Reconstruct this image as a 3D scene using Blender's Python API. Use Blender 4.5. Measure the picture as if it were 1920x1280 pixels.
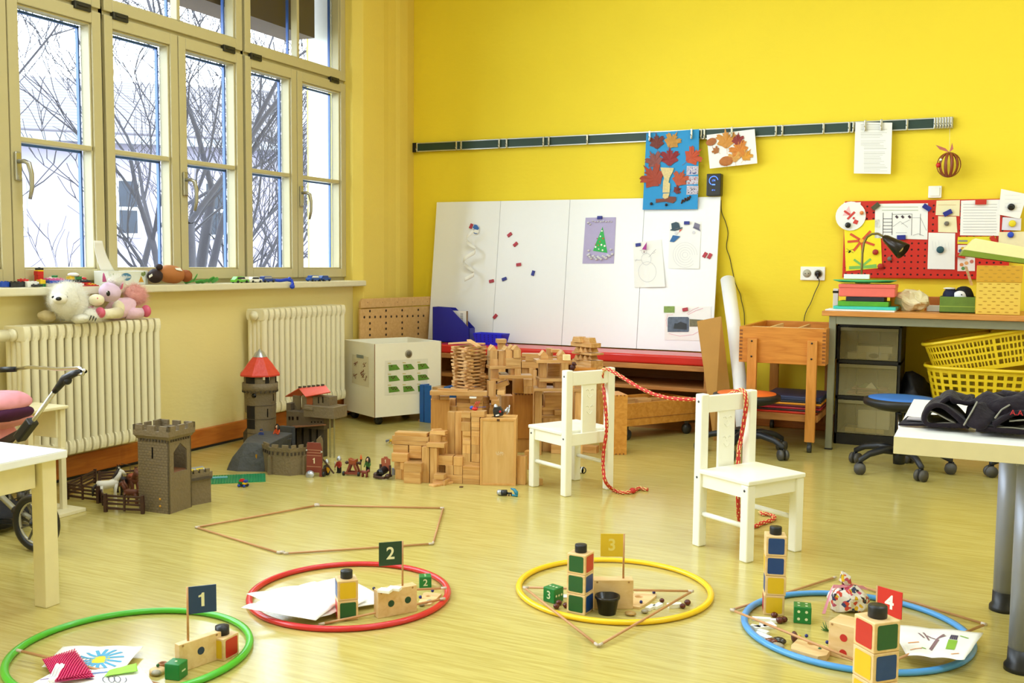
import bpy,bmesh,math,random
from mathutils import Vector,Matrix,Euler
PI=math.pi
from math import radians as rad,cos,sin,atan2
random.seed(7)
for _o in list(bpy.data.objects):
 bpy.data.objects.remove(_o)
scene=bpy.context.scene
COL=scene.collection
#camera
FPX=1864.0
_pi,_ya,_ro=rad(4.486),rad(24.89),rad(0.54)
CAM=Vector((0,0,.97))
_F=Vector((-sin(_ya)*cos(_pi),cos(_ya)*cos(_pi),-sin(_pi)))
_rt=Vector((cos(_ya),sin(_ya),0));_up=_rt.cross(_F)
_R=cos(_ro)*_rt+sin(_ro)*_up
_U=-sin(_ro)*_rt+cos(_ro)*_up
cam=bpy.data.cameras.new('camera');camo=bpy.data.objects.new('camera',cam);COL.objects.link(camo)
cam.sensor_width=36;cam.lens=FPX/1920*36;cam.clip_start=.05;cam.clip_end=300
camo.matrix_world=Matrix(((_R.x,_U.x,-_F.x,CAM.x),(_R.y,_U.y,-_F.y,CAM.y),(_R.z,_U.z,-_F.z,CAM.z),(0,0,0,1)))
scene.camera=camo
def _ray(x,y):return _R*((x-960)/FPX)+_U*((640-y)/FPX)+_F
def PZ(x,y,z=0.0):
 v=_ray(x,y);return CAM+v*((z-CAM.z)/v.z)
def PY(x,y,Y):
 v=_ray(x,y);return CAM+v*(Y/v.y)
def PX(x,y,X):
 v=_ray(x,y);return CAM+v*(X/v.x)
 #render look
scene.view_settings.view_transform='Standard';scene.view_settings.look='None'
scene.view_settings.exposure=0.45;scene.view_settings.gamma=1.0
scene.view_settings.use_curve_mapping=False
cy=scene.cycles
cy.use_denoising=True;cy.max_bounces=8;cy.diffuse_bounces=5;cy.glossy_bounces=3
cy.transmission_bounces=6;cy.transparent_max_bounces=12
cy.caustics_reflective=False;cy.caustics_refractive=False;cy.sample_clamp_indirect=4
#sky and lamps
w=bpy.data.worlds.new('overcast_sky');scene.world=w;w.use_nodes=True
bg=w.node_tree.nodes['Background']
bg.inputs[0].default_value=(.77,.885,1.0,1);bg.inputs[1].default_value=7.0
def area(name,loc,rot,sx,sy,power,col,portal=False):
 l=bpy.data.lights.new(name,'AREA');l.shape='RECTANGLE';l.size=sx;l.size_y=sy
 l.energy=power;l.color=col
 o=bpy.data.objects.new(name,l);COL.objects.link(o);o.location=loc;o.rotation_euler=rot
 if portal:l.cycles.is_portal=True
 return o
area('daylight_opening',(-3.80,3.6,2.0),(0,rad(-90),0),2.6,3.9,1,(1,1,1),portal=True)
area('daylight_opening',(-3.80,0.0,2.0),(0,rad(-90),0),2.6,2.6,1,(1,1,1),portal=True)
LAMPS=[(-1.7,3.6),(.9,3.6),(-1.7,1.0),(.9,1.0)]
for lx,ly in LAMPS:
 area('ceiling_light_glow',(lx,ly,3.33),(0,0,0),1.3,.32,25,(.74,.87,1.0))
 #helpers
def tag(o,label=None,cat=None,group=None,kind=None):
 if label:o['label']=label
 if cat:o['category']=cat
 if group:o['group']=group
 if kind:o['kind']=kind
 return o
def empty(name,loc=(0,0,0),rz=0,label=None,cat=None,group=None,kind=None,rot=None):
 o=bpy.data.objects.new(name,None);COL.objects.link(o);o.location=loc
 o.rotation_euler=rot if rot else(0,0,rz);o.empty_display_size=.05
 return tag(o,label,cat,group,kind)
class MB:
 """collects shapes, build() links them as one mesh object"""
 def __init__(s):s.v=[];s.f=[];s.m=[];s.sm=[];s.mi=0;s.T=None
 def _a(s,vs,fs,smooth=False):
  n=len(s.v)
  if s.T is not None:vs=[tuple(s.T@Vector(v))for v in vs]
  s.v+=[tuple(v)for v in vs];s.f+=[tuple(i+n for i in f)for f in fs]
  s.m+=[s.mi]*len(fs);s.sm+=[smooth]*len(fs);return s
 def box(s,x0,x1,y0,y1,z0,z1):
  v=[(x0,y0,z0),(x1,y0,z0),(x1,y1,z0),(x0,y1,z0),(x0,y0,z1),(x1,y0,z1),(x1,y1,z1),(x0,y1,z1)]
  return s._a(v,[(0,3,2,1),(4,5,6,7),(0,1,5,4),(1,2,6,5),(2,3,7,6),(3,0,4,7)])
 def bar(s,p,q,w,d,up=(0,0,1)):
  p,q=Vector(p),Vector(q);a=(q-p).normalized();u=Vector(up)
  if abs(a.dot(u))>.98:u=Vector((1,0,0))
  r=a.cross(u).normalized()*w/2;t=r.cross(a).normalized()*d/2
  v=[p-r-t,p+r-t,p+r+t,p-r+t,q-r-t,q+r-t,q+r+t,q-r+t]
  return s._a(v,[(0,3,2,1),(4,5,6,7),(0,1,5,4),(1,2,6,5),(2,3,7,6),(3,0,4,7)])
 def tube(s,pts,r,n=8,closed=False,caps=True):
  P=[Vector(p)for p in pts];k=len(P);rs=r if isinstance(r,(list,tuple))else[r]*k
  vs=[];prev=None
  for i in range(k):
   if closed:d=(P[(i+1)%k]-P[i-1])
   else:d=P[min(i+1,k-1)]-P[max(i-1,0)]
   d=d.normalized()if d.length>1e-9 else Vector((0,0,1))
   if prev is None:
    u=Vector((0,0,1))if abs(d.z)<.9 else Vector((1,0,0))
    a=d.cross(u).normalized()
   else:
    a=prev-d*prev.dot(d);a=a.normalized()if a.length>1e-6 else d.orthogonal().normalized()
   prev=a;b=d.cross(a)
   for j in range(n):
    t=2*PI*j/n;vs.append(P[i]+(a*cos(t)+b*sin(t))*rs[i])
  fs=[]
  for i in range(k if closed else k-1):
   i2=(i+1)%k
   for j in range(n):
    j2=(j+1)%n;fs.append((i*n+j,i*n+j2,i2*n+j2,i2*n+j))
  if not closed and caps:
   fs.append(tuple(range(n))[::-1]);fs.append(tuple((k-1)*n+j for j in range(n)))
  return s._a(vs,fs,True)
 def lathe(s,prof,c=(0,0,0),n=24,sx=1,sy=1,a0=0,a1=2*PI,smooth=True):
  full=abs(a1-a0-2*PI)<1e-6;m=n if full else n+1
  vs=[(c[0]+r*cos(a0+(a1-a0)*j/n)*sx,c[1]+r*sin(a0+(a1-a0)*j/n)*sy,c[2]+z)for r,z in prof for j in range(m)]
  fs=[]
  for i in range(len(prof)-1):
   for j in range(n):
    j2=(j+1)%m;fs.append((i*m+j,i*m+j2,(i+1)*m+j2,(i+1)*m+j))
  return s._a(vs,fs,smooth)
 def cyl(s,c,r,h,n=20,r2=None):
  r2=r if r2 is None else r2
  return s.tube([c,(c[0],c[1],c[2]+h)],[r,r2],n)
 def ball(s,c,rx,ry=None,rz=None,n=12,R=None):
  ry=rx if ry is None else ry;rz=rx if rz is None else rz
  vs=[];m=max(6,n//2+2)
  for i in range(m+1):
   t=PI*i/m
   for j in range(n):
    p=2*PI*j/n;q=Vector((rx*sin(t)*cos(p),ry*sin(t)*sin(p),rz*cos(t)))
    if R:q=R@q
    vs.append(Vector(c)+q)
  fs=[]
  for i in range(m):
   for j in range(n):
    j2=(j+1)%n
    fs.append((i*n+j,(i+1)*n+j,(i+1)*n+j2,i*n+j2))
  return s._a(vs,fs,True)
 def prism(s,poly,A,B,N,O=(0,0,0)):
  """poly of (a,b) in plane vectors A,B at origin O, extruded along N"""
  A,B,N,O=Vector(A),Vector(B),Vector(N),Vector(O);k=len(poly)
  lo=[O+A*a+B*b for a,b in poly];hi=[p+N for p in lo]
  fs=[tuple(range(k))[::-1],tuple(range(k,2*k))]+[(i,(i+1)%k,k+(i+1)%k,k+i)for i in range(k)]
  return s._a(lo+hi,fs)
 def quad(s,a,b,c,d):return s._a([a,b,c,d],[(0,1,2,3)])
 def grid(s,fn,nu,nv,smooth=True):
  vs=[fn(i/nu,j/nv)for j in range(nv+1)for i in range(nu+1)]
  fs=[(j*(nu+1)+i,j*(nu+1)+i+1,(j+1)*(nu+1)+i+1,(j+1)*(nu+1)+i)for j in range(nv)for i in range(nu)]
  return s._a(vs,fs,smooth)
 def line(s,pts,wd,fn,n=1):
  """ribbon along 2-D points, mapped to 3-D by fn(u,v)"""
  for(a,b)in zip(pts[:-1],pts[1:]):
   a,b=Vector(a),Vector(b);d=b-a
   if d.length<1e-9:continue
   d.normalize();p=Vector((-d.y,d.x))*wd/2;e=d*wd*.3
   s._a([fn(*(a-p-e)),fn(*(b-p+e)),fn(*(b+p+e)),fn(*(a+p-e))],[(0,1,2,3)])
  return s
 def dot(s,c,r,fn,n=14,ry=None,a=0):
  ry=ry or r;ca,sa=cos(a),sin(a)
  L=[]
  for i in range(n):
   t=2*PI*i/n;x,y=r*cos(t),ry*sin(t);L.append(fn(c[0]+x*ca-y*sa,c[1]+x*sa+y*ca))
  return s._a(L,[tuple(range(n))])
 def poly(s,pts,fn):return s._a([fn(*p)for p in pts],[tuple(range(len(pts)))])
 def build(s,name,mat,parent=None,bevel=0,loc=None,rz=0,rot=None,sub=0,solid=0,seg=2,**kw):
  me=bpy.data.meshes.new(name);me.from_pydata(s.v,[],s.f)
  mats=mat if isinstance(mat,(list,tuple))else[mat]
  for m in mats:me.materials.append(m)
  me.polygons.foreach_set('material_index',s.m);me.polygons.foreach_set('use_smooth',s.sm)
  bm=bmesh.new();bm.from_mesh(me)
  if all(len(f)>2 for f in s.f)and kw.pop('recalc',True):bmesh.ops.recalc_face_normals(bm,faces=bm.faces)
  bm.to_mesh(me);bm.free();me.update()
  o=bpy.data.objects.new(name,me);COL.objects.link(o)
  if parent:o.parent=parent
  if loc:o.location=loc
  o.rotation_euler=rot if rot else(0,0,rz)
  if solid:
   m=o.modifiers.new('thickness','SOLIDIFY');m.thickness=solid;m.offset=0
  if bevel:
   m=o.modifiers.new('bevel','BEVEL');m.width=bevel;m.segments=seg;m.limit_method='ANGLE';m.angle_limit=rad(40)
  if sub:
   m=o.modifiers.new('sub','SUBSURF');m.levels=sub;m.render_levels=sub
  if any(k in kw for k in('label','cat','group','kind')):
   tag(o,kw.get('label'),kw.get('cat'),kw.get('group'),kw.get('kind'))
  return o
def children(o):return[c for c in bpy.data.objects if c.parent==o]
def copy_tree(o,loc=None,rz=None,label=None,group=None,parent=None,rot=None):
 kids=KIDS.get(o.name)or children(o);KIDS[o.name]=kids
 c=o.copy();COL.objects.link(c);c.parent=parent
 for ch in kids:copy_tree(ch,parent=c)
 if loc is not None:c.location=loc
 if rz is not None:c.rotation_euler=(0,0,rz)
 if rot is not None:c.rotation_euler=rot
 if label:c['label']=label
 if group:c['group']=group
 return c
KIDS={}
#materials
MC={}
def lin(c):
 if isinstance(c,str):
  c=[int(c[i:i+2],16)/255 for i in(0,2,4)]
  return tuple((x/12.92 if x<=.04045 else((x+.055)/1.055)**2.4)for x in c)
 return c
def pm(name,col='',rough=.5,metal=0,var=.06,scale=30,bump=0,spec=.5,alpha=1,trans=0,coat=0,sheen=0,emit=None):
 """plain surface with slight procedural mottling"""
 if name in MC:return MC[name]
 col=lin(col)
 m=bpy.data.materials.new(name);m.use_nodes=True;nt=m.node_tree;b=nt.nodes['Principled BSDF']
 tc=nt.nodes.new('ShaderNodeTexCoord');n=nt.nodes.new('ShaderNodeTexNoise');n.inputs['Scale'].default_value=scale
 n.inputs['Detail'].default_value=3
 nt.links.new(tc.outputs['Object'],n.inputs['Vector'])
 mx=nt.nodes.new('ShaderNodeMixRGB');mx.blend_type='MIX'
 mx.inputs[1].default_value=(*[max(0,c*(1-var))for c in col],1);mx.inputs[2].default_value=(*[min(1,c*(1+var))for c in col],1)
 nt.links.new(n.outputs['Fac'],mx.inputs[0]);nt.links.new(mx.outputs[0],b.inputs['Base Color'])
 b.inputs['Roughness'].default_value=rough;b.inputs['Metallic'].default_value=metal
 b.inputs['Specular IOR Level'].default_value=spec
 if coat:b.inputs['Coat Weight'].default_value=coat
 if sheen:b.inputs['Sheen Weight'].default_value=sheen
 if trans:b.inputs['Transmission Weight'].default_value=trans
 if alpha<1:b.inputs['Alpha'].default_value=alpha
 if emit:
  b.inputs['Emission Color'].default_value=(*lin(emit[0]),1);b.inputs['Emission Strength'].default_value=emit[1]
 if bump:
  bp=nt.nodes.new('ShaderNodeBump');bp.inputs['Strength'].default_value=bump;bp.inputs['Distance'].default_value=.01
  nt.links.new(n.outputs['Fac'],bp.inputs['Height']);nt.links.new(bp.outputs[0],b.inputs['Normal'])
 MC[name]=m;return m
def wood(name,c1='',c2='',rough=.45,scale=6,axis=2,rnd=.12,stretch=9,coat=0):
 """grain runs along the axis; each object gets its own slight tone"""
 if name in MC:return MC[name]
 c1,c2=lin(c1),lin(c2)
 m=bpy.data.materials.new(name);m.use_nodes=True;nt=m.node_tree;b=nt.nodes['Principled BSDF']
 tc=nt.nodes.new('ShaderNodeTexCoord');mp=nt.nodes.new('ShaderNodeMapping')
 sc=[stretch]*3;sc[axis]=1;mp.inputs['Scale'].default_value=sc
 oi=nt.nodes.new('ShaderNodeObjectInfo')
 va=nt.nodes.new('ShaderNodeVectorMath');va.operation='ADD';cx=nt.nodes.new('ShaderNodeCombineXYZ')
 mu=nt.nodes.new('ShaderNodeMath');mu.operation='MULTIPLY';mu.inputs[1].default_value=17
 nt.links.new(oi.outputs['Random'],mu.inputs[0])
 for i in range(3):nt.links.new(mu.outputs[0],cx.inputs[i])
 nt.links.new(tc.outputs['Object'],mp.inputs[0]);nt.links.new(mp.outputs[0],va.inputs[0]);nt.links.new(cx.outputs[0],va.inputs[1])
 n=nt.nodes.new('ShaderNodeTexNoise');n.inputs['Scale'].default_value=scale;n.inputs['Detail'].default_value=4;n.inputs['Distortion'].default_value=.6
 nt.links.new(va.outputs[0],n.inputs['Vector'])
 cr=nt.nodes.new('ShaderNodeValToRGB');cr.color_ramp.elements[0].position=.3;cr.color_ramp.elements[1].position=.7
 cr.color_ramp.elements[0].color=(*c1,1);cr.color_ramp.elements[1].color=(*c2,1)
 nt.links.new(n.outputs['Fac'],cr.inputs[0])
 hs=nt.nodes.new('ShaderNodeHueSaturation');mr=nt.nodes.new('ShaderNodeMapRange')
 mr.inputs['To Min'].default_value=1-rnd;mr.inputs['To Max'].default_value=1+rnd
 nt.links.new(oi.outputs['Random'],mr.inputs[0]);nt.links.new(mr.outputs[0],hs.inputs['Value'])
 nt.links.new(cr.outputs[0],hs.inputs['Color']);nt.links.new(hs.outputs[0],b.inputs['Base Color'])
 b.inputs['Roughness'].default_value=rough;b.inputs['Coat Weight'].default_value=coat;b.inputs['Coat Roughness'].default_value=.2
 MC[name]=m;return m
def text_mesh(name,body,size,mat,parent=None,loc=(0,0,0),rot=(0,0,0),depth=.0004,align='CENTER',bold=0,sx=1):
 if body=='1':
  k=size*.7;m=MB();m.prism([(-.08*k,-.5*k),(.13*k,-.5*k),(.13*k,.5*k),(-.02*k,.5*k),(-.10*k,.36*k),(-.27*k,.30*k),(-.27*k,.17*k),(-.08*k,.21*k)],(1,0,0),(0,1,0),(0,0,depth*2),(0,0,-depth))
  return m.build(name,mat,parent,loc=loc,rot=rot)
 cu=bpy.data.curves.new('lettering','FONT');cu.body=body;cu.size=size;cu.align_x=align;cu.align_y='CENTER'
 cu.extrude=depth;cu.offset=bold
 t=bpy.data.objects.new('lettering',cu);COL.objects.link(t)
 dg=bpy.context.evaluated_depsgraph_get();me=bpy.data.meshes.new_from_object(t.evaluated_get(dg))
 bpy.data.objects.remove(t);me.name=name;me.materials.clear();me.materials.append(mat)
 if sx!=1:
  for v in me.vertices:v.co.x*=sx
 o=bpy.data.objects.new(name,me);COL.objects.link(o)
 if parent:o.parent=parent
 o.location=loc;o.rotation_euler=rot
 return o
WHITE=pm('white_paint','F7F6EE',.35,var=.02)
PAPER=pm('white_paper','F4F2EE',.7,var=.02)
BLACKP=pm('black_plastic','161619',.4,var=.1)
STEEL=pm('brushed_steel','B9B7AE',.3,metal=1,var=.1)
BEECH=wood('beech_wood','BE8748','DCAE72',.3,rnd=.16,coat=.4)
BEECHX=wood('beech_wood_flat','BE8748','DCAE72',.3,axis=0,rnd=.16,coat=.4)
PINE=wood('orange_pine','B96D1E','D68D36',.4,axis=0,rnd=.05)
#room shell
XW,YB,YF,XR,ZC=-3.60,6.09,-2.6,2.6,3.35
def wallmat(name,c1,c2,sc=3,rough=.75):
 if name in MC:return MC[name]
 m=pm(name,c1,rough,var=.03,scale=sc,bump=0)
 nt=m.node_tree;b=nt.nodes['Principled BSDF']
 n2=nt.nodes.new('ShaderNodeTexNoise');n2.inputs['Scale'].default_value=160
 bp=nt.nodes.new('ShaderNodeBump');bp.inputs['Strength'].default_value=.25;bp.inputs['Distance'].default_value=.004
 nt.links.new(n2.outputs['Fac'],bp.inputs['Height']);nt.links.new(bp.outputs[0],b.inputs['Normal'])
 return m
WYEL=wallmat('saturated_yellow_wall','F4D92F',None)
WPALE=wallmat('pale_yellow_wall','EEDC98',None)
WPIER=wallmat('pier_yellow_wall','ECD264',None)
#floor: streaky glossy linoleum
def floor_mat():
 m=bpy.data.materials.new('streaked_linoleum');m.use_nodes=True;nt=m.node_tree;b=nt.nodes['Principled BSDF']
 tc=nt.nodes.new('ShaderNodeTexCoord');mp=nt.nodes.new('ShaderNodeMapping');mp.inputs['Scale'].default_value=(3.2,62,1)
 mp.inputs['Rotation'].default_value=(0,0,rad(-17))
 n=nt.nodes.new('ShaderNodeTexNoise');n.inputs['Scale'].default_value=1.6;n.inputs['Detail'].default_value=6;n.inputs['Roughness'].default_value=.62
 n.inputs['Distortion'].default_value=.5
 nt.links.new(tc.outputs['Object'],mp.inputs[0]);nt.links.new(mp.outputs[0],n.inputs['Vector'])
 cr=nt.nodes.new('ShaderNodeValToRGB');e=cr.color_ramp.elements
 e[0].position=.33;e[0].color=(*lin('B2A053'),1);e[1].position=.62;e[1].color=(*lin('CABA70'),1)
 nt.links.new(n.outputs['Fac'],cr.inputs[0]);nt.links.new(cr.outputs[0],b.inputs['Base Color'])
 n2=nt.nodes.new('ShaderNodeTexNoise');n2.inputs['Scale'].default_value=4
 nt.links.new(tc.outputs['Object'],n2.inputs['Vector'])
 mr=nt.nodes.new('ShaderNodeMapRange');mr.inputs['To Min'].default_value=.13;mr.inputs['To Max'].default_value=.22
 nt.links.new(n2.outputs['Fac'],mr.inputs[0]);nt.links.new(mr.outputs[0],b.inputs['Roughness'])
 bp=nt.nodes.new('ShaderNodeBump');bp.inputs['Strength'].default_value=.02;bp.inputs['Distance'].default_value=.004
 nt.links.new(n.outputs['Fac'],bp.inputs['Height']);nt.links.new(bp.outputs[0],b.inputs['Normal'])
 b.inputs['Specular IOR Level'].default_value=.8
 return m
MB().box(-3.9,XR+.2,YF-.2,YB+.2,-.1,0).build('floor',floor_mat(),kind='structure')
MB().box(-3.9,XR+.2,YF-.2,YB+.2,ZC,ZC+.12).build('ceiling',pm('ceiling_white','F4F0E0',.8),kind='structure')
MB().box(-3.75,XR+.2,YB,YB+.15,0,ZC).build('wall_back',WYEL,kind='structure')
MB().box(XR,XR+.15,YF,YB,0,ZC).build('wall_right',pm('far_wall_cream','EFE9D2',.8),kind='structure')
MB().box(-3.9,XR+.15,YF-.15,YF,0,ZC).build('wall_front',pm('far_wall_cream','EFE9D2',.8),kind='structure')
ZS=.853
XG=-3.66
#left wall below the windows, between them and behind the camera
wl=MB()
wl.box(-3.95,XW,YF,5.34,0,ZS-.035)
wl.box(-3.95,XW,1.30,1.55,ZS-.035,ZC).box(-3.95,XW,YF,-1.25,ZS-.035,ZC)
wl.box(-3.95,XW,YF,5.5,3.15,ZC)
wl.build('wall_left',WPALE,kind='structure')
#bent pier in the corner, from the window reveal to the back wall
prof=[(-3.60,5.335),(-3.55,5.385),(-3.55,PX(720,300,-3.55).y),(-3.562,PX(728,300,-3.562).y),(-3.567,PX(742,300,-3.567).y),(-3.56,PX(750,300,-3.56).y),(-3.563,PX(764,300,-3.563).y),(-3.60,6.10),(-3.95,6.10),(-3.95,5.335)]
MB().prism(prof,(1,0,0),(0,1,0),(0,0,ZC),(0,0,0)).build('wall_corner',WPIER,kind='structure',bevel=.006)
#window sills
MB().box(-3.70,-3.52,YF+.2,5.372,ZS-.035,ZS).build('trim_1',pm('sill_cream','E6DDBE',.4),kind='structure',bevel=.006)
ORB=wood('orange_skirting','B5601C','CE7A2C',.45,axis=1,rnd=.03)
MB().box(XW,XW+.02,YF,5.36,.012,.105).build('baseboard_left',ORB,kind='structure',bevel=.005)
MB().box(XW,XW+.016,YF,5.36,0,.012).build('trim_2',BLACKP,kind='structure')
MB().box(-3.57,XR,YB-.02,YB,.0,.10).build('baseboard_back',wood('orange_skirting_x','B5601C','CE7A2C',.45,axis=0,rnd=.03),kind='structure',bevel=.005)
for i,(lx,ly)in enumerate(LAMPS):
 MB().box(lx-.72,lx+.72,ly-.2,ly+.2,3.335,ZC).build('ceiling_light_housing',WHITE,kind='structure')
 #windows
FRAME=pm('window_cream','C6B98C',.35,var=.02)
SKYTINT=pm('sky_tint_blue','34599C',.35,var=.05)  # pane-edge strips: sky-tinted shade on the frame, painted as dark blue
GLASS=bpy.data.materials.new('clear_pane');GLASS.use_nodes=True
_nt=GLASS.node_tree;_nt.nodes.clear();_o=_nt.nodes.new('ShaderNodeOutputMaterial')
_t=_nt.nodes.new('ShaderNodeBsdfTransparent');_g=_nt.nodes.new('ShaderNodeBsdfGlossy');_g.inputs['Roughness'].default_value=.02
_l=_nt.nodes.new('ShaderNodeLayerWeight');_l.inputs['Blend'].default_value=.12
_n=_nt.nodes.new('ShaderNodeTexNoise');_n.inputs['Scale'].default_value=2
_m=_nt.nodes.new('ShaderNodeMixRGB');_m.inputs[1].default_value=(.96,.98,1,1);_m.inputs[2].default_value=(.98,1,1,1)
_nt.links.new(_n.outputs['Fac'],_m.inputs[0]);_nt.links.new(_m.outputs[0],_t.inputs[0])
_x=_nt.nodes.new('ShaderNodeMixShader');_nt.links.new(_l.outputs['Fresnel'],_x.inputs[0]);_nt.links.new(_t.outputs[0],_x.inputs[1]);_nt.links.new(_g.outputs[0],_x.inputs[2]);_nt.links.new(_x.outputs[0],_o.inputs[0])
ZT0,ZT1=2.085,2.10
ZTOP=3.10
def sash(par,name,y0,y1,z0,z1,bars_z=(),bars_y=(),st=.05,handle=None,rail=.06):
 """one sash: frame, seal, pane, bars. sits at XG"""
 x0,x1=XG-.065,XG+.012
 s=empty(name);s.parent=par
 f=MB();f.box(x0,x1,y0,y0+st,z0,z1).box(x0,x1,y1-st,y1,z0,z1)
 f.box(x0,x1,y0+st,y1-st,z0,z0+rail).box(x0,x1,y0+st,y1-st,z1-st-.005,z1)
 a,b,c,d=y0+st,y1-st,z0+rail,z1-st-.005
 f.box(x0+.008,x1-.012,a,a+.008,c,d).box(x0+.008,x1-.012,b-.008,b,c,d).box(x0+.008,x1-.012,a,b,c,c+.008).box(x0+.008,x1-.012,a,b,d-.008,d)
 fr=f.build('sash_frame',FRAME,s,bevel=.003)
 for z in bars_z:MB().box(x0+.02,x1-.012,a,b,z-.011,z+.011).build('glazing_bar',FRAME,s,bevel=.003)
 for y in bars_y:MB().box(x0+.02,x1-.012,y-.011,y+.011,c,d).build('glazing_bar',FRAME,s,bevel=.003)
 zs=[c]+list(bars_z)+[d];ys=[a]+list(bars_y)+[b]
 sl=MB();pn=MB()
 for i in range(len(zs)-1):
  for j in range(len(ys)-1):
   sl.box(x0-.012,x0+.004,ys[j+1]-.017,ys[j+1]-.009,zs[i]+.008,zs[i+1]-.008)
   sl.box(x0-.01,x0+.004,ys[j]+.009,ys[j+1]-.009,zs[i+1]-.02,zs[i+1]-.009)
 pn.box(x0+.012,x0+.016,a,b,c,d)
 sl.build('sky_tint_strip',SKYTINT,s);pn.build('pane',GLASS,s)
 if handle:
  hy,hz=handle
  h=MB().box(x1,x1+.012,hy-.016,hy+.016,hz-.06,hz+.06).build('handle_plate',STEEL,s,bevel=.005)
  MB().tube([(x1+.01,hy,hz+.02),(x1+.045,hy,hz+.02),(x1+.055,hy+.012,hz+.012),(x1+.058,hy+.022,hz-.03),(x1+.055,hy+.025,hz-.09),(x1+.045,hy+.022,hz-.135)],[.009,.009,.011,.010,.009,.007],10).build('handle',STEEL,s)
 return s
def win(n,y0,y1,ym,handles,ties):
 wnd=empty('window_%d'%n,kind='structure')
 f=MB();x0,x1=-3.76,XG-.004
 f.box(x0,x1,y0-.012,y0+.006,ZS-.02,ZTOP).box(x0,x1,y1-.006,y1+.012,ZS-.02,ZTOP)
 f.box(x0,x1,y0,y1,ZT0-.02,ZT1+.02).box(x0,x1,y0,y1,ZS-.02,ZS+.03).box(x0,x1,y0,y1,ZTOP-.02,ZTOP+.05)
 f.build('window_frame',pm('window_gap_cream','B5A87C',.5),wnd)
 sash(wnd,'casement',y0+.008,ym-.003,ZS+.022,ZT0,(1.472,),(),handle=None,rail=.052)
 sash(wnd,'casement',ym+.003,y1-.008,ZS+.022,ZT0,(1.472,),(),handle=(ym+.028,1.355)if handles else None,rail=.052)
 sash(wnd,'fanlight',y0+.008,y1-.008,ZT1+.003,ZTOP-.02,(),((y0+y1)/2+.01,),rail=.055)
 for ty in ties:
  MB().box(XG,XG+.022,ty-.045,ty+.045,ZT0-.012,ZT0+.022).box(XG+.02,XG+.027,ty-.03,ty+.03,ZT0+.002,ZT0+.01).build('hinge',pm('hinge_grey','3B3A36',.4,metal=.6),wnd,bevel=.003)
def yw(px,y=300):return PX(px,y,XG+.012).y
win(1,yw(-190),yw(197.5),yw(20.5),True,(yw(160),))
win(2,yw(198.5),yw(459),yw(337.5),True,(yw(230),yw(431)))
win(3,yw(460),yw(650),yw(558),True,(yw(481),yw(627)))
#thin filler post between the window and the wall, with the fanlight rod
rod=empty('window_opener',(XG+.02,yw(655)+.02,0),label='grey fanlight opener rod with crank grip at the window edge',cat='opener')
MB().tube([(0,0,.99),(0,0,2.6)],.004,8).build('rod',STEEL,rod)
MB().box(-.006,.012,-.012,.012,1.02,1.16).cyl((0.006,0.004,.955),.008,.14,10).build('grip',pm('grip_grey','8A8880',.4),rod,bevel=.003)
#outside shutter box above the last window
MB().box(-4.02,-3.80,3.9,5.22,2.36,2.95).build('shutter_box',pm('brown_shutter','4E3C30',.6),label='brown roller shutter box hanging outside the upper window',cat='shutter')
MB().box(-3.93,-3.78,5.33,5.60,.5,3.4).build('wall_outer',pm('outer_reveal','F2F0EC',.8),kind='structure')
#radiators
RADW=pm('radiator_enamel','F1E8C8',.3,var=.02)
def radiator(name,x0,x1,y0,y1,z0,z1,n,label,pipe):
 root=empty(name,((x0+x1)/2,(y0+y1)/2,z0),label=label,cat='radiator',group='column radiators under the windows')
 p=(y1-y0)/n;h=z1-z0;d=x1-x0;r=p*.40;rd=r*1.15
 m=MB();k=4
 for i in range(k):
  cx=-d/2+rd+(d-2*rd)*i/(k-1)
  prof=[(0.0,0),(r*.6,.004),(r*.95,.016),(r*.9,.05),(r*.9,h-.05),(r*.95,h-.016),(r*.6,h-.004),(0,h)]if i==k-1 else[(0,.03),(r*.8,.04),(r*.8,h-.04),(0,h-.03)]
  m.lathe(prof,(cx,0,0),12,sx=1.15)
 for za,zb in((.0,.062),(h-.062,h)):
  q=[]
  for t in range(16):
   a=2*PI*t/16;q.append(((d/2-rd*.9)*(1 if cos(a)>0 else-1)+rd*.9*cos(a)*.9,(za+zb)/2+(zb-za)/2*max(-1,min(1,1.2*sin(a)))))
  m.prism(q,(1,0,0),(0,0,1),(0,p*.74,0),(0,-p*.37,0))
 for z in(.036,h-.036):m.tube([(0,-p/2,z),(0,p/2,z)],.017,10)
 c0=m.build('radiator_column',RADW,root,bevel=.003);c0.location=(0,-(y1-y0)/2+p/2,0)
 for i in range(1,n):
  c=c0.copy();COL.objects.link(c);c.parent=root;c.location=(0,-(y1-y0)/2+p*(i+.5),0)
 e=MB();yv=-(y1-y0)/2
 e.tube([(0,yv+.004,h-.036),(0,yv-.012,h-.036),(0,yv-.013,h-.036),(0,yv-.02,h-.036)],[.026,.026,.018,.016],14)
 if pipe:
  e.tube([(0,yv-.02,h-.036),(0,yv-.03,h-.036),(0,yv-.03,h-.036),(0,yv-.16,h-.036)],[.014,.014,.024,.026],14)
 e.build('end_cap' if not pipe else 'thermostat_valve',RADW,root)
 for yy in(yv+.06,-yv-.06):MB().box(-d/2-.028,-d/2+.02,yy-.012,yy+.012,.05,.075).build('wall_bracket',RADW,root)
 return root
radiator('radiator',-3.56,-3.43,PX(44,606,-3.43).y,PX(304,597,-3.43).y,.145,.700,18,'long cream column radiator at the left with two soft toys lying on it',True)
radiator('radiator',-3.57,-3.44,PX(495,578,-3.44).y,PX(650,572,-3.44).y,.140,.712,16,'cream column radiator nearer the room corner, behind the toy castle',False)
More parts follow.
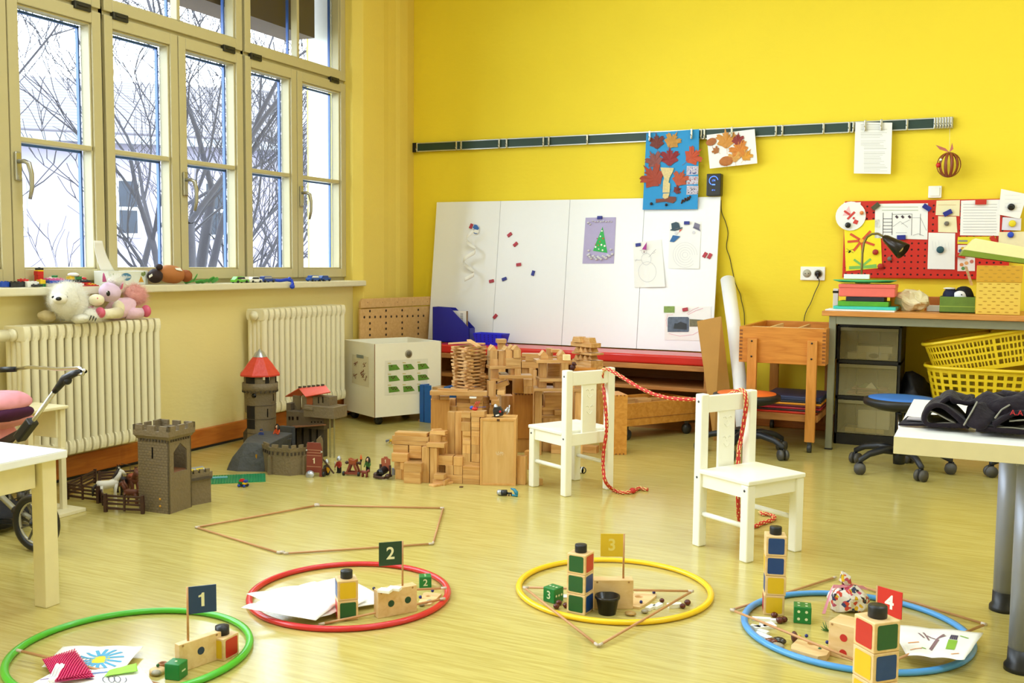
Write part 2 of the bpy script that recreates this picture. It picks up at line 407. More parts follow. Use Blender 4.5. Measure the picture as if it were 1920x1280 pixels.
#soft toys on the radiator
def fuzzy(name,c,r,mat,par,n=26,amp=.006,fr=60,R=None,seed=0,**kw):
 """soft lumpy ellipsoid"""
 from mathutils import noise
 m=MB();m.ball((0,0,0),*r,n=n,R=R);V=[]
 for v in m.v:
  q=Vector(v);k=noise.noise(q*fr+Vector((seed,0,0)))*amp+noise.noise(q*fr*.35+Vector((0,seed,5)))*amp*1.3
  V.append(tuple(q+q.normalized()*k)if q.length>1e-6 else v)
 m.v=V
 return m.build(name,mat,par,loc=c,**kw)
def fur(o,count,length,mat_i=1,rad=.0006,seed=1):
 ps=o.modifiers.new('fur','PARTICLE_SYSTEM').particle_system;s=ps.settings
 s.type='HAIR';s.count=count;s.hair_length=length;s.hair_step=3;s.render_step=3
 s.root_radius=rad*1000;s.tip_radius=rad*300;s.radius_scale=.001;s.brownian_factor=length*.5;s.material=mat_i
 ps.seed=seed
FURW=pm('white_fur','F6F2E8',.9,var=.04,scale=80,bump=.6,sheen=.3)
FURP=pm('pink_plush','EDC3D6',.9,var=.08,scale=60,bump=.4,sheen=.3)
FURL=pm('lilac_plush','D9C0E4',.9,var=.06,scale=60,bump=.4)
FURY=pm('cream_plush','F5EBCB',.9,var=.05,scale=60,bump=.4)
PINKS=pm('shiny_pink','D9607E',.3,var=.1,scale=50)
BLK=pm('glossy_black','0C0B0D',.2)
def at(px,py,X=-3.49):return PX(px,py,X)
s=empty('plush_seal',at(128,602),label='white furry plush animal with black nose, lying at the left on the radiator',cat='soft toy')
o0=s.location
def L(px,py,X,o=None):return PX(px,py,X)-(o or o0)
b=fuzzy('body',L(128,566,-3.48),(.075,.076,.082),FURW,s,amp=.008);fur(b,2600,.014)
b=fuzzy('head',L(121,560,-3.43),(.05,.062,.062),FURW,s,amp=.006,seed=4);fur(b,1800,.010)
fuzzy('muzzle',L(112,560,-3.385),(.03,.03,.022),pm('white_short_fur','F4EFE4',.9,var=.03,bump=.3),s,amp=.002)
fuzzy('nose',L(110,560,-3.36),(.008,.014,.008),BLK,s,amp=0,n=14)
for px,py in((100,557),(124,557)):
 fuzzy('eye',L(px,py,-3.383 if px>110 else-3.392),(.006,.007,.006),BLK,s,amp=0,n=12)
b=fuzzy('paw',L(173,590,-3.42),(.04,.048,.026),FURW,s,amp=.005,seed=2);fur(b,900,.009)
for i in range(3):
 MB().tube([L(171+i*5,592+i*1.2,-3.385),L(168+i*5,600+i,-3.372)],[.003,.0015],6).build('claw',BLK,s)
b=fuzzy('tail',L(88,592,-3.50),(.03,.04,.024),pm('beige_fur','CDBB90',.9,bump=.5),s,amp=.005)
b=fuzzy('paw',L(150,596,-3.43),(.04,.04,.022),FURW,s,amp=.005,seed=9)
u=empty('plush_unicorn',at(225,598),label='pastel plush unicorn with pink horn and pink hooves, lying on the radiator',cat='soft toy')
o1=u.location.copy()
def L1(px,py,X):return PX(px,py,X)-o1
def rx(a,b,c):return Euler((a,b,c)).to_matrix()
fuzzy('body',L1(225,578,-3.49),(.05,.085,.045),FURP,u,amp=.004,R=rx(rad(18),0,0))
fuzzy('belly_patch',L1(222,577,-3.45),(.02,.03,.035),FURY,u,amp=.002)
fuzzy('head',L1(206,548,-3.43),(.042,.05,.042),pm('lilac_pink_plush','E3C6E2',.9,var=.1,scale=25,bump=.4),u,amp=.003)
fuzzy('muzzle',L1(181,562,-3.415),(.030,.034,.025),FURY,u,amp=.001)
MB().dot((0,0),.0035,lambda a,b:(0,a,b),10).build('nostril',PINKS,u,loc=L1(183,559,-3.383))
b=fuzzy('mane',L1(218,526,-3.45),(.028,.036,.016),FURW,u,amp=.008);fur(b,900,.014)
fuzzy('eye',L1(203,550,-3.392),(.005,.010,.012),BLK,u,amp=0,n=14)
MB().ball((0,0,0),.002).build('eye_glint',WHITE,u,loc=L1(201,547,-3.386))
hp=L1(196,528,-3.43);ht=L1(194,511,-3.43)
MB().tube([hp+(ht-hp)*t for t in(0,.2,.25,.45,.5,.7,.75,1)],[.009,.0075,.008,.006,.0065,.004,.0045,.001],10).build('horn',pm('magenta_horn','C3558F',.35),u)
for px,py,X in((228,536,-3.42),(212,528,-3.47)):
 e=MB();c=L1(px,py,X);e.prism([(-.009,-.018),(.008,-.014),(.016,.022),(.0,.010)],(0,1,0),(0,0,1),(-.012,0,0),c);e.build('ear',FURP,u,bevel=.004)
e=MB();c=L1(227,537,-3.416);e.prism([(-.005,-.012),(.004,-.010),(.010,.014),(.0,.006)],(0,1,0),(0,0,1),(.004,0,0),c);e.build('ear_lining',PINKS,u)
b=fuzzy('fluffy_tail',L1(254,554,-3.50),(.03,.05,.042),pm('salmon_fur','F3B9B4',.9,bump=.6),u,amp=.009,seed=7);fur(b,1800,.016)
MB().tube([L1(222,586,-3.44),L1(205,588,-3.41),L1(192,588,-3.39)],[.026,.022,.02],14).build('front_leg',FURY,u)
fuzzy('hoof',L1(188,586,-3.385),(.024,.018,.024),PINKS,u,amp=.0)
fuzzy('hoof',L1(171,582,-3.45),(.022,.018,.02),PINKS,u,amp=.0)
MB().tube([L1(236,586,-3.47),L1(252,587,-3.45),L1(266,586,-3.44)],[.03,.026,.022],14).build('rear_leg',FURP,u)
fuzzy('hoof',L1(274,583,-3.435),(.026,.018,.028),PINKS,u,amp=.0)
#window sill items
def brickset(name,px,label,parts,X=-3.58,cat='toy bricks',group=None):
 """parts: (x0px, x1px, ylow px, yhigh px, colour, shape, dx)"""
 base=PX(px,533,X);base.z=ZS
 r=empty(name,base,label=label,cat=cat,group=group)
 for(a,b,lo,hi,col,shp,dx)in parts:
  p,q=PX(a,lo,X+dx),PX(b,hi,X+dx);c=(p+q)/2-base;w=abs(q.y-p.y);h=q.z-p.z
  z0=max(0.0,p.z-ZS);z1=q.z-ZS
  mt=pm('toy_brick_'+col,col,.3,var=.03)
  m=MB()
  if shp=='ball':m.ball((c.x,c.y,(z0+z1)/2),w/2,w/2,(z1-z0)/2)
  elif shp=='cyl':m.cyl((c.x,c.y,z0),w/2,z1-z0,16)
  else:
   dd=min(.07,max(w*.6,.024));m.box(c.x-dd/2,c.x+dd/2,c.y-w/2,c.y+w/2,z0,z1)
   k=max(1,int(w/.016))
   for i in range(k):
    for xx in((0,)if dd<.03 else(-dd/4,dd/4)):
     m.cyl((c.x+xx,c.y-w/2+w*(i+.5)/k,z1),.005,.003,8)
  m.build('brick' if shp=='box' else 'round_brick',mt,r,bevel=.0008 if shp=='box' else 0)
 return r
R_,Y_,B_,G_,K_,W_,P_='C8231E','F2C91E','1B49B0','1E7A35','1C1E22','F0EEE8','E05A96'
brickset('brick_plank',22,'long blue and black toy brick plank at the left end of the sill',[(0,14,538,528,B_,'box',0),(14,42,538,528,K_,'box',0),(36,50,530,523,R_,'box',0)])
brickset('brick_ramp',58,'white and black toy brick pieces lying before the red brick tower',[(47,68,538,528,W_,'box',.02),(58,76,537,533,K_,'box',.035)])
brickset('brick_tower',73,'small tower of yellow, red and black toy bricks on the window sill',[(68,78,529,524,R_,'box',-.03),(68,78,524,516,R_,'box',-.03),(67,78,516,508,R_,'box',-.03),(68,78,509,506,Y_,'box',-.03),(69,78,506,502,K_,'box',-.03),(72,82,538,532,G_,'box',.0),(72,82,532,524,Y_,'box',0)])
brickset('brick_boat',103,'blue toy brick build with a pink and green top on the sill',[(83,109,537,530,W_,'box',0),(83,124,531,525,B_,'box',0),(86,114,526,522,P_,'box',0),(91,106,522,520,W_,'box',0),(98,107,520,516,G_,'cyl',0)])
brickset('brick_car',141,'red toy brick build topped by a white and red dome on the sill',[(124,160,533,529,R_,'box',0),(127,161,529,525,K_,'box',0),(128,137,524,518,Y_,'box',0),(136,150,524,518,G_,'box',0),(129,146,519,511,W_,'ball',0),(138,147,519,514,R_,'ball',.004),(151,161,525,519,R_,'ball',0),(150,160,529,525,W_,'box',.01)])
brickset('brick_raft',163,'flat red and yellow toy brick piece at the wipes box',[(131,152,537,531,W_,'box',.03),(149,178,538,534,R_,'box',.03),(156,168,533,530,R_,'box',.02),(163,177,534,532,Y_,'box',.03)])
#box of wipes
pf=PX(204,535,-3.535);pr=PX(278,533,-3.60);pl=PX(165,531,-3.63)
wb=empty('wipes_box',(pf.x,pf.y,ZS),label='white cardboard box of baby wipes with a blue oval logo on the sill',cat='box')
A=Vector((pr.x-pf.x,pr.y-pf.y,0));ln=A.length;A.normalize();Bv=Vector((-A.y,A.x,0));hz=.066
if Bv.x>0:Bv=-Bv
MB().prism([(0,0),(ln,0),(ln,.075),(0,.075)],A,Bv,(0,0,hz)).build('carton',pm('carton_white','ECEFE6',.5),wb,bevel=.002)
lift=MB();tp=Vector((0,0,hz))
cA=tp+Bv*.03
def fl(u,v):return cA+A*(u)+Vector((0,0,v))+Bv*(.01*sin(v*20))
lift.grid(lambda u,v:fl(-.012+.10*u*(1-.42*v)-.038*v*(1),.135*v),8,10)
lift.build('pulled_wipe',PAPER,wb,solid=.0015)
fn=lambda u,v:tuple(A*u+Vector((0,0,v))-Bv*.0006)
lg=MB();cu=ln*.42
lg.dot((cu,.038),.042,fn,24,ry=.018);lg.build('logo_oval',pm('logo_blue','3C7FA8',.4),wb)
ang=atan2(A.y,A.x)
text_mesh('logo_lettering','babylove',.021,WHITE,wb,tuple(A*cu+Vector((0,0,.038))-Bv*.0012),(PI/2,0,ang),.0003)
dd=MB();dd.poly([(ln*.74,.012),(ln*.88,.012),(ln*.81,.042)],fn);dd.build('printed_pear',pm('printed_orange','E0A63A',.5),wb)
dd=MB()
for cx_,cz_,r_ in((.84,.05,.009),(.9,.053,.010),(.87,.045,.007),(.05,.045,.007),(.11,.05,.005)):dd.dot((ln*cx_,cz_),r_,fn,10)
dd.build('printed_leaves',pm('printed_green','8FA05A',.5),wb)
#brown plush head
bp_=empty('plush_bear_head',PX(318,533,-3.55),label='brown plush animal head with dark ears lying on its side on the sill',cat='soft toy');bp_.location.z=ZS
ob=bp_.location.copy()
def L2(px,py,X):return PX(px,py,X)-ob
fuzzy('head',L2(321,514,-3.55),(.045,.085,.044),pm('tan_plush','B5713C',.8,var=.12,scale=20,bump=.2),bp_,amp=.002,R=rx(rad(-4),0,0))
fuzzy('muzzle',L2(349,517,-3.53),(.032,.028,.030),pm('rust_plush','9A5428',.8,var=.1,bump=.2),bp_,amp=.002)
fuzzy('neck',L2(291,517,-3.56),(.04,.03,.034),pm('dark_brown_plush','2E1A16',.8,bump=.3),bp_,amp=.003)
fuzzy('ear',L2(298,500,-3.54),(.016,.018,.015),pm('dark_brown_plush','2E1A16',.8),bp_,amp=.002)
m=MB();m.quad(L2(328,502,-3.515),L2(338,502,-3.515),L2(342,508,-3.508),L2(331,506,-3.508));m.build('eye',WHITE,bp_,solid=.002)
m=MB();m.quad(L2(279,517,-3.52),L2(285,513,-3.52),L2(286,517,-3.52),L2(280,521,-3.52));m.build('care_tag',WHITE,bp_,solid=.001)
#artificial green leaves
GL=pm('leaf_green','4DA845',.5,var=.2,scale=40)
lf=empty('artificial_leaves',PX(378,531,-3.56),label='sprig of green artificial leaves on the sill behind the brown plush head',cat='artificial plant');lf.location.z=ZS
ol=lf.location.copy()
random.seed(3)
for px,py,rx_,rz_,t in((354,528,.035,.010,.1),(366,521,.018,.022,.9),(384,527,.03,.012,.2),(396,524,.03,.016,.25),(403,525,.028,.016,.1),(374,528,.03,.01,-.1)):
 c=PX(px,py,-3.555)-ol;c.z=max(c.z,.008);m=MB()
 m.grid(lambda u,v:(c.x+(v-.5)*.03*sin(PI*u),c.y+(u-.5)*2*rx_*cos(t),max(.001,c.z+(u-.5)*2*rx_*sin(t)*.4+(v-.5)*2*rz_*sin(PI*u))),8,4)
 m.build('leaf',GL,lf,solid=.001)
MB().tube([(0,-.09,.008),(0,0,.02),(0,.07,.012)],.002,6).build('stem',GL,lf)
#toy vehicles on the sill
def toycar(name,px0,px1,pyb,h,label,body,cab,X=-3.56,cargo=None,cat='toy car'):
 p,q=PX(px0,pyb,X),PX(px1,pyb,X);w=q.y-p.y;c=empty(name,((p.x+q.x)/2,(p.y+q.y)/2,ZS),label=label,cat=cat)
 r=h*.2
 MB().prism([(-w/2,r*.7),(w/2,r*.7),(w/2,h*.55),(w*.28,h*.6),(w*.2,h),(-w*.3,h),(-w*.42,h*.6),(-w/2,h*.55)],(0,1,0),(0,0,1),(.032,0,0),(-.016,0,0)).build('car_body',body,c,bevel=.0025)
 MB().prism([(-w*.34,h*.62),(w*.22,h*.62),(w*.17,h*.92),(-w*.27,h*.92)],(0,1,0),(0,0,1),(.0344,0,0),(-.0172,0,0)).build('car_window',cab,c)
 if cargo:MB().box(-.017,.017,-w*.05,w*.48,h*.5,h*.95).build('cargo_box',cargo,c,bevel=.002)
 for sx in(-.017,.017):
  for sy in(-.3,.3):MB().tube([(sx-.004,sy*w,r),(sx+.004,sy*w,r)],r,12).build('wheel',BLACKP,c)
 return c
toycar('toy_truck',436,463,531,.034,'small toy truck with a green cab and white load, under the middle mullion',pm('lime_plastic','6FBF3A',.3),BLK,cargo=WHITE)
toycar('toy_van',465,488,531,.032,'small white toy van next to the blue train on the sill',WHITE,BLK)
toycar('toy_bus',487,513,530,.034,'blue and grey toy bus behind the white van',pm('navy_plastic','1E3F93',.3),pm('grey_plastic','A9A9AE',.4))
toycar('toy_lorry',577,600,528,.036,'blue toy lorry with a white side at the right end of the sill',pm('blue_plastic','1E50A8',.3),WHITE)
toycar('toy_wagon',598,617,528,.034,'blue toy wagon at the very end of the sill',pm('blue_plastic','1E50A8',.3),pm('navy_plastic','1E3F93',.3))
rb=empty('blue_strap',PX(530,528,-3.54),label='bright blue plastic strap on the sill, its knotted end hanging over the edge',cat='strap');rb.location.z=ZS;orb=rb.location.copy()
BLUES=pm('bright_blue_plastic','1440C8',.35)
m=MB();m.tube([PX(p,y,X)-orb for p,y,X in((514,525,-3.555),(526,526,-3.55),(538,524,-3.545),(547,526,-3.53),(549,533,-3.508),(547,539,-3.502))],[.008,.009,.009,.010,.009,.008],8);m.build('strap',BLUES,rb)
MB().ball((0,0,0),.013,.018,.014).build('knot',BLUES,rb,loc=PX(548,537,-3.502)-orb)
MB().ball((0,0,0),.010,.012,.012).build('loop_end',BLUES,rb,loc=PX(543,523,-3.54)-orb)
#front left table
TBLW=pm('table_cream_edge','E9DCAE',.4);TBLT=pm('table_white_top','F0F0F2',.3,var=.01)
tb=empty('children_table',(-2.33,1.93,0),label='small white children table with square legs at the left edge',cat='table')
#local: corner at leg; extends to -x and -y
MB().box(-.85,.055,-.62,.035,.418,.4395).build('tabletop',TBLT,tb,bevel=.003)
MB().box(-.85,.054,-.619,.034,.4395,.440).build('laminate',TBLT,tb)
for nm,x0,x1,y0,y1 in(('apron',-.02,.004,-.56,-.03),('apron',-.8,-.03,-.012,.010)):
 MB().box(x0,x1,y0,y1,.34,.418).build(nm,TBLW,tb,bevel=.002)
for lx,ly in((-.023,-.023),(-.023,-.58),(-.82,-.023),(-.82,-.58)):
 MB().box(lx,lx+.046,ly,ly+.046,0,.418).build('leg',TBLW,tb,bevel=.002)
 #doll stroller behind the table
CHR=pm('chrome_tube','C9C6C0',.2,metal=1,var=.04);DKF=pm('dark_blue_black_plastic','15161C',.35)
st=empty('doll_stroller',(-2.85,2.30,0),label='doll stroller with chrome frame and pink and purple seat, behind the small table',cat='stroller')
so=st.location.copy()
def S(px,py,Y):return PY(px,py,Y)-so
wy=2.275;wc=PY(68,980,wy)-so;wr=wc.z+so.z
def wheel(c,r,ang):
 h=empty('wheel');h.parent=st;h.location=c;h.rotation_euler=(0,0,ang)
 m=MB();m.tube([(r*.86*cos(t*PI/18),0,r*.86*sin(t*PI/18))for t in range(36)],r*.14,10,closed=True);m.build('tyre',BLACKP,h)
 m=MB();m.tube([(r*.73*cos(t*PI/18),0,r*.73*sin(t*PI/18))for t in range(36)],r*.05,8,closed=True);m.build('rim',pm('grey_rim','B9B6AA',.35,metal=.4),h)
 m=MB()
 for t in range(9):
  a=2*PI*t/9;m.bar((0,0,0),(r*.72*cos(a),0,r*.72*sin(a)),r*.05,r*.07,(0,1,0))
 m.tube([(0,-.014,0),(0,.014,0)],r*.17,14);m.build('spokes',pm('spoke_dark','55534C',.4),h)
 return h
wheel(wc,wr,rad(4));wheel(wc+Vector((-.36,.24,0)),wr,0)
wheel(wc+Vector((-.50,0.02,0)),wr,rad(4));wheel(wc+Vector((-.50,.28,0)),wr,0)
MB().tube([wc+Vector((0,-.02,0)),wc+Vector((-.06,.04,0))],.006,8).build('axle',DKF,st)
hy=2.30;m=MB()
m.tube([S(28,692,hy+.22),S(55,688,hy+.2),S(110,692,hy+.12),S(148,690,hy+.03),S(160,696,hy),S(155,701,hy),S(140,700,hy)],.0065,10);m.build('handlebar',CHR,st)
m=MB();m.tube([S(-30,700,hy+.24),S(0,693,hy+.23),S(29,692,hy+.22)],[.011,.011,.010],10);m.build('grip',DKF,st)
m=MB();m.tube([S(150,697,hy),S(136,701,hy),S(121,710,hy),S(112,722,hy),S(102,734,hy)],[.009,.012,.014,.012,.009],10);m.ball(S(126,712,hy),.018,.012,.016);m.build('hinge_joint',DKF,st)
m=MB();m.tube([S(106,729,hy),S(50,805,hy-.01),S(20,842,hy-.015),S(-20,900,hy-.02)],.0075,10);m.build('push_tube',CHR,st)
m=MB();m.bar(S(62,788,hy-.01),S(36,822,hy-.01),.036,.032);m.build('height_clamp',DKF,st,bevel=.006)
m=MB();m.tube([S(-20,905,hy-.01),S(0,928,hy-.01),S(28,955,hy-.01),wc+Vector((-.02,0,.01))],.010,10);m.build('lower_tube',pm('olive_tube','8C866C',.4),st)
m=MB();m.tube([S(28,955,hy-.01),wc],[.014,.012],10);m.build('axle_holder',DKF,st)
m=MB();m.tube([S(-10,972,hy+.05),wc+Vector((0,.03,-.0))],.003,8).tube([S(-10,980,hy+.05),wc+Vector((0,.03,-.02))],.003,8);m.build('cross_rod',DKF,st)
m=MB()
for(a,b,c,d,col)in():pass
SEATP=pm('pink_fabric','E89AA6',.85,var=.06,bump=.2);SEATV=pm('purple_fabric','4A1742',.85,var=.1,bump=.2)
fuzzy('seat_pad',S(10,752,hy+.10),(.06,.10,.034),SEATP,st,amp=.003,R=rx(0,rad(14),0))
fuzzy('seat_lining',S(15,778,hy+.10),(.056,.10,.026),SEATV,st,amp=.003,R=rx(0,rad(-24),0))
fuzzy('seat_side',S(14,792,hy+.12),(.058,.10,.018),SEATP,st,amp=.003,R=rx(0,rad(-22),0))
fuzzy('seat_base',S(-16,820,hy+.11),(.05,.10,.06),SEATP,st,amp=.003)
fuzzy('shopping_basket',S(-5,965,hy+.1),(.09,.11,.05),pm('black_mesh_fabric','16141A',.8,bump=.4),st,amp=.004)
MB().bar(S(40,812,hy+.06),S(5,830,hy+.08),.02,.03).build('seat_hinge',DKF,st,bevel=.004)
#white doll high chair by the radiator
CRM=pm('cream_painted_wood','EBE0B8',.45)
a=PZ(92,772,.46);dc=empty('doll_high_chair',(-3.24,2.62,0),label='cream wooden doll high chair standing between the stroller and the left radiator',cat='doll furniture')
do=dc.location.copy();yq=2.62
def D(px,py,Y=yq):return PY(px,py,Y)-do
ztop=D(60,762).z
x0,x1=D(28,760).x,D(92,760).x
pl_=[(x0,-.10),(x1-.03,-.13),(x1-.008,-.11),(x1,-.08),(x1,.09),(x0,.09)]
MB().prism(pl_,(1,0,0),(0,1,0),(0,0,.012),(0,0,ztop-.012)).build('tray',CRM,dc,bevel=.003)
for xx in(x0+.01,x1-.03):
 for yy in(-.085,.06):MB().box(xx,xx+.018,yy,yy+.022,0,ztop-.012).build('leg',CRM,dc,bevel=.002)
zb0,zb1=D(60,866).z,D(60,822).z
fr_=MB();fr_.box(x0-.02,x1+.012,-.112,-.100,zb1-.022,zb1).box(x0-.02,x1+.012,-.112,-.100,zb0,zb0+.02).box(x1-.012,x1+.012,-.112,-.100,zb0,zb1).box(x0+.05,x0+.075,-.112,-.1,zb0,zb1)
fr_.build('side_board',CRM,dc,bevel=.002)
MB().box(x0-.01,x1-.0,-.10,.07,zb0+.04,zb0+.052).build('seat',CRM,dc,bevel=.002)
MB().box(x0,x1-.025,.05,.062,zb1,ztop-.012).build('backrest',CRM,dc,bevel=.002)
MB().box(-.10,.16,-.13,.12,0.0,.014).build('foot_board',CRM,dc,bevel=.002)
#toy castle corner
STONE=pm('toy_stone_brown','7A6A50',.6,var=.12,scale=90,bump=.35)
STONED=pm('toy_stone_dark','4B4034',.6,var=.15,scale=70,bump=.3)
REDR=pm('toy_red_roof','DD4A34',.4,var=.05);ROCK=pm('toy_rock_grey','4A4B4D',.6,var=.15,scale=30,bump=.6)
TBROWN=pm('toy_dark_brown','43281E',.5,var=.15,scale=50);RBROWN=pm('toy_red_brown','7E3527',.5,var=.1)
SILV=pm('toy_silver','B9BBC0',.3,metal=.7);SKIN=pm('toy_skin','E9B48C',.5,var=.02);GOLD=pm('toy_gold','D69A2C',.35,metal=.3)
def brick_face(m,fn,w,h,rows,cols,g=.0012):
 """shallow mortar lines as thin dark ribbons"""
 for i in range(1,rows):
  z=h*i/rows;m.line([(0,z),(w,z)],g,fn)
  for j in range(cols):
   x=w*(j+(.5 if i%2 else 0))/cols
   if 0<x<w:m.line([(x,z),(x,z-h/rows)],g,fn)
def frame_at(A,B):
 """unit horizontal vector A->B, its left normal and length"""
 d=B-A;d.z=0;n=d.length;d.normalize();return d,Vector((-d.y,d.x,0)),n
 #square tower
F=PZ(318,964);Lp=PZ(263,957);Rp=PZ(343,948)
d1,n1,w1=frame_at(F,Lp);d2=Vector((-d1.y,d1.x,0))
if d2.dot(Rp-F)<0:d2=-d2
w1=.148;w2=.128
tw=empty('toy_tower',F,label='square brown toy castle tower with battlements and an arched opening, left of the green baseplate',cat='toy castle')
H=.285
m=MB()
def P3(a,b,z):return d1*a+d2*b+Vector((0,0,z))
T=.006
m.prism([(0,0),(w1,0),(w1,w2),(0,w2),(0,w2-T),(w1-T,w2-T),(w1-T,T),(0,T)],d1,d2,(0,0,H))
#right face with pointed arch
a0,a1,zb,zt=.028,.104,.155,.235
m.prism([(0,0),(w2,0),(w2,zb),(0,zb)],d2,(0,0,1),d1*T)
m.prism([(0,zb),(a0,zb),(a0,zt),((a0+a1)/2,zt+.032),((a0+a1)/2,H),(0,H)],d2,(0,0,1),d1*T)
m.prism([(w2,zb),(w2,H),((a0+a1)/2,H),((a0+a1)/2,zt+.032),(a1,zt),(a1,zb)],d2,(0,0,1),d1*T)
m.build('tower_body',STONE,tw)
b=MB();o_=.012
for z0,z1,o1_,o2_ in((H,H+.014,.002,.010),(H+.014,H+.034,.012,.012)):
 q0=[P3(-o1_,-o1_,z0),P3(w1+o1_,-o1_,z0),P3(w1+o1_,w2+o1_,z0),P3(-o1_,w2+o1_,z0)]
 q1=[P3(-o2_,-o2_,z1),P3(w1+o2_,-o2_,z1),P3(w1+o2_,w2+o2_,z1),P3(-o2_,w2+o2_,z1)]
 i0=[P3(T,T,z0),P3(w1-T,T,z0),P3(w1-T,w2-T,z0),P3(T,w2-T,z0)];i1=[P3(T*.2,T*.2,z1),P3(w1-T*.2,T*.2,z1),P3(w1-T*.2,w2-T*.2,z1),P3(T*.2,w2-T*.2,z1)]
 for i in range(4):
  j=(i+1)%4
  b._a([q0[i],q0[j],q1[j],q1[i],i0[i],i0[j],i1[j],i1[i]],[(0,1,2,3),(4,7,6,5),(3,2,6,7),(0,4,5,1)])
b.build('parapet',STONE,tw)
mr=MB()
def merlons(mb,A,B,inn,z,h,k,ww=.62):
 for i in range(k):
  t0,t1=(i+(1-ww)/2)/k,(i+(1+ww)/2)/k
  if i==0:t0=0
  if i==k-1:t1=1
  p,q=A+(B-A)*t0,A+(B-A)*t1
  mb._a([p,q,q+inn,p+inn,p+Vector((0,0,h)),q+Vector((0,0,h)),q+inn+Vector((0,0,h)),p+inn+Vector((0,0,h))],[(0,3,2,1),(4,5,6,7),(0,1,5,4),(1,2,6,5),(2,3,7,6),(3,0,4,7)])
c_=[P3(-o_,-o_,H+.034),P3(w1+o_,-o_,H+.034),P3(w1+o_,w2+o_,H+.034),P3(-o_,w2+o_,H+.034)]
for i in range(4):
 A_,B_2=c_[i],c_[(i+1)%4];inn=(P3(w1/2,w2/2,H+.034)-(A_+B_2)/2).normalized()*.011
 merlons(mr,A_,B_2,inn,0,.020,3)
mr.build('merlons',STONE,tw)
ln_=MB();brick_face(ln_,lambda u,v:tuple(d1*u-d2*.0004+Vector((0,0,v))),w1,H,26,9,.0008);ln_.build('mortar_lines',STONED,tw)
MB().prism([(0,0),(w1*.9,0),(w1*.9,w2*.9),(0,w2*.9)],d1,d2,(0,0,.004),P3(.006,.006,zb-.004)).build('inner_floor',pm('toy_orange_floor','8A5A38',.6),tw)
MB().prism([(-.003,0),(.003,0),(.003,.044),(-.003,.044)],d1,(0,0,1),-d2*.001,P3(w1*.52,0,.21)).build('arrow_slit',BLK,tw)
for z in(.028,.055):
 MB().ball(P3(w1*.30,0,z),.0045).build('yellow_stud',GOLD,tw)
dn=MB()
for i in range(8):dn.prism([(0,0),(.008,0),(.008,.010),(0,.010)],d2,(0,0,1),-d1*.004,P3(0,.012+i*.014,H-.008))
for i in range(9):dn.prism([(0,0),(.008,0),(.008,.010),(0,.010)],d1,(0,0,1),-d2*.004,P3(.01+i*.015,0,H-.008))
dn.build('corbels',STONED,tw)
#low wall piece with a chest
A=PZ(353,949);B2=PZ(396,941);dW,nW,lw=frame_at(A,B2)
if nW.y<0:nW=-nW
wp=empty('toy_wall',A,label='small brown toy castle wall with a silver and yellow chest on its parapet, beside the square tower',cat='toy castle')
hw=.125;m=MB()
m.prism([(0,0),(lw*.5,-.008),(lw,0),(lw,hw-.03),(lw+.008,hw-.022),(lw+.008,hw),(-.006,hw),(-.004,hw-.03),(.008,hw-.045)],dW,(0,0,1),nW*.012)
m.prism([(-.012,0),(0,0),(0,.12),(-.012,.12)],nW,(0,0,1),dW*.006,dW*-.004+nW*.012)
m.build('wall_panel',STONE,wp)
m=MB()
for i in range(4):m.prism([(0,0),(lw*.17,0),(lw*.17,.014),(0,.014)],dW,(0,0,1),nW*.012,dW*(lw*(i+.1)/3.9)+Vector((0,0,hw)))
m.build('merlons',STONE,wp)
m=MB();m.prism([(-.012,.0),(.06,.0),(.06,.008),(-.012,.008)],nW,(0,0,1),dW*lw,Vector((0,0,.10)));m.prism([(0,0),(lw,0),(lw,.012),(0,.012)],dW,nW,(0,0,.10),nW*.06);m.build('walkway',STONED,wp)
for z,x in((.012,.0),(.075,-.002)):MB().ball(dW*x-nW*.002+Vector((0,0,z)),.0045).build('yellow_stud',GOLD,wp)
ct=empty('toy_chest',A+nW*.035+dW*lw*.42+Vector((0,0,.108)),label='tiny silver treasure chest with yellow lid panels lying on the toy wall',cat='toy')
m=MB();m.prism([(-.018,0),(.018,0),(.02,.022),(.014,.032),(0,.037),(-.014,.032),(-.02,.022)],nW,(0,0,1),dW*.085,-dW*.042);m.build('chest_shell',SILV,ct,bevel=.001)
m=MB()
for a in(-.036,.004):m.prism([(0,0),(.032,0),(.032,.012),(0,.012)],dW,(-nW*.6+Vector((0,0,-.9))).normalized(),-nW*.001,dW*a-nW*.0145+Vector((0,0,.034)))
m.build('lid_panels',pm('toy_yellow','E9CC22',.3),ct)
#brown toy fences
def fence(p0,p1,h,name='toy_fence',label=None):
 A,B=PZ(*p0),PZ(*p1);d,n,l=frame_at(A,B);f=empty(name,A,label=label,cat='toy fence',group='brown toy fences of the paddock')
 for a in(0,l-.010):MB().prism([(0,0),(.012,0),(.013,h*.5),(.011,h),(.001,h),(-.001,h*.5)],d,(0,0,1),n*.012,d*a).build('post',TBROWN,f,bevel=.001)
 m=MB()
 for i,z in enumerate((.22,.47,.68,.88)):m.prism([(.008,h*z-.005),(l*.5,h*z-.005+.002*(i%2)),(l-.005,h*z-.005),(l-.005,h*z+.0045),(l*.5,h*z+.003),(.008,h*z+.006)],d,(0,0,1),n*.006,n*.003)
 m.prism([(.0,0),(.007,0),(.007,h*.9),(0,h*.9)],d,(0,0,1),n*.007,d*l*.5+Vector((0,0,h*.1)))
 m.build('rails',TBROWN,f,bevel=.0008);return f
fence((122,936),(184,944),.070,label='brown toy fence panel at the far left of the paddock')
fence((194,960),(268,964),.072,label='brown toy fence panel in front of the toy horses')
fence((124,934),(182,905),.062,label='brown toy fence panel running back from the left paddock corner')
fence((184,911),(262,905),.062,label='brown toy fence panel behind the toy horses')
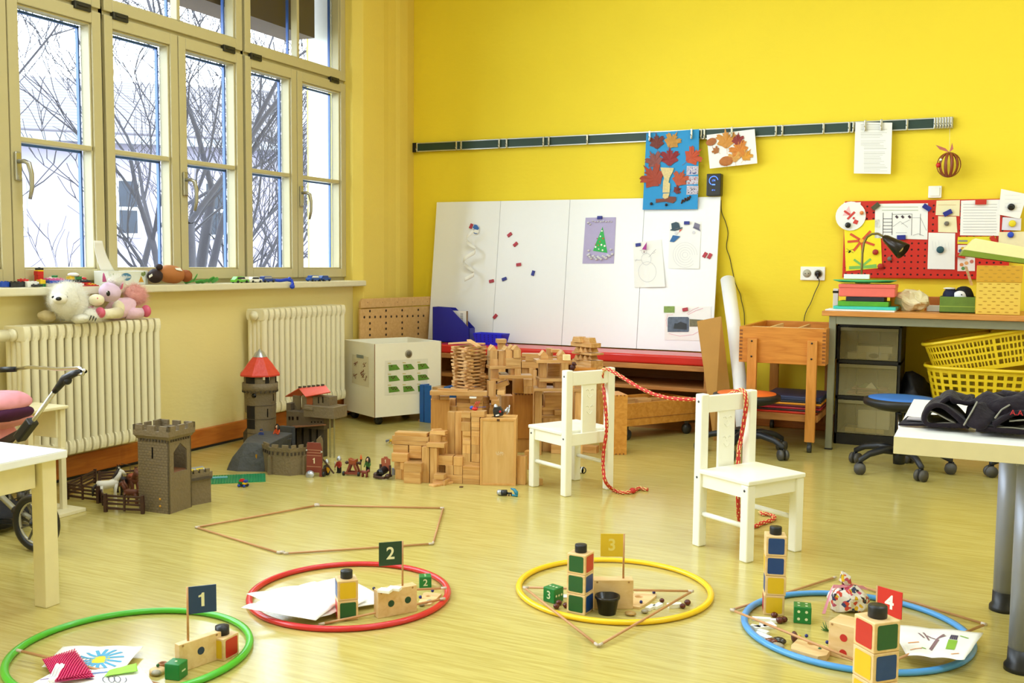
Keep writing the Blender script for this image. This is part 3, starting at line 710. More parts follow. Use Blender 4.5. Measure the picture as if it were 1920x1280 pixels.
fence((186,942),(196,958),.055,label='short brown toy fence gate between the two front panels')
MB().tube([PZ(245,918)+Vector((0,0,0)),PZ(245,918)+Vector((0,0,.105)),PZ(245,918)+Vector((-.05,0,.108))],.0015,6).build('toy_flagpole',TBROWN,label='thin brown toy pole bent over the paddock, at the tower',cat='toy')
def horse(name,loc,rz,s,body,mane,label,pitch=0,saddle=None):
 h=empty(name,loc,label=label,cat='toy horse',rot=(pitch,0,rz))
 m=MB();m.tube([(-.05*s,0,.072*s),(-.044*s,0,.075*s),(-.02*s,0,.07*s),(.01*s,0,.068*s),(.034*s,0,.074*s),(.044*s,0,.078*s)],[.005*s,.017*s,.019*s,.018*s,.018*s,.008*s],12)
 m.tube([(.03*s,0,.078*s),(.048*s,0,.1*s),(.056*s,0,.118*s)],[.015*s,.012*s,.009*s],10)
 m.tube([(.05*s,0,.122*s),(.065*s,0,.112*s),(.08*s,0,.098*s)],[.009*s,.010*s,.006*s],10)
 for x,y,k in((-.038,.010,-.006),(-.038,-.010,.004),(.03,.010,.006),(.03,-.010,-.003)):
  m.tube([(x*s,y*s,.07*s),((x+k)*s,y*s,.036*s),((x+k*.5)*s,y*s,.008*s),((x+k*.5+.002)*s,y*s,0)],[.010*s,.006*s,.005*s,.007*s],8)
 m.ball((.052*s,.005*s,.132*s),.002*s,.002*s,.005*s,6).ball((.052*s,-.005*s,.132*s),.002*s,.002*s,.005*s,6)
 m.build('body',body,h)
 m=MB();m.tube([(.05*s,0,.130*s),(.038*s,0,.112*s),(.022*s,0,.092*s)],[.004*s,.007*s,.005*s],8);m.build('mane',mane,h)
 m=MB();m.tube([(-.05*s,0,.078*s),(-.066*s,0,.064*s),(-.068*s,0,.03*s)],[.004*s,.007*s,.003*s],8);m.build('tail',mane,h)
 if saddle:MB().ball((-.005*s,0,.085*s),.02*s,.019*s,.011*s,12).build('saddle',saddle,h)
 return h
HB=pm('horse_chestnut','6E3A26',.5,var=.15);HD=pm('horse_dark','2A1E1C',.5,var=.2)
horse('toy_horse',PZ(203,938),rad(75),.95,pm('horse_white','E9E4DA',.5,var=.03),HD,'white toy horse with black mane, at the left of the paddock')
horse('toy_horse',PZ(228,925),rad(150),.85,HD,HD,'dark brown toy horse between the white one and the tower')
horse('toy_horse',PZ(246,946),rad(185),.72,HB,HB,'small chestnut toy foal nearest to the front fence')
horse('toy_horse',PZ(250,928),rad(-30),.95,HB,HD,'chestnut toy horse with reddish saddle, rearmost next to the tower',saddle=pm('saddle_rust','A0492C',.5))
#round tower
tc_=Vector((-3.340,PX(489,835,-3.340).y,0));rt_=empty('toy_castle',tc_,label='brown toy castle with round red-roofed tower, roofed house and rock base, before the far radiator',cat='toy castle')
def zt(px,py,c=tc_):return PY(px,py,c.y).z
Rt=.083
z1,z2,z3,z4,z5,z6=zt(490,720),zt(490,692),zt(490,700),zt(490,698),zt(490,670),zt(490,655)
zp=zt(490,728);zf=zt(490,718);zr=zt(490,699)
bd=empty('round_tower',(0,0,0));bd.parent=rt_
m=MB();ap=-.35*PI
m.lathe([(Rt,0),(Rt,.02),(Rt*.95,.03),(Rt*.95,zp-.12)],n=24,a0=-1.9,a1=2.9)
m.lathe([(Rt*.95,zp-.12),(Rt*.97,zp-.03),(Rt*1.0,zp-.012),(Rt*1.1,zp-.005),(Rt*1.1,zf+.004),(Rt*.98,zf+.004),(Rt*.98,zp-.005),(0,zp-.005)],n=28)
m.build('tower_shell',STONE,bd,solid=.0)
m=MB()
for a,b_ in((-.95,-.45),(.0,.5),(1.0,1.5),(2.0,2.5),(-1.7,-1.45)):m.lathe([(Rt*1.0,zf),(Rt*1.0,zr+.004),(Rt*.93,zr+.004),(Rt*.93,zf)],n=5,a0=a-PI/2+.35,a1=b_-PI/2+.35)
m.lathe([(Rt*1.0,zf),(Rt*1.0,zf+.02)],n=12,a0=-PI/2-.5,a1=-PI/2+1.6)
m.build('tower_windows',STONE,bd)
m=MB()
for i in range(22):
 a=2*PI*i/22;m.box(-.004,.004,-.004,.004,zp-.016,zp-.004)
 V=m.v[-8:];m.v[-8:]=[(x*cos(a)-y*sin(a)+Rt*1.06*cos(a),x*sin(a)+y*cos(a)+Rt*1.06*sin(a),z)for x,y,z in V]
m.build('corbels',STONED,bd)
zq=zt(490,668)
m=MB();m.lathe([(Rt*1.28,zr-.012),(Rt*1.3,zr-.004),(Rt*1.05,zr+.02),(Rt*.8,zr+.05),(Rt*.42,zq)],n=8,smooth=False,a0=.3,a1=2*PI+.3)
m.build('tower_roof',pm('toy_tile_roof','DB4638',.4,var=.08,scale=50,bump=.3),bd,bevel=.002)
m=MB();m.lathe([(Rt*.44,zq-.002),(Rt*.3,zq+.018),(Rt*.12,z6-.006),(.001,z6+.004)],n=24);m.build('roof_spire',SILV,bd)
def tang(deg,R=1.0):a=rad(-51.5+deg);return Vector((cos(a)*Rt*R,sin(a)*Rt*R,0)),a
p_,a_=tang(-22,.955);m=MB();m.tube([(0,0,0),(.003,0,0)],.012,14);m.build('round_hole',BLK,bd,loc=p_+Vector((0,0,zt(478,737))),rz=a_)
for nm_,d0,d1_,ya,yb in(('tower_opening',-58,-20,800,757),('window_opening',-58,-18,716,700),('window_opening',18,34,716,701)):
 m=MB();m.lathe([(Rt*(.958 if ya>750 else 1.003),zt(490,ya)),(Rt*(.958 if ya>750 else 1.003),zt(490,yb))],n=10,a0=rad(-51.5+d0),a1=rad(-51.5+d1_));m.build(nm_,pm('opening_dark','1C1410',.8),bd)
for px,py,s_ in((504,772,.022),(516,745,.018)):
 p_,a_=tang(math.degrees(math.asin((px-489)/33)),.95);MB().box(-.003,.003,-.002,.002,-s_,s_).build('arrow_slit',BLK,bd,loc=p_+Vector((0,0,zt(px,py))),rz=a_)
for zz in(zt(490,757),zt(490,782),zt(490,808)):
 MB().tube([(Rt*.97*cos(t*.2-2),Rt*.97*sin(t*.2-2),zz)for t in range(18)],.0012,5).build('course_line',STONED,bd)
m=MB();m.box(-.028,.028,-.02,.02,0,.085).prism([(-.028,0),(.028,0),(.0,.03)],(1,0,0),(0,0,1),(0,.04,0),(0,-.02,.085));m.build('tower_doorway',STONED,bd,loc=(-.035,-Rt*.50,0))
#rock base
a_=PZ(425,881)-tc_;b_=PZ(496,884)-tc_;ztp=PY(470,824,3.68).z;z0_=0
m=MB()
lowp=[a_,a_+(b_-a_)*.35+Vector((0,-.02,0)),b_,b_+Vector((-.06,.30,0)),a_+Vector((-.12,.34,0)),a_+Vector((-.09,.12,0))]
topp=[a_+Vector((.055,.05,ztp*.9)),a_+(b_-a_)*.45+Vector((0,.03,ztp*.98)),b_+Vector((0,.03,ztp*.93)),b_+Vector((-.06,.29,ztp)),a_+Vector((-.03,.30,ztp*1.05)),a_+Vector((.02,.13,ztp*1.04))]
midp=[(l*.5+t*.5)+Vector((random.uniform(-.012,.0),random.uniform(-.012,.0),0))for l,t in zip(lowp,topp)];midp[2]=b_*.5+topp[2]*.5
k=6
m._a(lowp+midp+topp,[(i,(i+1)%k,k+(i+1)%k,k+i)for i in range(k)]+[(k+i,k+(i+1)%k,2*k+(i+1)%k,2*k+i)for i in range(k)]+[tuple(range(2*k,3*k))])
m.build('rock_base',ROCK,rt_,bevel=.004)
MB().box(-.0035,.0035,-.003,.002,0,.065).build('gold_strip',GOLD,rt_,loc=b_+Vector((-.045,-.001,.012)))
#curved front wall
zc=PY(540,834,3.62).z;arc=[PZ(493,882),PZ(508,889),PZ(545,892),PZ(572,889),PZ(592,881),PZ(604,868)]
arc=[p-tc_ for p in arc];cen=Vector((sum(p.x for p in arc)/6,max(p.y for p in arc)+.06,0))
m=MB();mm=MB();cb=MB()
for i in range(5):
 p,q=arc[i],arc[i+1];ip=(cen-p).normalized()*.009;iq=(cen-q).normalized()*.009;op,oq=-ip*.7,-iq*.7;Z=Vector((0,0,1))
 m._a([p,q,q+iq,p+ip,p+Z*zc*.78,q+Z*zc*.78,q+iq+Z*zc*.78,p+ip+Z*zc*.78],[(0,1,5,4),(1,2,6,5),(2,3,7,6),(3,0,4,7),(4,5,6,7)])
 m._a([p+op*.3+Z*zc*.76,q+oq*.3+Z*zc*.76,q+iq+Z*zc*.76,p+ip+Z*zc*.76,p+op+Z*zc*.9,q+oq+Z*zc*.9,q+iq*.2+Z*zc*.9,p+ip*.2+Z*zc*.9],[(0,1,5,4),(1,2,6,5),(2,3,7,6),(3,0,4,7),(4,5,6,7)])
 kk=2 if i in(1,2)else 1
 for j in range(kk):
  t0,t1=(j+.2)/kk,(j+.8)/kk;P_a,P_b=p+op+(q+oq-p-op)*t0,p+op+(q+oq-p-op)*t1;P_a.z=P_b.z=zc*.9
  mm._a([P_a,P_b,P_b+iq,P_a+ip,P_a+Z*.014,P_b+Z*.014,P_b+iq+Z*.014,P_a+ip+Z*.014],[(0,1,5,4),(1,2,6,5),(2,3,7,6),(3,0,4,7),(4,5,6,7)])
 for j in range(4):
  t=(j+.5)/4;c=p+(q-p)*t;cb.box(c.x-.003,c.x+.003,c.y-.008,c.y-.001,zc*.66,zc*.76)
 if i in(1,3):m.bar(p-ip*.6,p-ip*.2+Z*zc*.62,.02,.012)
m.build('curved_wall',STONE,rt_);mm.build('merlons',STONE,rt_);cb.build('corbels',STONED,rt_)
#gate arch behind the wall
g=PY(534,834,3.95)-tc_;m=MB()
m.tube([g+Vector((.032*cos(t*PI/10),0,.036*sin(t*PI/10)*(1.25 if t==5 else 1)))for t in range(11)],.005,6);m.build('gate_arch',pm('toy_tan','9A835C',.6),rt_)
MB().box(-.04,.04,-.01,.015,0,.09).build('gate_back',ROCK,rt_,loc=(g.x-.01,g.y+.03,.06))
#house on stilts
yh=4.05
def HH(px,py,y=yh):return PY(px,py,y)-tc_
def hbox(m,px0,px1,py0,py1,y0,y1):
 a,b=PY(px0,py1,y0)-tc_,PY(px1,py0,y0)-tc_;m.box(a.x,b.x,y0-tc_.y,y1-tc_.y,a.z,b.z)
hs=empty('castle_house');hs.parent=rt_
m=MB();hbox(m,566,617,745,766,yh,yh+.07);hbox(m,549,563,742,790,yh+.05,yh+.058);m.build('house_wall',STONE,hs)
m=MB();A1,A2,A3,A4=HH(573,744,yh-.02),HH(620,735,yh-.02),HH(611,723,yh+.05),HH(560,728,yh+.05)
m._a([A1,A2,A3,A4],[(0,1,2,3)]);A5,A6=HH(535,743,yh+.12),HH(560,741,yh+.14)
m._a([A4,A3,HH(600,741,yh+.14),A5],[(0,1,2,3)])
m.build('house_roof',pm('toy_orange_roof','E2502F',.4,var=.04),hs,solid=.005,recalc=False)
m=MB()
for i in range(6):
 c=A4+(A3-A4)*(i+.3)/6;m.box(c.x-.008,c.x+.008,c.y-.004,c.y+.004,c.z,c.z+.010)
m.build('ridge_tiles',STONED,hs)
m=MB();hbox(m,575,586,744,765,yh-.002,yh);m.build('house_door',pm('toy_orange_door','A8552C',.5),hs)
m=MB();hbox(m,596,598,744,756,yh-.002,yh);hbox(m,604,606,743,755,yh-.002,yh);m.build('arrow_slit',BLK,hs)
m=MB();hbox(m,569,626,764,781,yh-.035,yh+.08);hbox(m,569,586,764,768,yh-.04,yh-.03);m.build('balcony',STONE,hs,bevel=.002)
m=MB();hbox(m,537,607,776,799,yh-.005,yh+.09);hbox(m,537,545,756,776,yh+.02,yh+.07);m.build('middle_floor',pm('toy_stone_mid','655744',.6,var=.12,scale=60,bump=.3),hs,bevel=.002)
m=MB()
for x in(541,547,556):hbox(m,x,x+3,781,787,yh-.007,yh-.004)
for x in range(583,606,6):hbox(m,x,x+2,790,792,yh-.007,yh-.004)
m.build('floor_holes',BLK,hs)
m=MB();m._a([HH(532,806,yh-.05),HH(560,800,yh-.06),HH(612,796,yh-.04),HH(606,794,yh+.05),HH(540,797,yh+.05)],[(0,1,2,3,4)]);m.build('terrace',pm('toy_orange_floor','8A5A38',.6),hs,solid=.005)
m=MB()
for x0,x1 in((546,552),(556,565),(569,579),(584,592),(596,607)):
 a,b2=HH(x0,800,yh),HH(x1,800,yh);m.box(a.x,b2.x,yh-tc_.y,yh-tc_.y+.02,0,a.z)
m.box(HH(546,800).x,HH(607,800).x,yh-tc_.y+.02,yh-tc_.y+.03,0,HH(600,800).z)
m.build('stilts',STONED,hs)
m=MB()
for x in(618,626):
 a=HH(x,788);m.box(a.x-.003,a.x+.003,yh-tc_.y,yh-tc_.y+.006,0,HH(x,775).z)
m.build('balcony_post',pm('toy_pale_post','9C9468',.5),hs)
#green baseplate with a strip and a small car
ga,gb,gc=PZ(385,908),PZ(498,903),PZ(404,884);dg_,ng,lg_=frame_at(ga,gb)
if ng.y<0:ng=-ng
GRN=pm('baseplate_green','1E8A55',.4,var=.04)
bp2=empty('baseplate',ga,label='flat green toy brick baseplate on the floor before the grey castle rock',cat='baseplate')
wB=.17
MB().prism([(0,0),(lg_,0),(lg_,wB),(0,wB)],dg_,ng,(0,0,.0025)).build('plate',GRN,bp2)
m=MB()
for i in range(int(lg_/.012)):
 for j in range(int(wB/.012)):c=dg_*(i+.5)*.012+ng*(j+.5)*.012;m.cyl((c.x,c.y,.0025),.0036,.0018,6)
m.build('studs',GRN,bp2)
sp=empty('brick_strip',PZ(415,893,.004),label='light blue toy brick strip on the far left of the green baseplate',cat='toy bricks',rot=(0,0,atan2(dg_.y,dg_.x)))
sp.location=ga+dg_*.035+ng*.105+Vector((0,0,.0045));m=MB();m.box(-.035,.055,-.008,.008,0,.0045);m.build('strip',pm('toy_light_blue','7CC4D4',.35),sp)
lc=PZ(456,912);cr=empty('brick_car',lc,label='tiny red and blue toy brick car in front of the green baseplate',cat='toy car',rot=(0,0,.1))
for(x0,x1,y0,y1,z0,z1,c)in((-.02,.02,-.012,.012,.006,.012,K_),(-.018,.0,-.010,.010,.012,.022,G_),(.002,.016,-.010,.010,.012,.02,Y_),(-.016,.006,-.008,.008,.022,.03,R_),(.006,.02,-.008,.008,.020,.03,B_),(-.012,.004,-.006,.006,.03,.034,R_)):
 MB().box(x0,x1,y0,y1,z0,z1).build('brick',pm('toy_brick_'+c,c,.3),cr,bevel=.0006)
for sx in(-.013,.013):
 for sy in(-.013,.013):MB().tube([(sx,sy-.003,.006),(sx,sy+.003,.006)],.006,10).build('wheel',pm('toy_brick_'+B_,B_,.3),cr)
 #toy figures
def figure(px,py,label,torso,legs,helm='helmet',hc=None,rz=0,s=1.0,z=0,shield=None,lie=False,loc=None,spear=None):
 p=loc if loc is not None else PZ(px,py,z);f=empty('toy_figure',p,label=label,cat='toy figure',group='toy figures at the castle',rot=(PI/2-.15 if lie else 0,0,rz))
 if lie:f.location.z+=.012
 k=.001*s*1.05
 m=MB();m.box(-9*k,-1*k,-6*k,6*k,0,26*k).box(1*k,9*k,-6*k,6*k,0,26*k).box(-9*k,-1*k,-10*k,-5*k,0,5*k).box(1*k,9*k,-10*k,-5*k,0,5*k);m.build('legs',legs,f,bevel=.0015)
 m=MB();m.prism([(-9*k,25*k),(9*k,25*k),(11*k,44*k),(7*k,50*k),(-7*k,50*k),(-11*k,44*k)],(1,0,0),(0,0,1),(0,12*k,0),(0,-6*k,0));m.build('torso',torso,f,bevel=.002)
 m=MB();m.tube([(-11*k,0,46*k),(-15*k,-3*k,36*k),(-13*k,-10*k,28*k)],[4*k,3.6*k,3*k],8);m.ball((-13*k,-12*k,27*k),3.6*k);m.build('arm',torso,f)
 m=MB();m.tube([(11*k,0,46*k),(15*k,-3*k,36*k),(13*k,-10*k,28*k)],[4*k,3.6*k,3*k],8);m.ball((13*k,-12*k,27*k),3.6*k);m.build('arm',torso,f)
 MB().ball((0,0,59*k),9*k,9*k,9.5*k).build('head',SKIN,f)
 m=MB()
 if helm=='helmet':m.lathe([(11.5*k,57*k),(10.8*k,62*k),(8*k,70*k),(2*k,75*k),(.01*k,77*k)],n=14)
 elif helm=='hood':m.lathe([(13*k,44*k),(12.5*k,56*k),(10*k,68*k),(3*k,75*k),(.01*k,76*k)],n=12,a0=-PI/2+.7,a1=1.5*PI-.7)
 else:m.lathe([(10.5*k,58*k),(10*k,66*k),(5*k,71*k),(.01*k,72*k)],n=12)
 m.build('helmet' if helm=='helmet' else 'headwear',hc or SILV,f)
 if shield:m=MB();m.prism([(-8*k,14*k),(0,-2*k),(8*k,14*k),(8*k,28*k),(-8*k,28*k)],(1,0,0),(0,0,1),(0,2*k,0),(12*k,-15*k,12*k));m.build('shield',shield,f,bevel=.001)
 if spear:MB().tube([(-14*k,-12*k,10*k),(-10*k,-16*k,52*k)],1.4*k,6).build('sword',SILV,f)
 return f
TR,TB_,TG,TK=pm('toy_tunic_red','A5311F',.5),pm('toy_tunic_blue','2B3A78',.5),pm('toy_tunic_green','3F6B2A',.5),pm('toy_black','1B1B1E',.45)
ztr=ztp*.97
figure(490,0,'toy figure in blue with orange arms standing on the castle rock',TB_,TB_,'cap',pm('toy_navy','232A4A',.5),loc=PY(490,824,3.80),s=.72,rz=.4)
figure(520,0,'toy figure in fiery red and orange with a dark hood beside the castle gate',pm('toy_flame','D9501E',.5,var=.4,scale=120),TR,'hood',TK,loc=PY(520,822,3.86),s=.92)
MB().box(-.04,.055,-.05,.05,0,.004).build('toy_platform',ROCK,loc=PY(518,824,3.85),label='grey toy rock platform carrying the red hooded toy figure',cat='toy castle')
figure(613,890,'toy knight with silver helmet and yellow shield right of the siege tower',pm('toy_mail','6E6A5A',.5),TK,'helmet',SILV,shield=pm('toy_shield_yellow','DFA21E',.4),s=.92,rz=.2)
figure(636,886,'toy knight with silver helmet, red and black tunic and a sword',TR,TK,'helmet',SILV,s=1.0,spear=True,rz=-.2)
figure(690,884,'toy figure in green with a black hood behind the cannon',TG,TK,'hood',TK,s=.9)
figure(724,830,'yellow and grey toy figure lying alone on the floor left of the wooden blocks',pm('toy_tunic_yellow','DDB21C',.5),pm('toy_grey','8C90A0',.5),'cap',TK,lie=True,rz=rad(95),s=.82)
#siege tower with the number 1
sg=PZ(590,893);d,n,l=Vector((.97,.2,0)).normalized(),Vector((-.2,.97,0)).normalized(),.078
sgt=empty('siege_tower',sg-d*.042,label='red-brown toy siege tower panel marked with the number 1',cat='toy')
hS=PY(590,830,sg.y).z;Zt=(Vector((0,0,1))+n*.03)
MB().prism([(0,.015),(.014,0),(.014,.018),(l-.014,.018),(l-.014,0),(l,.0),(l-.002,hS*.8),(l-.01,hS),(.004,hS),(.002,hS*.8)],d,Zt,n*.006).build('front_panel',RBROWN,sgt,bevel=.001)
m=MB()
for z in(.045,.095,.108,.12):m.line([(.004,z),(l-.006,z)],.0018,lambda u,v:tuple(d*u+Zt*v-n*.0006))
m.build('batten_lines',pm('toy_batten','C99A78',.5),sgt)
text_mesh('number','1',.036,pm('toy_cream_print','E9D9B4',.5),sgt,tuple(d*l*.5+Zt*.072-n*.001),(PI/2,0,atan2(d.y,d.x)),.0003)
MB().bar(d*l+n*.01+Vector((0,0,.08)),d*(l+.035)+n*.05+Vector((0,0,.008)),.006,.006).build('ladder',TBROWN,sgt)
MB().prism([(0,0),(.05,0),(.05,.03),(0,.03)],n,(0,0,1),d*.006,d*(l-.002)+Vector((0,0,.006))).build('side_board',TBROWN,sgt)
for a in(.008,.055):MB().tube([d*(l+.002)+n*a+Vector((0,0,.012)),d*(l+.01)+n*a+Vector((0,0,.012))],.012,14).build('wheel',TK,sgt)
MB().ball(d*.004+Vector((0,0,.118)),.004).build('rivet',SILV,sgt);MB().ball(d*(l-.002)+Vector((0,0,.114)),.005).build('rivet',SILV,sgt)
shd=PZ(582,894);m=MB();m.lathe([(.0,.012),(.014,.008),(.02,.0)],n=14);m.build('toy_shield',SILV,loc=shd+Vector((0,-.004,.012)),rot=(1.1,0,.3),label='small silver toy shield leaning at the foot of the siege tower',cat='toy')
#catapult
cp=PZ(662,890);cat=empty('toy_catapult',cp,label='red-brown toy catapult on small wheels between the knights and the cannon',cat='toy',rot=(0,0,.25))
m=MB();m.box(-.035,.032,-.022,-.014,.006,.016).box(-.035,.032,.014,.022,.006,.016).box(-.035,-.026,-.02,.02,.006,.014).box(.024,.032,-.02,.02,.006,.014);m.build('base_frame',RBROWN,cat,bevel=.001)
m=MB();m.bar((-.024,-.016,.012),(-.008,-.016,.055),.010,.008).bar((.026,-.016,.012),(.008,-.016,.055),.010,.008).bar((-.024,.016,.012),(-.008,.016,.055),.010,.008).bar((.026,.016,.012),(.008,.016,.055),.010,.008);m.build('uprights',RBROWN,cat,bevel=.001)
m=MB();m.prism([(-.016,.05),(.018,.048),(.02,.075),(.004,.07),(-.018,.078)],(1,0,0),(0,0,1),(0,.03,0),(0,-.015,0));m.build('throwing_arm',pm('toy_rust','94451F',.5),cat,bevel=.002)
m=MB();m.tube([(-.03,0,.056),(.032,0,.056)],.006,10);m.ball((-.03,0,.056),.008).ball((.032,0,.056),.008);m.build('cross_beam',TBROWN,cat)
for x in(-.038,.034):MB().tube([(x-.004,-.02,.010),(x+.004,-.02,.010)],.010,12).build('wheel',TK,cat)
#torch
tt=PZ(677,884);to=empty('toy_torch',tt,label='thin grey toy torch with orange flame beside the catapult',cat='toy')
MB().tube([(0,0,0),(0,0,.052)],.0015,6).lathe([(.002,.045),(.006,.058)],n=8).build('torch_pole',TK,to)
MB().lathe([(.004,.055),(.006,.062),(.003,.074),(.0005,.082)],n=8).build('flame',pm('toy_flame_orange','E8713A',.4),to)
dgx=empty('toy_dog',PZ(684,894),label='small red-brown toy animal in front of the green toy figure',cat='toy animal');m=MB()
m.tube([(-.014,0,.022),(.014,0,.022)],[.008,.007],8)
for x in(-.011,.011):
 for y in(-.005,.005):m.tube([(x,y,.02),(x,y,0)],.003,6)
m.ball((.019,0,.03),.007);m.build('body',RBROWN,dgx)
#cannon
cn=PZ(718,896);can=empty('toy_cannon',cn,label='dark toy cannon with brown back board, at the left end of the wooden blocks',cat='toy',rot=(0,0,-.05))
m=MB();m.prism([(-.024,.03),(.024,.03),(.024,.085),(.012,.088),(.006,.095),(-.006,.095),(-.012,.088),(-.024,.085)],(1,0,0),(0,0,1),(0,.005,0),(0,.02,0));m.build('back_board',pm('toy_board','A4553A',.5),can,bevel=.001)
text_mesh('board_emblem','1',.022,pm('toy_cream_print','E9D9B4',.5),can,(0,.0192,.074),(PI/2,0,0),.0003)
m=MB();m.tube([(0,.016,.036),(0,-.02,.028),(0,-.024,.028)],[.018,.016,.018],16);m.build('barrel',TK,can)
MB().tube([(0,-.025,.028),(0,-.0255,.028)],.011,14).build('bore',BLK,can)
m=MB();m.prism([(-.03,.004),(.03,.004),(.03,.014),(-.03,.014)],(0,1,0),(0,0,1),(.008,0,0),(-.03,0,0));m.prism([(-.03,.004),(.03,.004),(.03,.014),(-.03,.014)],(0,1,0),(0,0,1),(.008,0,0),(.022,0,0));m.box(-.03,.03,-.034,-.026,.004,.014)
m.bar((-.026,.02,.012),(-.026,.018,.058),.006,.01).bar((.026,.02,.012),(.026,.018,.058),.006,.01).ball((-.032,-.01,.014),.012).ball((.032,-.01,.014),.012);m.build('carriage',TBROWN,can,bevel=.001)
MB().box(-.006,.006,-.006,.006,0,.032).build('toy_post',pm('toy_grey','8C90A0',.5),loc=PZ(738,890),label='tiny grey toy post between the cannon and the wooden blocks',cat='toy')
#wooden block city
ORD=['topmost','second from the top','third from the top','fourth from the top','fifth from the top','sixth from the top','seventh from the top','eighth from the top','ninth from the top']
def plane_hit(px,py,P,n):
 v=_ray(px,py);return CAM+v*((P-CAM).dot(n)/v.dot(n))
class PL:
 """vertical plane through a point, turned by a degrees; +/- moves it back or forward"""
 def __init__(s,P,a,off=0):s.P,s.a,s.off=P,a,off
 def __add__(s,d):return PL(s.P,s.a,s.off+d)
 def __sub__(s,d):return PL(s.P,s.a,s.off-d)
def blk(px0,px1,py0,py1,Y,a=8,dep=.04,label=None,name='wooden_block',mat=None,group='wooden building blocks',floor=False,shape='box',bev=.0012,tilt=0,fz=None):
 """block whose front face spans those pixels in a vertical plane turned by a degrees"""
 mx,my=(px0+px1)/2,(py0+py1)/2
 if isinstance(Y,PL):
  ar=rad(Y.a);nn=Vector((-sin(ar),cos(ar),0));P=plane_hit(mx,my,Y.P+nn*Y.off,nn)
  if a==8:a=Y.a
 else:P=PY(mx,my,Y)
 a=rad(a)
 u=Vector((cos(a),sin(a),0));n=Vector((-sin(a),cos(a),0))
 A,B=plane_hit(px0,my,P,n),plane_hit(px1,my,P,n);z1=plane_hit(mx,py0,P,n).z;z0=plane_hit(mx,py1,P,n).z
 if floor:z0=0
 w=(B-A).dot(u);h=z1-z0;c=(A+B)/2
 m=MB()
 if shape=='box':m.box(-w/2,w/2,0,dep,0,h)
 elif shape=='tri':m.prism([(-w/2,0),(w/2,0),(0,h)],(1,0,0),(0,0,1),(0,dep,0))
 elif shape=='cyl':m.cyl((0,w/2,0),w/2,h,24)
 elif shape=='trap':m.prism([(-w/2,0),(w/2,0),(w*.33,h),(-w*.33,h)],(1,0,0),(0,0,1),(0,dep,0))
 mt=mat or(BEECHX if w>h*1.3 else BEECH)
 o=m.build(name,mt,None,bevel=bev,loc=(c.x,c.y,z0),rot=(0,tilt,a))
 tag(o,label,'block' if name!='wooden_plank' else 'plank',group)
 return o
def stack(desc,rows,Y,a=8,dep=.04,floor_last=False,name='wooden_block',**kw):
 n=len(rows)
 for i,r in enumerate(rows):
  o=ORD[i]if i<n-1 or n==1 else 'bottom one'
  d=r[4]if len(r)>4 else 0;dp=r[5]if len(r)>5 else dep
  blk(r[0],r[1],r[2],r[3],Y+d,a,dp,'%s, %s'%(desc,o),name,floor=(floor_last and i==n-1),**kw)
YA=PL(PZ(830,904.5)+Vector((0,.008,0)),13)
P_=lambda*k,**q:blk(*k,**q)
#low wall at the left
blk(740,800,811,818,YA,8,.05,'long wooden plank lying on top of the low left block wall','wooden_plank')
blk(735,804,818,826.5,YA,8,.06,'long wooden plank, second from the top of the low left wall','wooden_plank')
blk(734,800,826.5,834,YA,8,.06,'long wooden plank, third from the top of the low left wall','wooden_plank')
blk(737,765,834,850,YA,8,.06,'beech block under the long planks at the left end of the wall')
stack('flat wooden block in the small stack under the long planks',[(767,790,835,843.5),(767,790,843.5,851.5),(767,790,851.5,859),(767,790,859,867,.02)],YA,8,.05)
blk(734,764,850,866,YA-.025,8,.07,'pale block jutting out at the left end of the low wall')
stack('small flat block low at the left end of the wall',[(739,751,866,873),(739,751,873,880),(741,753,880,896)],YA+.01,8,.05,floor_last=True)
blk(750,757,866,880,YA-.02,8,.05,'small upright block beside the lowest flat blocks of the wall');blk(753,759,880,898,YA,8,.04,'dark small block behind the two front bricks at the left',floor=True)
stack('brick-sized beech block standing out in front of the low left wall',[(757,790,868,885),(757,788,885,901)],YA-.06,8,.07,floor_last=True)
blk(791,804.5,838,901,YA-.03,8,.04,'left one of two upright pillars in the low wall',floor=True)
blk(806,819,839,902,YA-.03,8,.04,'right one of two upright pillars in the low wall',floor=True)
blk(799,833,831,839,YA-.035,8,.06,'flat plate lying across the two upright pillars')
blk(805,826,815,831,YA+.0,30,.05,'cube on the flat plate above the two pillars',)
blk(806,834,808,815,YA-.0,10,.04,'white-lit plank on top of the cube above the pillars','wooden_plank')
blk(812,830,805,808,YA+.02,45,.03,'thin plank lying askew above the cube','wooden_plank')
blk(827,835,818,826,YA+.02,8,.03,'tiny block peeking out behind the cube');blk(822,833,839,853,YA+.02,8,.03,'dark block in the shadow behind the right pillar')
#middle small blocks
blk(820,849,854,872,YA-.005,8,.05,'wide block above the middle front blocks');blk(850,867,856,873,YA-.012,8,.05,'square block right of the wide middle block')
blk(820,834,872,889,YA+.02,8,.04,'recessed dark block below the wide middle block');blk(835,850,872,890,YA-.01,8,.05,'left one of two square blocks in the middle row')
blk(850.5,867,873,890,YA-.01,8,.05,'right one of two square blocks in the middle row')
blk(820,834,889,905,YA+.03,8,.04,'bottom block behind the loose brick',floor=True)
stack('long flat block in the lowest middle rows',[(834,867,890,898.5),(834,867,898.5,907)],YA-.01,8,.05,floor_last=True)
blk(813,832,889.5,899,YA-.07,12,.045,'small brick standing on the loose plank in front',fz=1)
blk(811,834,899,905,YA-.06,0,.05,'thin block under the small front brick',floor=True)
o=blk(801,816,908,916,3.72,14,.11,'loose beech plank lying on the floor in front of the wall','wooden_plank',floor=True);o.rotation_euler.z=rad(-22)
blk(792,806,904,907,3.79,10,.03,'thin flat piece of wood lying on the floor left of the loose plank',floor=True)
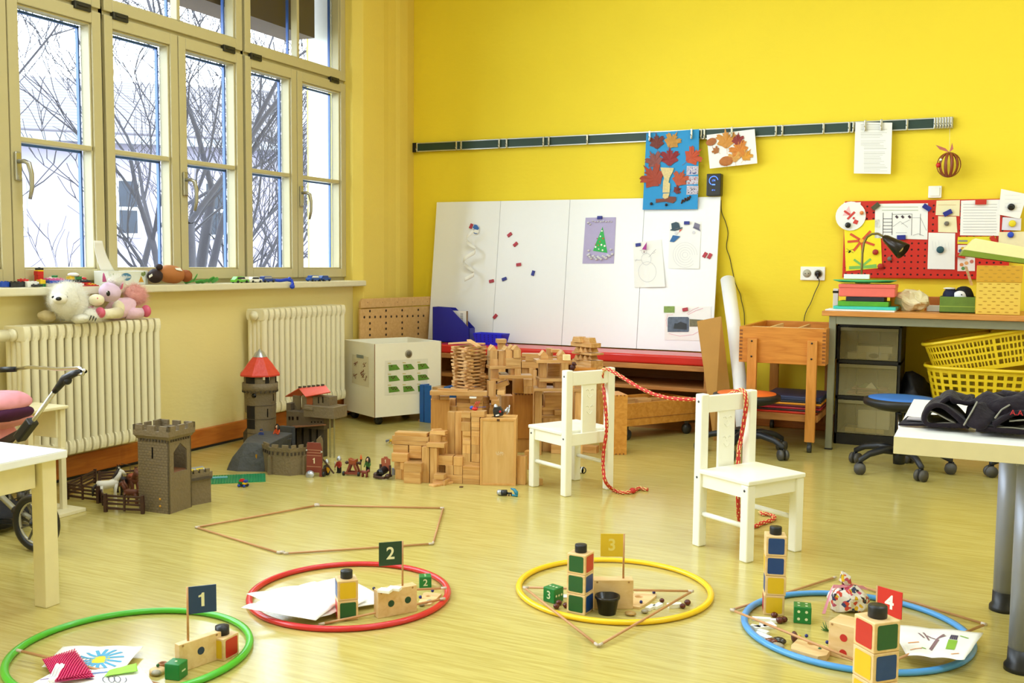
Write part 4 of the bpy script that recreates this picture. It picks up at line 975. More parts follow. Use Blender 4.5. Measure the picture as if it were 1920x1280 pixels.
blk(861,867,912,917,3.76,10,.014,'tiny dark brown wooden cube lying alone on the floor',mat=wood('dark_block','4A2A18','5E3822'),floor=True)
blk(1008,1018,898,904,3.96,30,.02,'tiny wooden block lying on the floor under the white chair',floor=True)
stack('long flat block in the pile left of the big wooden box',[(867.5,899,866,874,.012),(867.5,899,874,882),(867.5,899,882,890.5),(867.5,899,890.5,898.5),(867.5,899,898.5,908)],YA-.012,8,.06,floor_last=True)
stack('block in the left column beside the big box',[(865,882,773,783.5),(867,882,783.5,791,.015),(865,882,791,808),(867,882,808,817),(867,882,817,825,.01),(867,882,825,834),(867,882,834,850),(867,882,850,866)],YA,8,.05)
stack('block in the right column beside the big box',[(883,908,771,782),(883.5,899,782,791),(883.5,899,791,801),(883.5,899,801,808),(883.5,899,808,818),(883.5,899,818,834),(883.5,899,834,850),(883.5,899,850,866)],YA,8,.05)
blk(839,852.5,772,854,YA+.05,8,.03,'left one of two tall boards beside the block columns','wooden_board');blk(853,865,772,854,YA+.05,8,.03,'right one of two tall boards beside the block columns','wooden_board')
blk(839,866,854,900,YA+.06,8,.05,'base block below the two tall boards',floor=True)
#the big box
BOXM=wood('big_box_ply','C9924E','DAA766',.45,axis=2,rnd=.0,scale=4)
Yb=PZ(930,910).y;A_,B_3=PZ(899.5,909.5),PZ(967,911);bx=empty('wooden_box',A_,label='big upright plywood box with a worn white stamp, largest of the wooden blocks',cat='wooden box')
d,n,l=frame_at(A_,B_3)
if n.y<0:n=-n
hb=PY(935,785,Yb).z;dpt=.125
Zv=Vector((0,0,1))
m=MB();m.prism([(0,0),(.010,0),(.010,hb),(0,hb)],d,Zv,n*dpt).prism([(l-.010,0),(l,0),(l,hb),(l-.010,hb)],d,Zv,n*dpt).prism([(.010,0),(l-.010,0),(l-.010,.010),(.010,.010)],d,Zv,n*dpt).prism([(.010,hb-.010),(l-.010,hb-.010),(l-.010,hb),(.010,hb)],d,Zv,n*dpt)
m.build('box_frame',BOXM,bx,bevel=.001)
MB().prism([(.010,.010),(l-.010,.010),(l-.010,hb-.010),(.010,hb-.010)],d,Zv,n*.006,n*.003).build('front_panel',wood('box_panel','CC9C5A','DDB478',.45,axis=2,rnd=0,scale=4),bx)
MB().prism([(l*.46,hb-.011),(l*.54,hb-.011),(l*.54,hb-.001),(l*.46,hb-.001)],d,Zv,-n*.0008).build('finger_notch',wood('dark_block','4A2A18','5E3822'),bx)
m=MB();random.seed(5);fnb=lambda a,b:tuple(d*a+Zv*b+n*.0024)
for i in range(26):
 a,b=l*.44+i*.0013+random.uniform(-.001,.001),hb*.47+random.uniform(-.006,.006);m.line([(a,b),(a+random.uniform(-.001,.003),b+random.uniform(.003,.007))],.0012,fnb)
m.build('worn_stamp',pm('worn_white','E9DCC0',.7),bx)
#tall panel, beam and stack behind
WT=wood('warm_beech','B9803F','CF984F',.5,axis=2,rnd=.06)
blk(808,843,749,812,4.18,30,.05,'tall wide board standing at the left under the long beam','wooden_board',mat=WT);blk(808,843,812,850,4.19,30,.05,'lower board supporting the tall wide board','wooden_board',mat=WT,floor=True)
blk(809,824,741,749,4.18,26,.05,'small block between the beam and the tall board at the left');blk(825,842,743,749,4.18,26,.05,'thin block right of it between beam and tall board')
blk(806,913,733.5,741.5,4.17,23,.05,'long beam bridging from the tall board to the castle with roofs','wooden_beam');blk(820,877,729,733.5,4.18,20,.03,'flat plank lying on the long beam at the left','wooden_plank')
stack('wide block in the stack below the long beam',[(856,904,742,748),(856,880.5,748,756),(856,904,756,764),(854,904,764,773)],4.26,22,.06)
blk(856,904,773,850,4.27,22,.06,'broad base block below the beam stack',floor=True);blk(881,904,748,756,4.265,22,.06,'half-length block right in the beam stack')
blk(842,854,748,773,4.28,25,.05,'dark upright block left of the beam stack');blk(842,856,762,770,4.22,10,.04,'short block sticking out left of the beam stack')
blk(845,855,773,850,4.29,25,.05,'base block at the left of the beam stack',floor=True)
blk(880,893,744,747,4.19,22,.03,'small white-lit angle block under the beam',mat=WHITE)  # bright light on this block is put into its colour as white
blk(932,946,733,740,4.25,20,.05,'beam end emerging right of the roofed castle')
#criss-cross slat tower
SL=wood('slat_wood','C0905A','D9AE78',.5,axis=0,rnd=.16)
c0=PY(879,733,4.42);z0=PY(879,731,4.42).z;z1_=PY(879,648,4.42).z;nl=26;hh=(z1_-z0)/nl;random.seed(11)
m=MB();m.box(-.068,.068,-.011,.011,0,hh*.92);s0=m.build('wooden_plank',SL,bevel=.0008)
tag(s0,'thin wooden slat of the criss-cross tower','plank','thin slats of the criss-cross tower')
first=True
for i in range(nl):
 for sd in(-1,1):
  for sh in(0,):
   o=s0 if first else s0.copy()
   if not first:COL.objects.link(o)
   first=False
   an=rad(68 if i%2 else-22)+random.uniform(-.07,.07)+sin(i*.55)*.12
   off=Vector((-sin(an),cos(an),0))*sd*.042;sl=Vector((cos(an),sin(an),0))*random.uniform(-.009,.009)
   lay=nl-1-i;OT=['','twenty-','thirty-'];ON=['first','second','third','fourth','fifth','sixth','seventh','eighth','ninth','tenth','eleventh','twelfth','thirteenth','fourteenth','fifteenth','sixteenth','seventeenth','eighteenth','nineteenth','twentieth','twenty-first','twenty-second','twenty-third','twenty-fourth','twenty-fifth','twenty-sixth']
   o['label']='thin slat in the %s layer from the top of the criss-cross tower, %s side'%(ON[lay],('front right' if i%2==0 and sd<0 else 'rear left' if i%2==0 else 'front left' if sd>0 else 'rear right'))
   o.location=Vector((c0.x,c0.y,z0+i*hh))+off+sl;o.rotation_euler=(0,0,an+random.uniform(-.05,.05))
for(an,dx,dy,ti,lb)in((-.0,-.035,-.02,-.10,'slat lying loosely on top of the criss-cross tower at its left'),(-.7,.05,-.045,.16,'slat sliding down at the right of the criss-cross tower'),(.2,-.0,.03,0,'flat slat closing the top of the criss-cross tower')):
 o=s0.copy();COL.objects.link(o);o.location=(c0.x+dx,c0.y+dy,z1_+.006+(abs(ti)*.05));o.rotation_euler=(0,ti,an);o['label']=lb
blk(854,905,731,741.5,4.33,22,.16,'plate carrying the criss-cross slat tower','wooden_plank',mat=BEECHX)
#castle with roofs
YC=4.42;ac=38;dc_=.075
def roof(x0,x1,y0,y1,Y,a,dep,lb):return blk(x0,x1,y0,y1,Y,a,dep,lb,'roof_block',shape='tri')
roof(917,933,647,657,YC,ac,.07,'triangular roof block at the left of the roofed castle');roof(945,957,649,657,YC+.02,ac,.07,'triangular roof block in the middle of the roofed castle')
roof(961,977,647,656,YC+.03,ac,.05,'triangular roof block at the right of the roofed castle');roof(953,967,646,656,YC+.10,ac,.05,'white-lit roof block behind the right one')
blk(919,933,657,673,YC,ac,dc_,'upper square block under the left roof');blk(919,934,673,686.5,YC,ac,dc_,'lower square block under the left roof')
blk(935,947,657.5,686,YC+.015,ac,.06,'tall block under the middle roof');blk(949,961,657,671,YC+.02,ac,.06,'square block left under the right roof')
blk(963.5,977,656,671,YC+.03,ac,.06,'square block directly under the right roof');blk(949,977,671,686,YC+.025,ac,.06,'wide block at the bottom right under the roofs')
blk(918,977,686.3,691.5,YC,ac,.09,'flat plate carrying the roofed blocks','wooden_plank')
blk(920,935,691.5,709.5,YC+.01,ac,.06,'square block below the plate at the left');blk(957,964,691,704,YC+.04,ac,.05,'narrow block below the plate');blk(965,977,691,704,YC+.04,ac,.05,'square block below the plate at the right')
blk(936,998,703.5,709.5,YC+.02,ac-8,.09,'flat plate spanning from the roofed castle to the right','wooden_plank')
blk(938,952,699,703,YC+.05,ac,.05,'small white block in the opening of the roofed castle',mat=WHITE)
blk(920,946,709.5,714,YC,ac-4,.08,'thin plate below the left castle block','wooden_plank')
blk(916,930,714,743,YC-.02,ac,.05,'tall upright block below the roofed castle')
o=blk(929,955,716,726,YC+.02,20,.05,'slanting plank leaning on the tall upright block','wooden_plank');o.rotation_euler=(0,rad(-22),rad(20))
stack('small flat block under the tall upright block',[(918,933,743,750),(921,936,750,759,-.02),(918,932,759,766),(917,933,766,776),(917,933,776,850)],YC-.02,ac-10,.07,floor_last=True)
stack('whitish block in the narrow pile right of the beam stack',[(906,917,744,752),(907,918,752,760),(907,918,760,768),(907,918,768,778),(907,918,778,850)],YC+.0,ac+10,.08,floor_last=True)
blk(956,982,709.5,737,YC+.16,0,.1,'round wooden column between castle and jointed box','wooden_column',mat=WT,shape='cyl')
blk(982.5,998,711,724,YC+.14,28,.05,'upper square block right of the round column');blk(982.5,997,724,738,YC+.14,28,.05,'lower square block right of the round column')
#finger-jointed box
Yj=4.62;jb=blk(964,999,738,822,Yj,30,.12,'tall orange-brown box with finger joints behind the big box','wooden_box',mat=wood('jointed_box','B06F26','C58436',.4,axis=2,rnd=0));jb['category']='wooden box'
blk(964,999,822,846,Yj+.01,30,.11,'base block under the finger-jointed box',floor=True,mat=WT)
jd=MB();u_=Vector((cos(rad(30)),sin(rad(30)),0));wJ=(plane_hit(999,780,PY(981,780,Yj),Vector((-u_.y,u_.x,0)))-plane_hit(964,780,PY(981,780,Yj),Vector((-u_.y,u_.x,0)))).length
hJ=PY(981,738,Yj).z-PY(981,822,Yj).z
for i in range(6):jd.box(-wJ/2+.006+i*wJ/6,-wJ/2+.014+i*wJ/6,-.0005,.004,hJ-.007,hJ+.0004)
jd.build('finger_joints',wood('dark_joint','7A4316','8C5320'),jb)
blk(940,962,742,846,Yj+.05,34,.08,'tall pale board left of the finger-jointed box','wooden_board',floor=True)
blk(969,985,855,909,3.93,8,.03,'narrow upright block at the right foot of the big box',floor=True)
blk(983,999,846,878,4.24,8,.04,'block on the floor between the big box and the white chair',floor=True,mat=WT)
#chimney blocks behind
blk(932,950,636,643.5,4.85,34,.06,'small block on top of the chimney behind the roofs');blk(935,948,643.5,700,4.86,34,.05,'tall chimney block behind the roofed castle');blk(935,948,700,810,4.87,34,.06,'base of the chimney behind the roofed castle',floor=True)
#back wall of blocks
stack('long plank in the back row between the two castles',[(978,1010,663,669),(985,1010,669,677),(978,1010,677,690)],5.02,20,.06,name='wooden_plank')
blk(978,992,690,704,5.02,20,.06,'square block low in the back row at the left');blk(992,1004,690,710,5.02,20,.06,'upright block low in the back row')
blk(999,1006,694,815,4.94,20,.03,'pale round column in the back row',shape='cyl',floor=True);blk(977,1012,710,815,5.04,20,.06,'broad board closing the back row','wooden_board',floor=True,mat=WT)
#second castle with plates and posts
YD=4.58;ad=33
roof(1012,1028,657,667,YD,ad,.06,'left roof block on the second castle');roof(1047,1063,656.5,667,YD+.03,ad,.07,'right roof block on the second castle')
blk(1014,1028,667,674.5,YD,ad,.06,'square block under the left roof of the second castle');blk(1048,1062,667,675,YD+.03,ad,.06,'square block under the right roof of the second castle')
blk(1057,1070,665,675.5,YD-.01,ad,.03,'light cube at the right edge of the second castle',mat=wood('pale_block','E6CC94','F0DCAC'))
blk(1026,1037,653,668,YD+.14,ad,.04,'whitish block between the roofs of the second castle');blk(1035,1052,655,661,YD+.12,ad,.04,'thin brown plank between the roofs','wooden_plank');blk(1026,1052,668,675,YD+.14,ad,.04,'low block between the roofs of the second castle')
blk(1006,1071,675,680.5,YD,ad,.11,'top plate of the second castle','wooden_plank')
blk(1012,1025,680.5,709,YD+.01,ad,.05,'left post under the top plate');blk(1053,1066,680.5,709,YD+.02,ad,.05,'right post under the top plate')
stack('flat block between the posts of the second castle',[(1027,1052,681,687),(1027,1052,687,692),(1027,1052,692,697),(1027,1052,697,709)],YD+.11,ad,.05)
blk(1011,1060,709.5,715.5,YD,ad,.11,'middle plate of the second castle','wooden_plank')
blk(1010,1025,715.5,729,YD+.01,ad,.05,'left block under the middle plate');blk(1040,1056,715.5,729,YD+.05,ad,.05,'right block under the middle plate')
blk(1001,1094,728.5,734,YD,ad-8,.12,'long lower plate of the second castle','wooden_plank')
blk(1003,1016,734,850,YD+.01,ad,.04,'tall post at the left under the lower plate','wooden_post',floor=True);blk(1078,1093,734,826,YD+.05,ad-8,.04,'tall post at the right under the lower plate','wooden_post',floor=True)
blk(1066,1077,716,728,YD+.03,ad,.04,'dark block above the lower plate behind the chair back')
stack('block in the pile under the lower plate',[(1020,1058,735,741),(1022,1054,741,763),(1017,1056,763,769),(1018,1040,769,778),(1016,1058,778,784),(1018,1056,784,815)],YD+.14,ad,.06,floor_last=True)
blk(1040,1057,769,778,YD+.13,ad,.05,'right half block in the pile under the lower plate')
#stack with rows of small triangles
YT=5.10;at_=-28
def tstack(x0,x1,y0,y1,lb,dep=.09,**k):return blk(x0,x1,y0,y1,YT,at_,dep,lb,**k)
tstack(1072,1088,631,641.5,'left slanted block on top of the toothed tower',.05,shape='trap');tstack(1090,1106,633,642.5,'right slanted block on top of the toothed tower',.05,shape='trap')
tstack(1070,1109,642,650,'top plank of the toothed tower',name='wooden_plank',dep=.07)
blk(1110,1123,646,652,YT+.03,30,.04,'short block end sticking out right of the toothed tower')
for i in range(4):tstack(1075+i*8.7,1084+i*8.7,650,660.5,'small triangle in the upper row of the toothed tower, %s from the left'%('first','second','third','fourth')[i],.05,shape='tri')
tstack(1072,1109,660.5,664.5,'thin plank between the two rows of triangles',name='wooden_plank',dep=.09)
for i in range(4):tstack(1075+i*8.6,1083.5+i*8.6,664.5,674.5,'small triangle in the lower row of the toothed tower, %s from the left'%('first','second','third','fourth')[i],.05,shape='tri')
for i,(y0,y1)in enumerate(((674.5,680),(680,685.5),(685.5,691.5),(691.5,697))):tstack(1073,1108,y0,y1,'flat plank at the base of the toothed tower, %s'%ORD[i],name='wooden_plank')
tstack(1066,1112,697,728,'broad block below the toothed tower',.10);tstack(1066,1112,728,800,'lowest broad block of the toothed tower',.10,floor=True)
blk(1077,1118,690.5,696,YT-.09,15,.05,'brown plank lying in front of the toothed tower base','wooden_plank',mat=PINE)
blk(1077,1118,696,728,YT-.08,15,.05,'block under the brown plank behind the chair')
blk(1077,1118,728,800,YT-.08,15,.05,'lowest block under the brown plank behind the chair',floor=True)
td=PY(1074,694,YT-.10);tdo=empty('toy_dog',td,label='small dark red-brown toy animal in front of the toothed tower',cat='toy animal')
m=MB();m.ball((0,0,.016),.016,.014,.018).ball((.008,-.004,.036),.011).ball((.018,-.008,.033),.007,.005,.005).ball((0,-.006,.036),.004,.003,.010);m.build('body',pm('dog_maroon','4A1E18',.5),tdo)
#blocks on the floor behind the chair
blk(1033,1058,834,848,4.67,16,.05,'long block on the floor seen between the legs of the rear chair',floor=True);blk(1083,1118,836,850,4.76,4,.05,'slanting-topped block on the floor behind the rear chair',floor=True)
#toys on the construction
ptc=A_+d*l*.55+n*.05;ptc.z=hb+.0005
po=empty('toy_robot',ptc,label='black toy vehicle with silver grabbing claws lying on the big wooden box',cat='toy',rot=(0,-.25,.3))
po.location.z+=.006
m=MB();m.box(-.028,.012,-.016,.016,.0,.030).prism([(-.028,.03),(.012,.026),(.006,.040),(-.020,.044)],(1,0,0),(0,0,1),(0,.03,0),(0,-.015,0));m.build('body',TK,po,bevel=.002)
MB().box(-.020,-.004,-.0166,-.016,.004,.010).build('white_lettering',WHITE,po);MB().tube([(.004,-.016,.02),(.004,-.019,.02)],.005,12).build('red_button',pm('toy_red','C8201C',.4),po)
MB().lathe([(.01,.040),(.008,.05),(.001,.056)],(-.012,0,0),n=10).build('silver_dome',SILV,po)
m=MB();m.tube([(.012,0,.012),(.03,-.006,.016),(.04,-.008,.03)],.004,8).tube([(.03,.008,.010),(.042,.008,.02),(.048,.006,.036)],.003,8).ball((.03,-.004,.016),.009).tube([(.028,-.012,.002),(.04,-.014,.008),(.046,-.014,.022)],.003,8);m.build('claws',SILV,po)
MB().tube([(-.03,0,.004),(-.05,-.01,.002),(-.06,.005,.001)],.0015,6).build('cable',TK,po)
rp=plane_hit(884,771,YA.P,Vector((-.22,.97,0)))+Vector((0,.03,0));ro_=empty('toy_insect',rp,label='small red and blue toy insect with raised legs on the block columns',cat='toy')
MB().ball((0,0,.008),.016,.009,.008).build('body',pm('toy_red','C8201C',.4),ro_);MB().ball((-.014,0,.011),.010,.008,.009).build('head',pm('toy_blue','2350B4',.4),ro_)
m=MB()
for x,y in((.0,-.004),(.006,0),(.012,.004)):m.tube([(x,y,.01),(x+.004,y,.028),(x+.012,y,.042)],.0016,6)
m.build('legs',pm('toy_red','C8201C',.4),ro_);MB().tube([(-.02,0,.012),(.05,.01,.018)],.0012,6).build('feeler',pm('toy_blue','2350B4',.4),ro_)
#white rolling toy box
bF,bR,bL=PZ(703,783,.05),PZ(827,771,.05),PZ(652,767,.05)
d,n,l=frame_at(bF,bR);l=.466;dp=.397;n=Vector((-d.y,d.x,0))
if n.dot(bL-bF)<0:n=-n
tb_=empty('toy_box',(bF.x,bF.y,0),label='white open toy box on castors with taped picture sheets, beside the far radiator',cat='toy box')
MEL=pm('white_melamine','FAF5E4',.4,var=.02);z0,z1=.05,.488;t=.012
m=MB()
m.prism([(0,0),(l,0),(l,t),(0,t)],d,n,Zv*(z1-z0),Zv*z0);m.prism([(0,dp-t),(l,dp-t),(l,dp),(0,dp)],d,n,Zv*(z1-z0),Zv*z0)
m.prism([(0,t),(t,t),(t,dp-t),(0,dp-t)],d,n,Zv*(z1-z0),Zv*z0);m.prism([(l-t,t),(l,t),(l,dp-t),(l-t,dp-t)],d,n,Zv*(z1-z0),Zv*z0);m.prism([(t,t),(l-t,t),(l-t,dp-t),(t,dp-t)],d,n,Zv*t,Zv*z0)
m.build('box_shell',MEL,tb_)
m=MB()
for(a,b)in((0,0),(l,0),(0,dp)):m.bar(d*a+n*b-d*.001-n*.001+Zv*z0,d*a+n*b-d*.001-n*.001+Zv*z1,.003,.003)
m.build('brown_edging',pm('edge_brown','8C5A34',.5),tb_)
for a,b in((.05,.05),(l-.05,.05),(.05,dp-.05),(l-.05,dp-.05)):MB().tube([d*a+n*b-n*.012+Zv*.025,d*a+n*b+n*.012+Zv*.025],.025,14).build('castor',BLACKP,tb_)
def fnF(u,v):return tuple(d*u+Zv*v-n*.001)
def fnF2(u,v):return tuple(d*u+Zv*v-n*.002)
hc=None
def uvF(px,py):
 v=_ray(px,py);O=Vector((bF.x,bF.y,0));X=CAM+v*((O-CAM).dot(n)/v.dot(n))-O;return X.dot(d),X.z
def uvL(px,py):
 v=_ray(px,py);O=Vector((bF.x,bF.y,0));X=CAM+v*((O-CAM).dot(d)/v.dot(d))-O;return X.dot(n),X.z
h_=uvF(766,663)
m=MB();m.tube([d*h_[0]+Zv*h_[1]-n*.003,d*h_[0]+Zv*h_[1]],.024,22);m.build('finger_hole_ring',pm('hole_ring','A89C84',.4),tb_)
MB().tube([d*h_[0]+Zv*h_[1]-n*.004,d*h_[0]+Zv*h_[1]-n*.002],.016,20).build('finger_hole',pm('hole_shade','6E6656',.6),tb_)
m=MB();q=[uvF(*p)for p in((721,741),(801,736),(802,672),(722,676))];m.poly(q,fnF);sh=m.build('picture_sheet',pm('laminate_sheet','ECE8DA',.25),tb_)
GP=pm('picture_green','5F8F2E',.6,var=.2,scale=60);BP=pm('picture_brown','55341F',.7,var=.3,scale=60)
g=MB();b_=MB();yl=MB()
for i in range(3):
 for j in range(3):
  cx,cy=739+i*27.5,689+j*20.5-(i*1.0)
  g.poly([uvF(cx-10,cy+6),uvF(cx+6,cy+4),uvF(cx+11,cy-1+4),uvF(cx+4,cy-6),uvF(cx-11,cy-5)],fnF2)
  yl.poly([uvF(cx-12,cy-9),uvF(cx-6,cy-9),uvF(cx-6,cy-7.5),uvF(cx-12,cy-7.5)],fnF2)
  if i+j*3>=2 or True:
   k=min(5,1+i+j*2)
   for q_ in range(k):b_.dot(uvF(cx-5+q_*2.5,cy-3+(q_%2)*2.5),.006,lambda u,v:tuple(d*u+Zv*v-n*.0025),6,ry=.004)
g.build('green_pictures',GP,sh);b_.build('brown_animals',BP,sh);yl.build('yellow_captions',pm('caption_yellow','C9B864',.6),sh)
m=MB();m.poly([uvL(*p)for p in((660,717),(692,726),(691,669),(661,664))],lambda u,v:tuple(n*u+Zv*v-d*.001));sl=m.build('side_sheet',pm('laminate_sheet2','E6DCC0',.25),tb_)
m=MB()
random.seed(9)
for cx,cy in((668,682),(684,684),(667,705),(681,703),(686,709),(680,696)):
 for k in range(5):m.line([uvL(cx+random.uniform(-4,4),cy+random.uniform(-5,5)),uvL(cx+random.uniform(-4,4),cy+random.uniform(-5,5))],.004,lambda u,v:tuple(n*u+Zv*v-d*.002))
m.build('sketched_animals',pm('sketch_red_brown','8C5640',.7),sl)
m=MB();m.poly([uvL(*p)for p in((669,670),(682,672),(682,666),(669,664))],lambda u,v:tuple(n*u+Zv*v-d*.002));m.build('tape',pm('grey_tape','8E9690',.5),sl)
#blue hammering bench with red mallet leaning against the box
BLUEW=pm('blue_painted_wood','1F5FAE',.4);hbY=4.93
hb_=empty('hammer_bench',PZ(805,791),label='blue and natural wooden toy hammering bench standing on edge before the white box',cat='toy')
ho=hb_.location.copy();ho.z=0
def HB_(px,py,Y=None):return PY(px,py,Y or ho.y)-ho
a1,a2=HB_(790,720),HB_(811,720);zt_=a1.z
MB().box(a1.x,a1.x+.028,-.02,0.10,0,zt_).build('bench_side',BLUEW,hb_,bevel=.002);MB().box(HB_(800,720).x,HB_(812,720).x,-.03,-.018,0,zt_).build('bench_side',BLUEW,hb_,bevel=.002)
MB().box(HB_(832,720).x,HB_(841,720).x,.0,.10,0,zt_-.005).build('bench_side',BLUEW,hb_,bevel=.002)
MB().box(HB_(812,720).x,HB_(832,720).x,-.01,.08,zt_-.035,zt_-.01).build('bench_top',BEECHX,hb_,bevel=.002)
MB().tube([HB_(786,789),HB_(797,790)],.012,12).build('peg',BEECHX,hb_)
mg=PY(764,757,PZ(805,791).y+.015);ml=empty('toy_mallet',mg,label='toy mallet with red head and wooden handle, resting on the blue hammering bench',cat='toy',rot=(0,0,.0))
MB().tube([(0,0,-.018),(0,0,.018)],.014,18).build('mallet_head',pm('mallet_red','B82A1E',.4),ml,bevel=.001);MB().tube([(.01,0,0),(.115,0,.008)],.005,10).build('mallet_handle',BEECHX,ml)
#pegboard panel in the corner
pp0,pp1=Vector((-3.535,PX(672,560,-3.535).y,0)),PY(810,560,6.03);pp1.z=0
d,n,l=frame_at(pp0,pp1);n=Vector((d.y,-d.x,0));zp_=PX(672,560,-3.535).z
pb=empty('pegboard',pp0,label='beech board with rows of round holes leaning in the corner behind the white box',cat='board')
MB().prism([(0,0),(l,0),(l,zp_-.065),(0,zp_-.065)],d,Zv,n*.016).build('board',wood('pegboard_beech','CFA060','DDB274',.5,axis=0,rnd=0),pb,bevel=.003)
MB().prism([(0,zp_-.060),(l,zp_-.060),(l,zp_),(.02,zp_),(0,zp_-.02)],d,Zv,n*.022).build('top_rail',wood('pegboard_beech','',''),pb,bevel=.004)
def uvP(px,py):
 v=_ray(px,py);O=pp0+n*.016;X=CAM+v*((O-CAM).dot(n)/v.dot(n))-pp0;return X.dot(d),X.z
def fnP(u,v):return tuple(d*u+Zv*v+n*.0168)
m=MB()
for i in range(12):m.dot(uvP(683+i*10.1,594.5-i*.25),.0085,fnP,12)
for i in range(4):
 for y in(583,606,617,628):m.dot(uvP(693.5+i*30.2,y-i*.8),.0085,fnP,12)
m.build('peg_holes',pm('hole_dark','3A2614',.8),pb)
m=MB()
for i in range(5):m.dot(uvP(688+i*28,567-i*.4),.003,lambda u,v:tuple(d*u+Zv*v+n*.0225),8)
m.build('screws',pm('screw_dark','6B4A28',.5),pb)
#low wooden shelf unit with red cushion
SHW=wood('shelf_beech','A96C34','C28442',.5,axis=0,rnd=0)
ys0,ys1=5.62,6.06;xs0,xs1=PY(812,700,ys0).x-.03,-1.37;zt0,zt1=.30,.318
zl=PY(1230,683,ys0).z;zsb=PY(1230,727,ys0).z
sh_=empty('low_shelf',((xs0+xs1)/2,ys0,0),label='low open beech shelf unit under the whiteboard',cat='shelf');ox=(xs0+xs1)/2
m=MB();m.box(xs0-ox,xs1-ox,0,ys1-ys0,zl-.03,zl);m.build('shelf_top',SHW,sh_,bevel=.003)
MB().box(xs0-ox,xs1-ox,0,ys1-ys0,zsb-.012,zsb+.010).build('shelf_board',SHW,sh_,bevel=.003)
MB().box(xs0-ox,xs1-ox,ys1-ys0-.012,ys1-ys0,0.02,zl-.03).build('back_panel',wood('shelf_back','8A5226','A06432',.5,axis=0,rnd=0),sh_)
for x in(xs0-ox,xs0-ox+.9,xs1-ox-.02):MB().box(x,x+.02,.002,ys1-ys0,0,zl-.03).build('side_panel',SHW,sh_,bevel=.002)
MB().box(xs0-ox,xs1-ox,.05,.07,0,.05).build('plinth',SHW,sh_)
rc=MB();z_=PY(1230,664,ys0+.05).z
CUS=pm('red_cushion','D0261C',.35,var=.05,scale=8,coat=.3)
rc.box(-(xs1-xs0)/2+.02,(xs1-xs0)/2-.005,.02,.30,0,max(.03,z_-zl))
rc.build('seat_cushion',CUS,loc=(ox,ys0,zl),bevel=.012,seg=3,label='long red seat cushion lying on the low shelf below the whiteboard',cat='cushion')
#whiteboard leaning at the back wall
WBM=pm('whiteboard_enamel','F3F3F6',.22,var=.01)
zb_=z_+.004;xl0,xr0=PY(820,380,6.07).x,PY(1352,368,6.07).x;ztw=PY(1085,374,6.07).z;yb_=5.955
wb_=empty('whiteboard',((xl0+xr0)/2,6.07,0),label='large white four-panel magnetic board leaning against the yellow wall above the shelf',cat='whiteboard')
cxw=(xl0+xr0)/2
def WBP(u,z,off=0):
 t_=(z-zb_)/(ztw-zb_);y=yb_+(6.072-yb_)*t_;return Vector((u-cxw,y-6.07-off,z))
fx=[PY(p,378,6.07).x for p in(820,940,1070,1210,1352)]
Nw=(WBP(0,1,.01)-WBP(0,1,0));
for i in range(4):
 m=MB();a,b=fx[i]+.0012,fx[i+1]-.0012
 q=[WBP(a,zb_,.012),WBP(b,zb_,.012),WBP(b,ztw,.012),WBP(a,ztw,.012)];q2=[v+Vector((0,.012,0))for v in q]
 m._a(q+q2,[(0,1,2,3),(7,6,5,4),(0,4,5,1),(1,5,6,2),(2,6,7,3),(3,7,4,0)]);m.build('board_panel',WBM,wb_,bevel=.001)
m=MB();m._a([WBP(fx[0]+.01,zb_+.01,.006),WBP(fx[4]-.01,zb_+.01,.006),WBP(fx[4]-.01,ztw-.01,.006),WBP(fx[0]+.01,ztw-.01,.006)],[(0,1,2,3)]);m.build('seam_backing',pm('seam_grey','6E6E72',.6),wb_)
#items on the board: everything placed by its spot on the leaning board
nb=Vector((0,-(ztw-zb_),(6.072-yb_))).normalized()
ub=Vector((1,0,0));vb=Vector((0,(6.072-yb_),(ztw-zb_))).normalized()
OB=Vector((cxw,6.07,0))+WBP(cxw,zb_,.012)
def BD(px,py,off=0.0):
 v=_ray(px,py);P=OB+nb*off;return CAM+v*((P-CAM).dot(nb)/v.dot(nb))
tiltb=atan2((6.072-yb_),(ztw-zb_))
def board_obj(name,px,py,rdeg,off,**k):
 return empty(name,BD(px,py,off),rot=(Euler((PI/2-tiltb,0,0)).to_matrix()@Euler((0,0,rad(rdeg))).to_matrix()).to_euler(),**k)
MAGR,MAGB=pm('magnet_red','B02236',.4),pm('magnet_blue','1B2486',.4)
def magnet(px,py,rdeg,colr,label,off=0.0,w=.034,h=.020):
 o=MB().box(-w/2,w/2,-h/2,h/2,0,.009).build('magnet',MAGR if colr=='r' else MAGB,bevel=.0015)
 o.location=BD(px,py,off);o.rotation_euler=(Euler((PI/2-tiltb,0,0)).to_matrix()@Euler((0,0,rad(rdeg))).to_matrix()).to_euler()
 return tag(o,label,'magnet','rectangular magnets on the whiteboard')
for a in((884,424,68,'r','red magnet holding the blue-hatted paper snowman spiral at the left'),(956,440,38,'r','upper of the red magnets right of the paper spiral, highest of the loose ones'),(967,458,42,'r','red magnet just below the highest loose red magnet'),(973,496,8,'r','red magnet lying almost level, in the middle of the loose magnets'),(922,527,12,'r','red magnet left of the dark blue one, at the first panel seam'),(929,593,50,'r','lowest red magnet, above the blue basket'),(946,523,20,'b','dark blue magnet right of the first panel seam'),(1000,512,75,'b','bright blue upright magnet on the second panel'),(1322,478,60,'r','left one of two red magnets side by side near the right edge'),(1331,480,62,'r','right one of two red magnets side by side near the right edge')):
 magnet(*a)
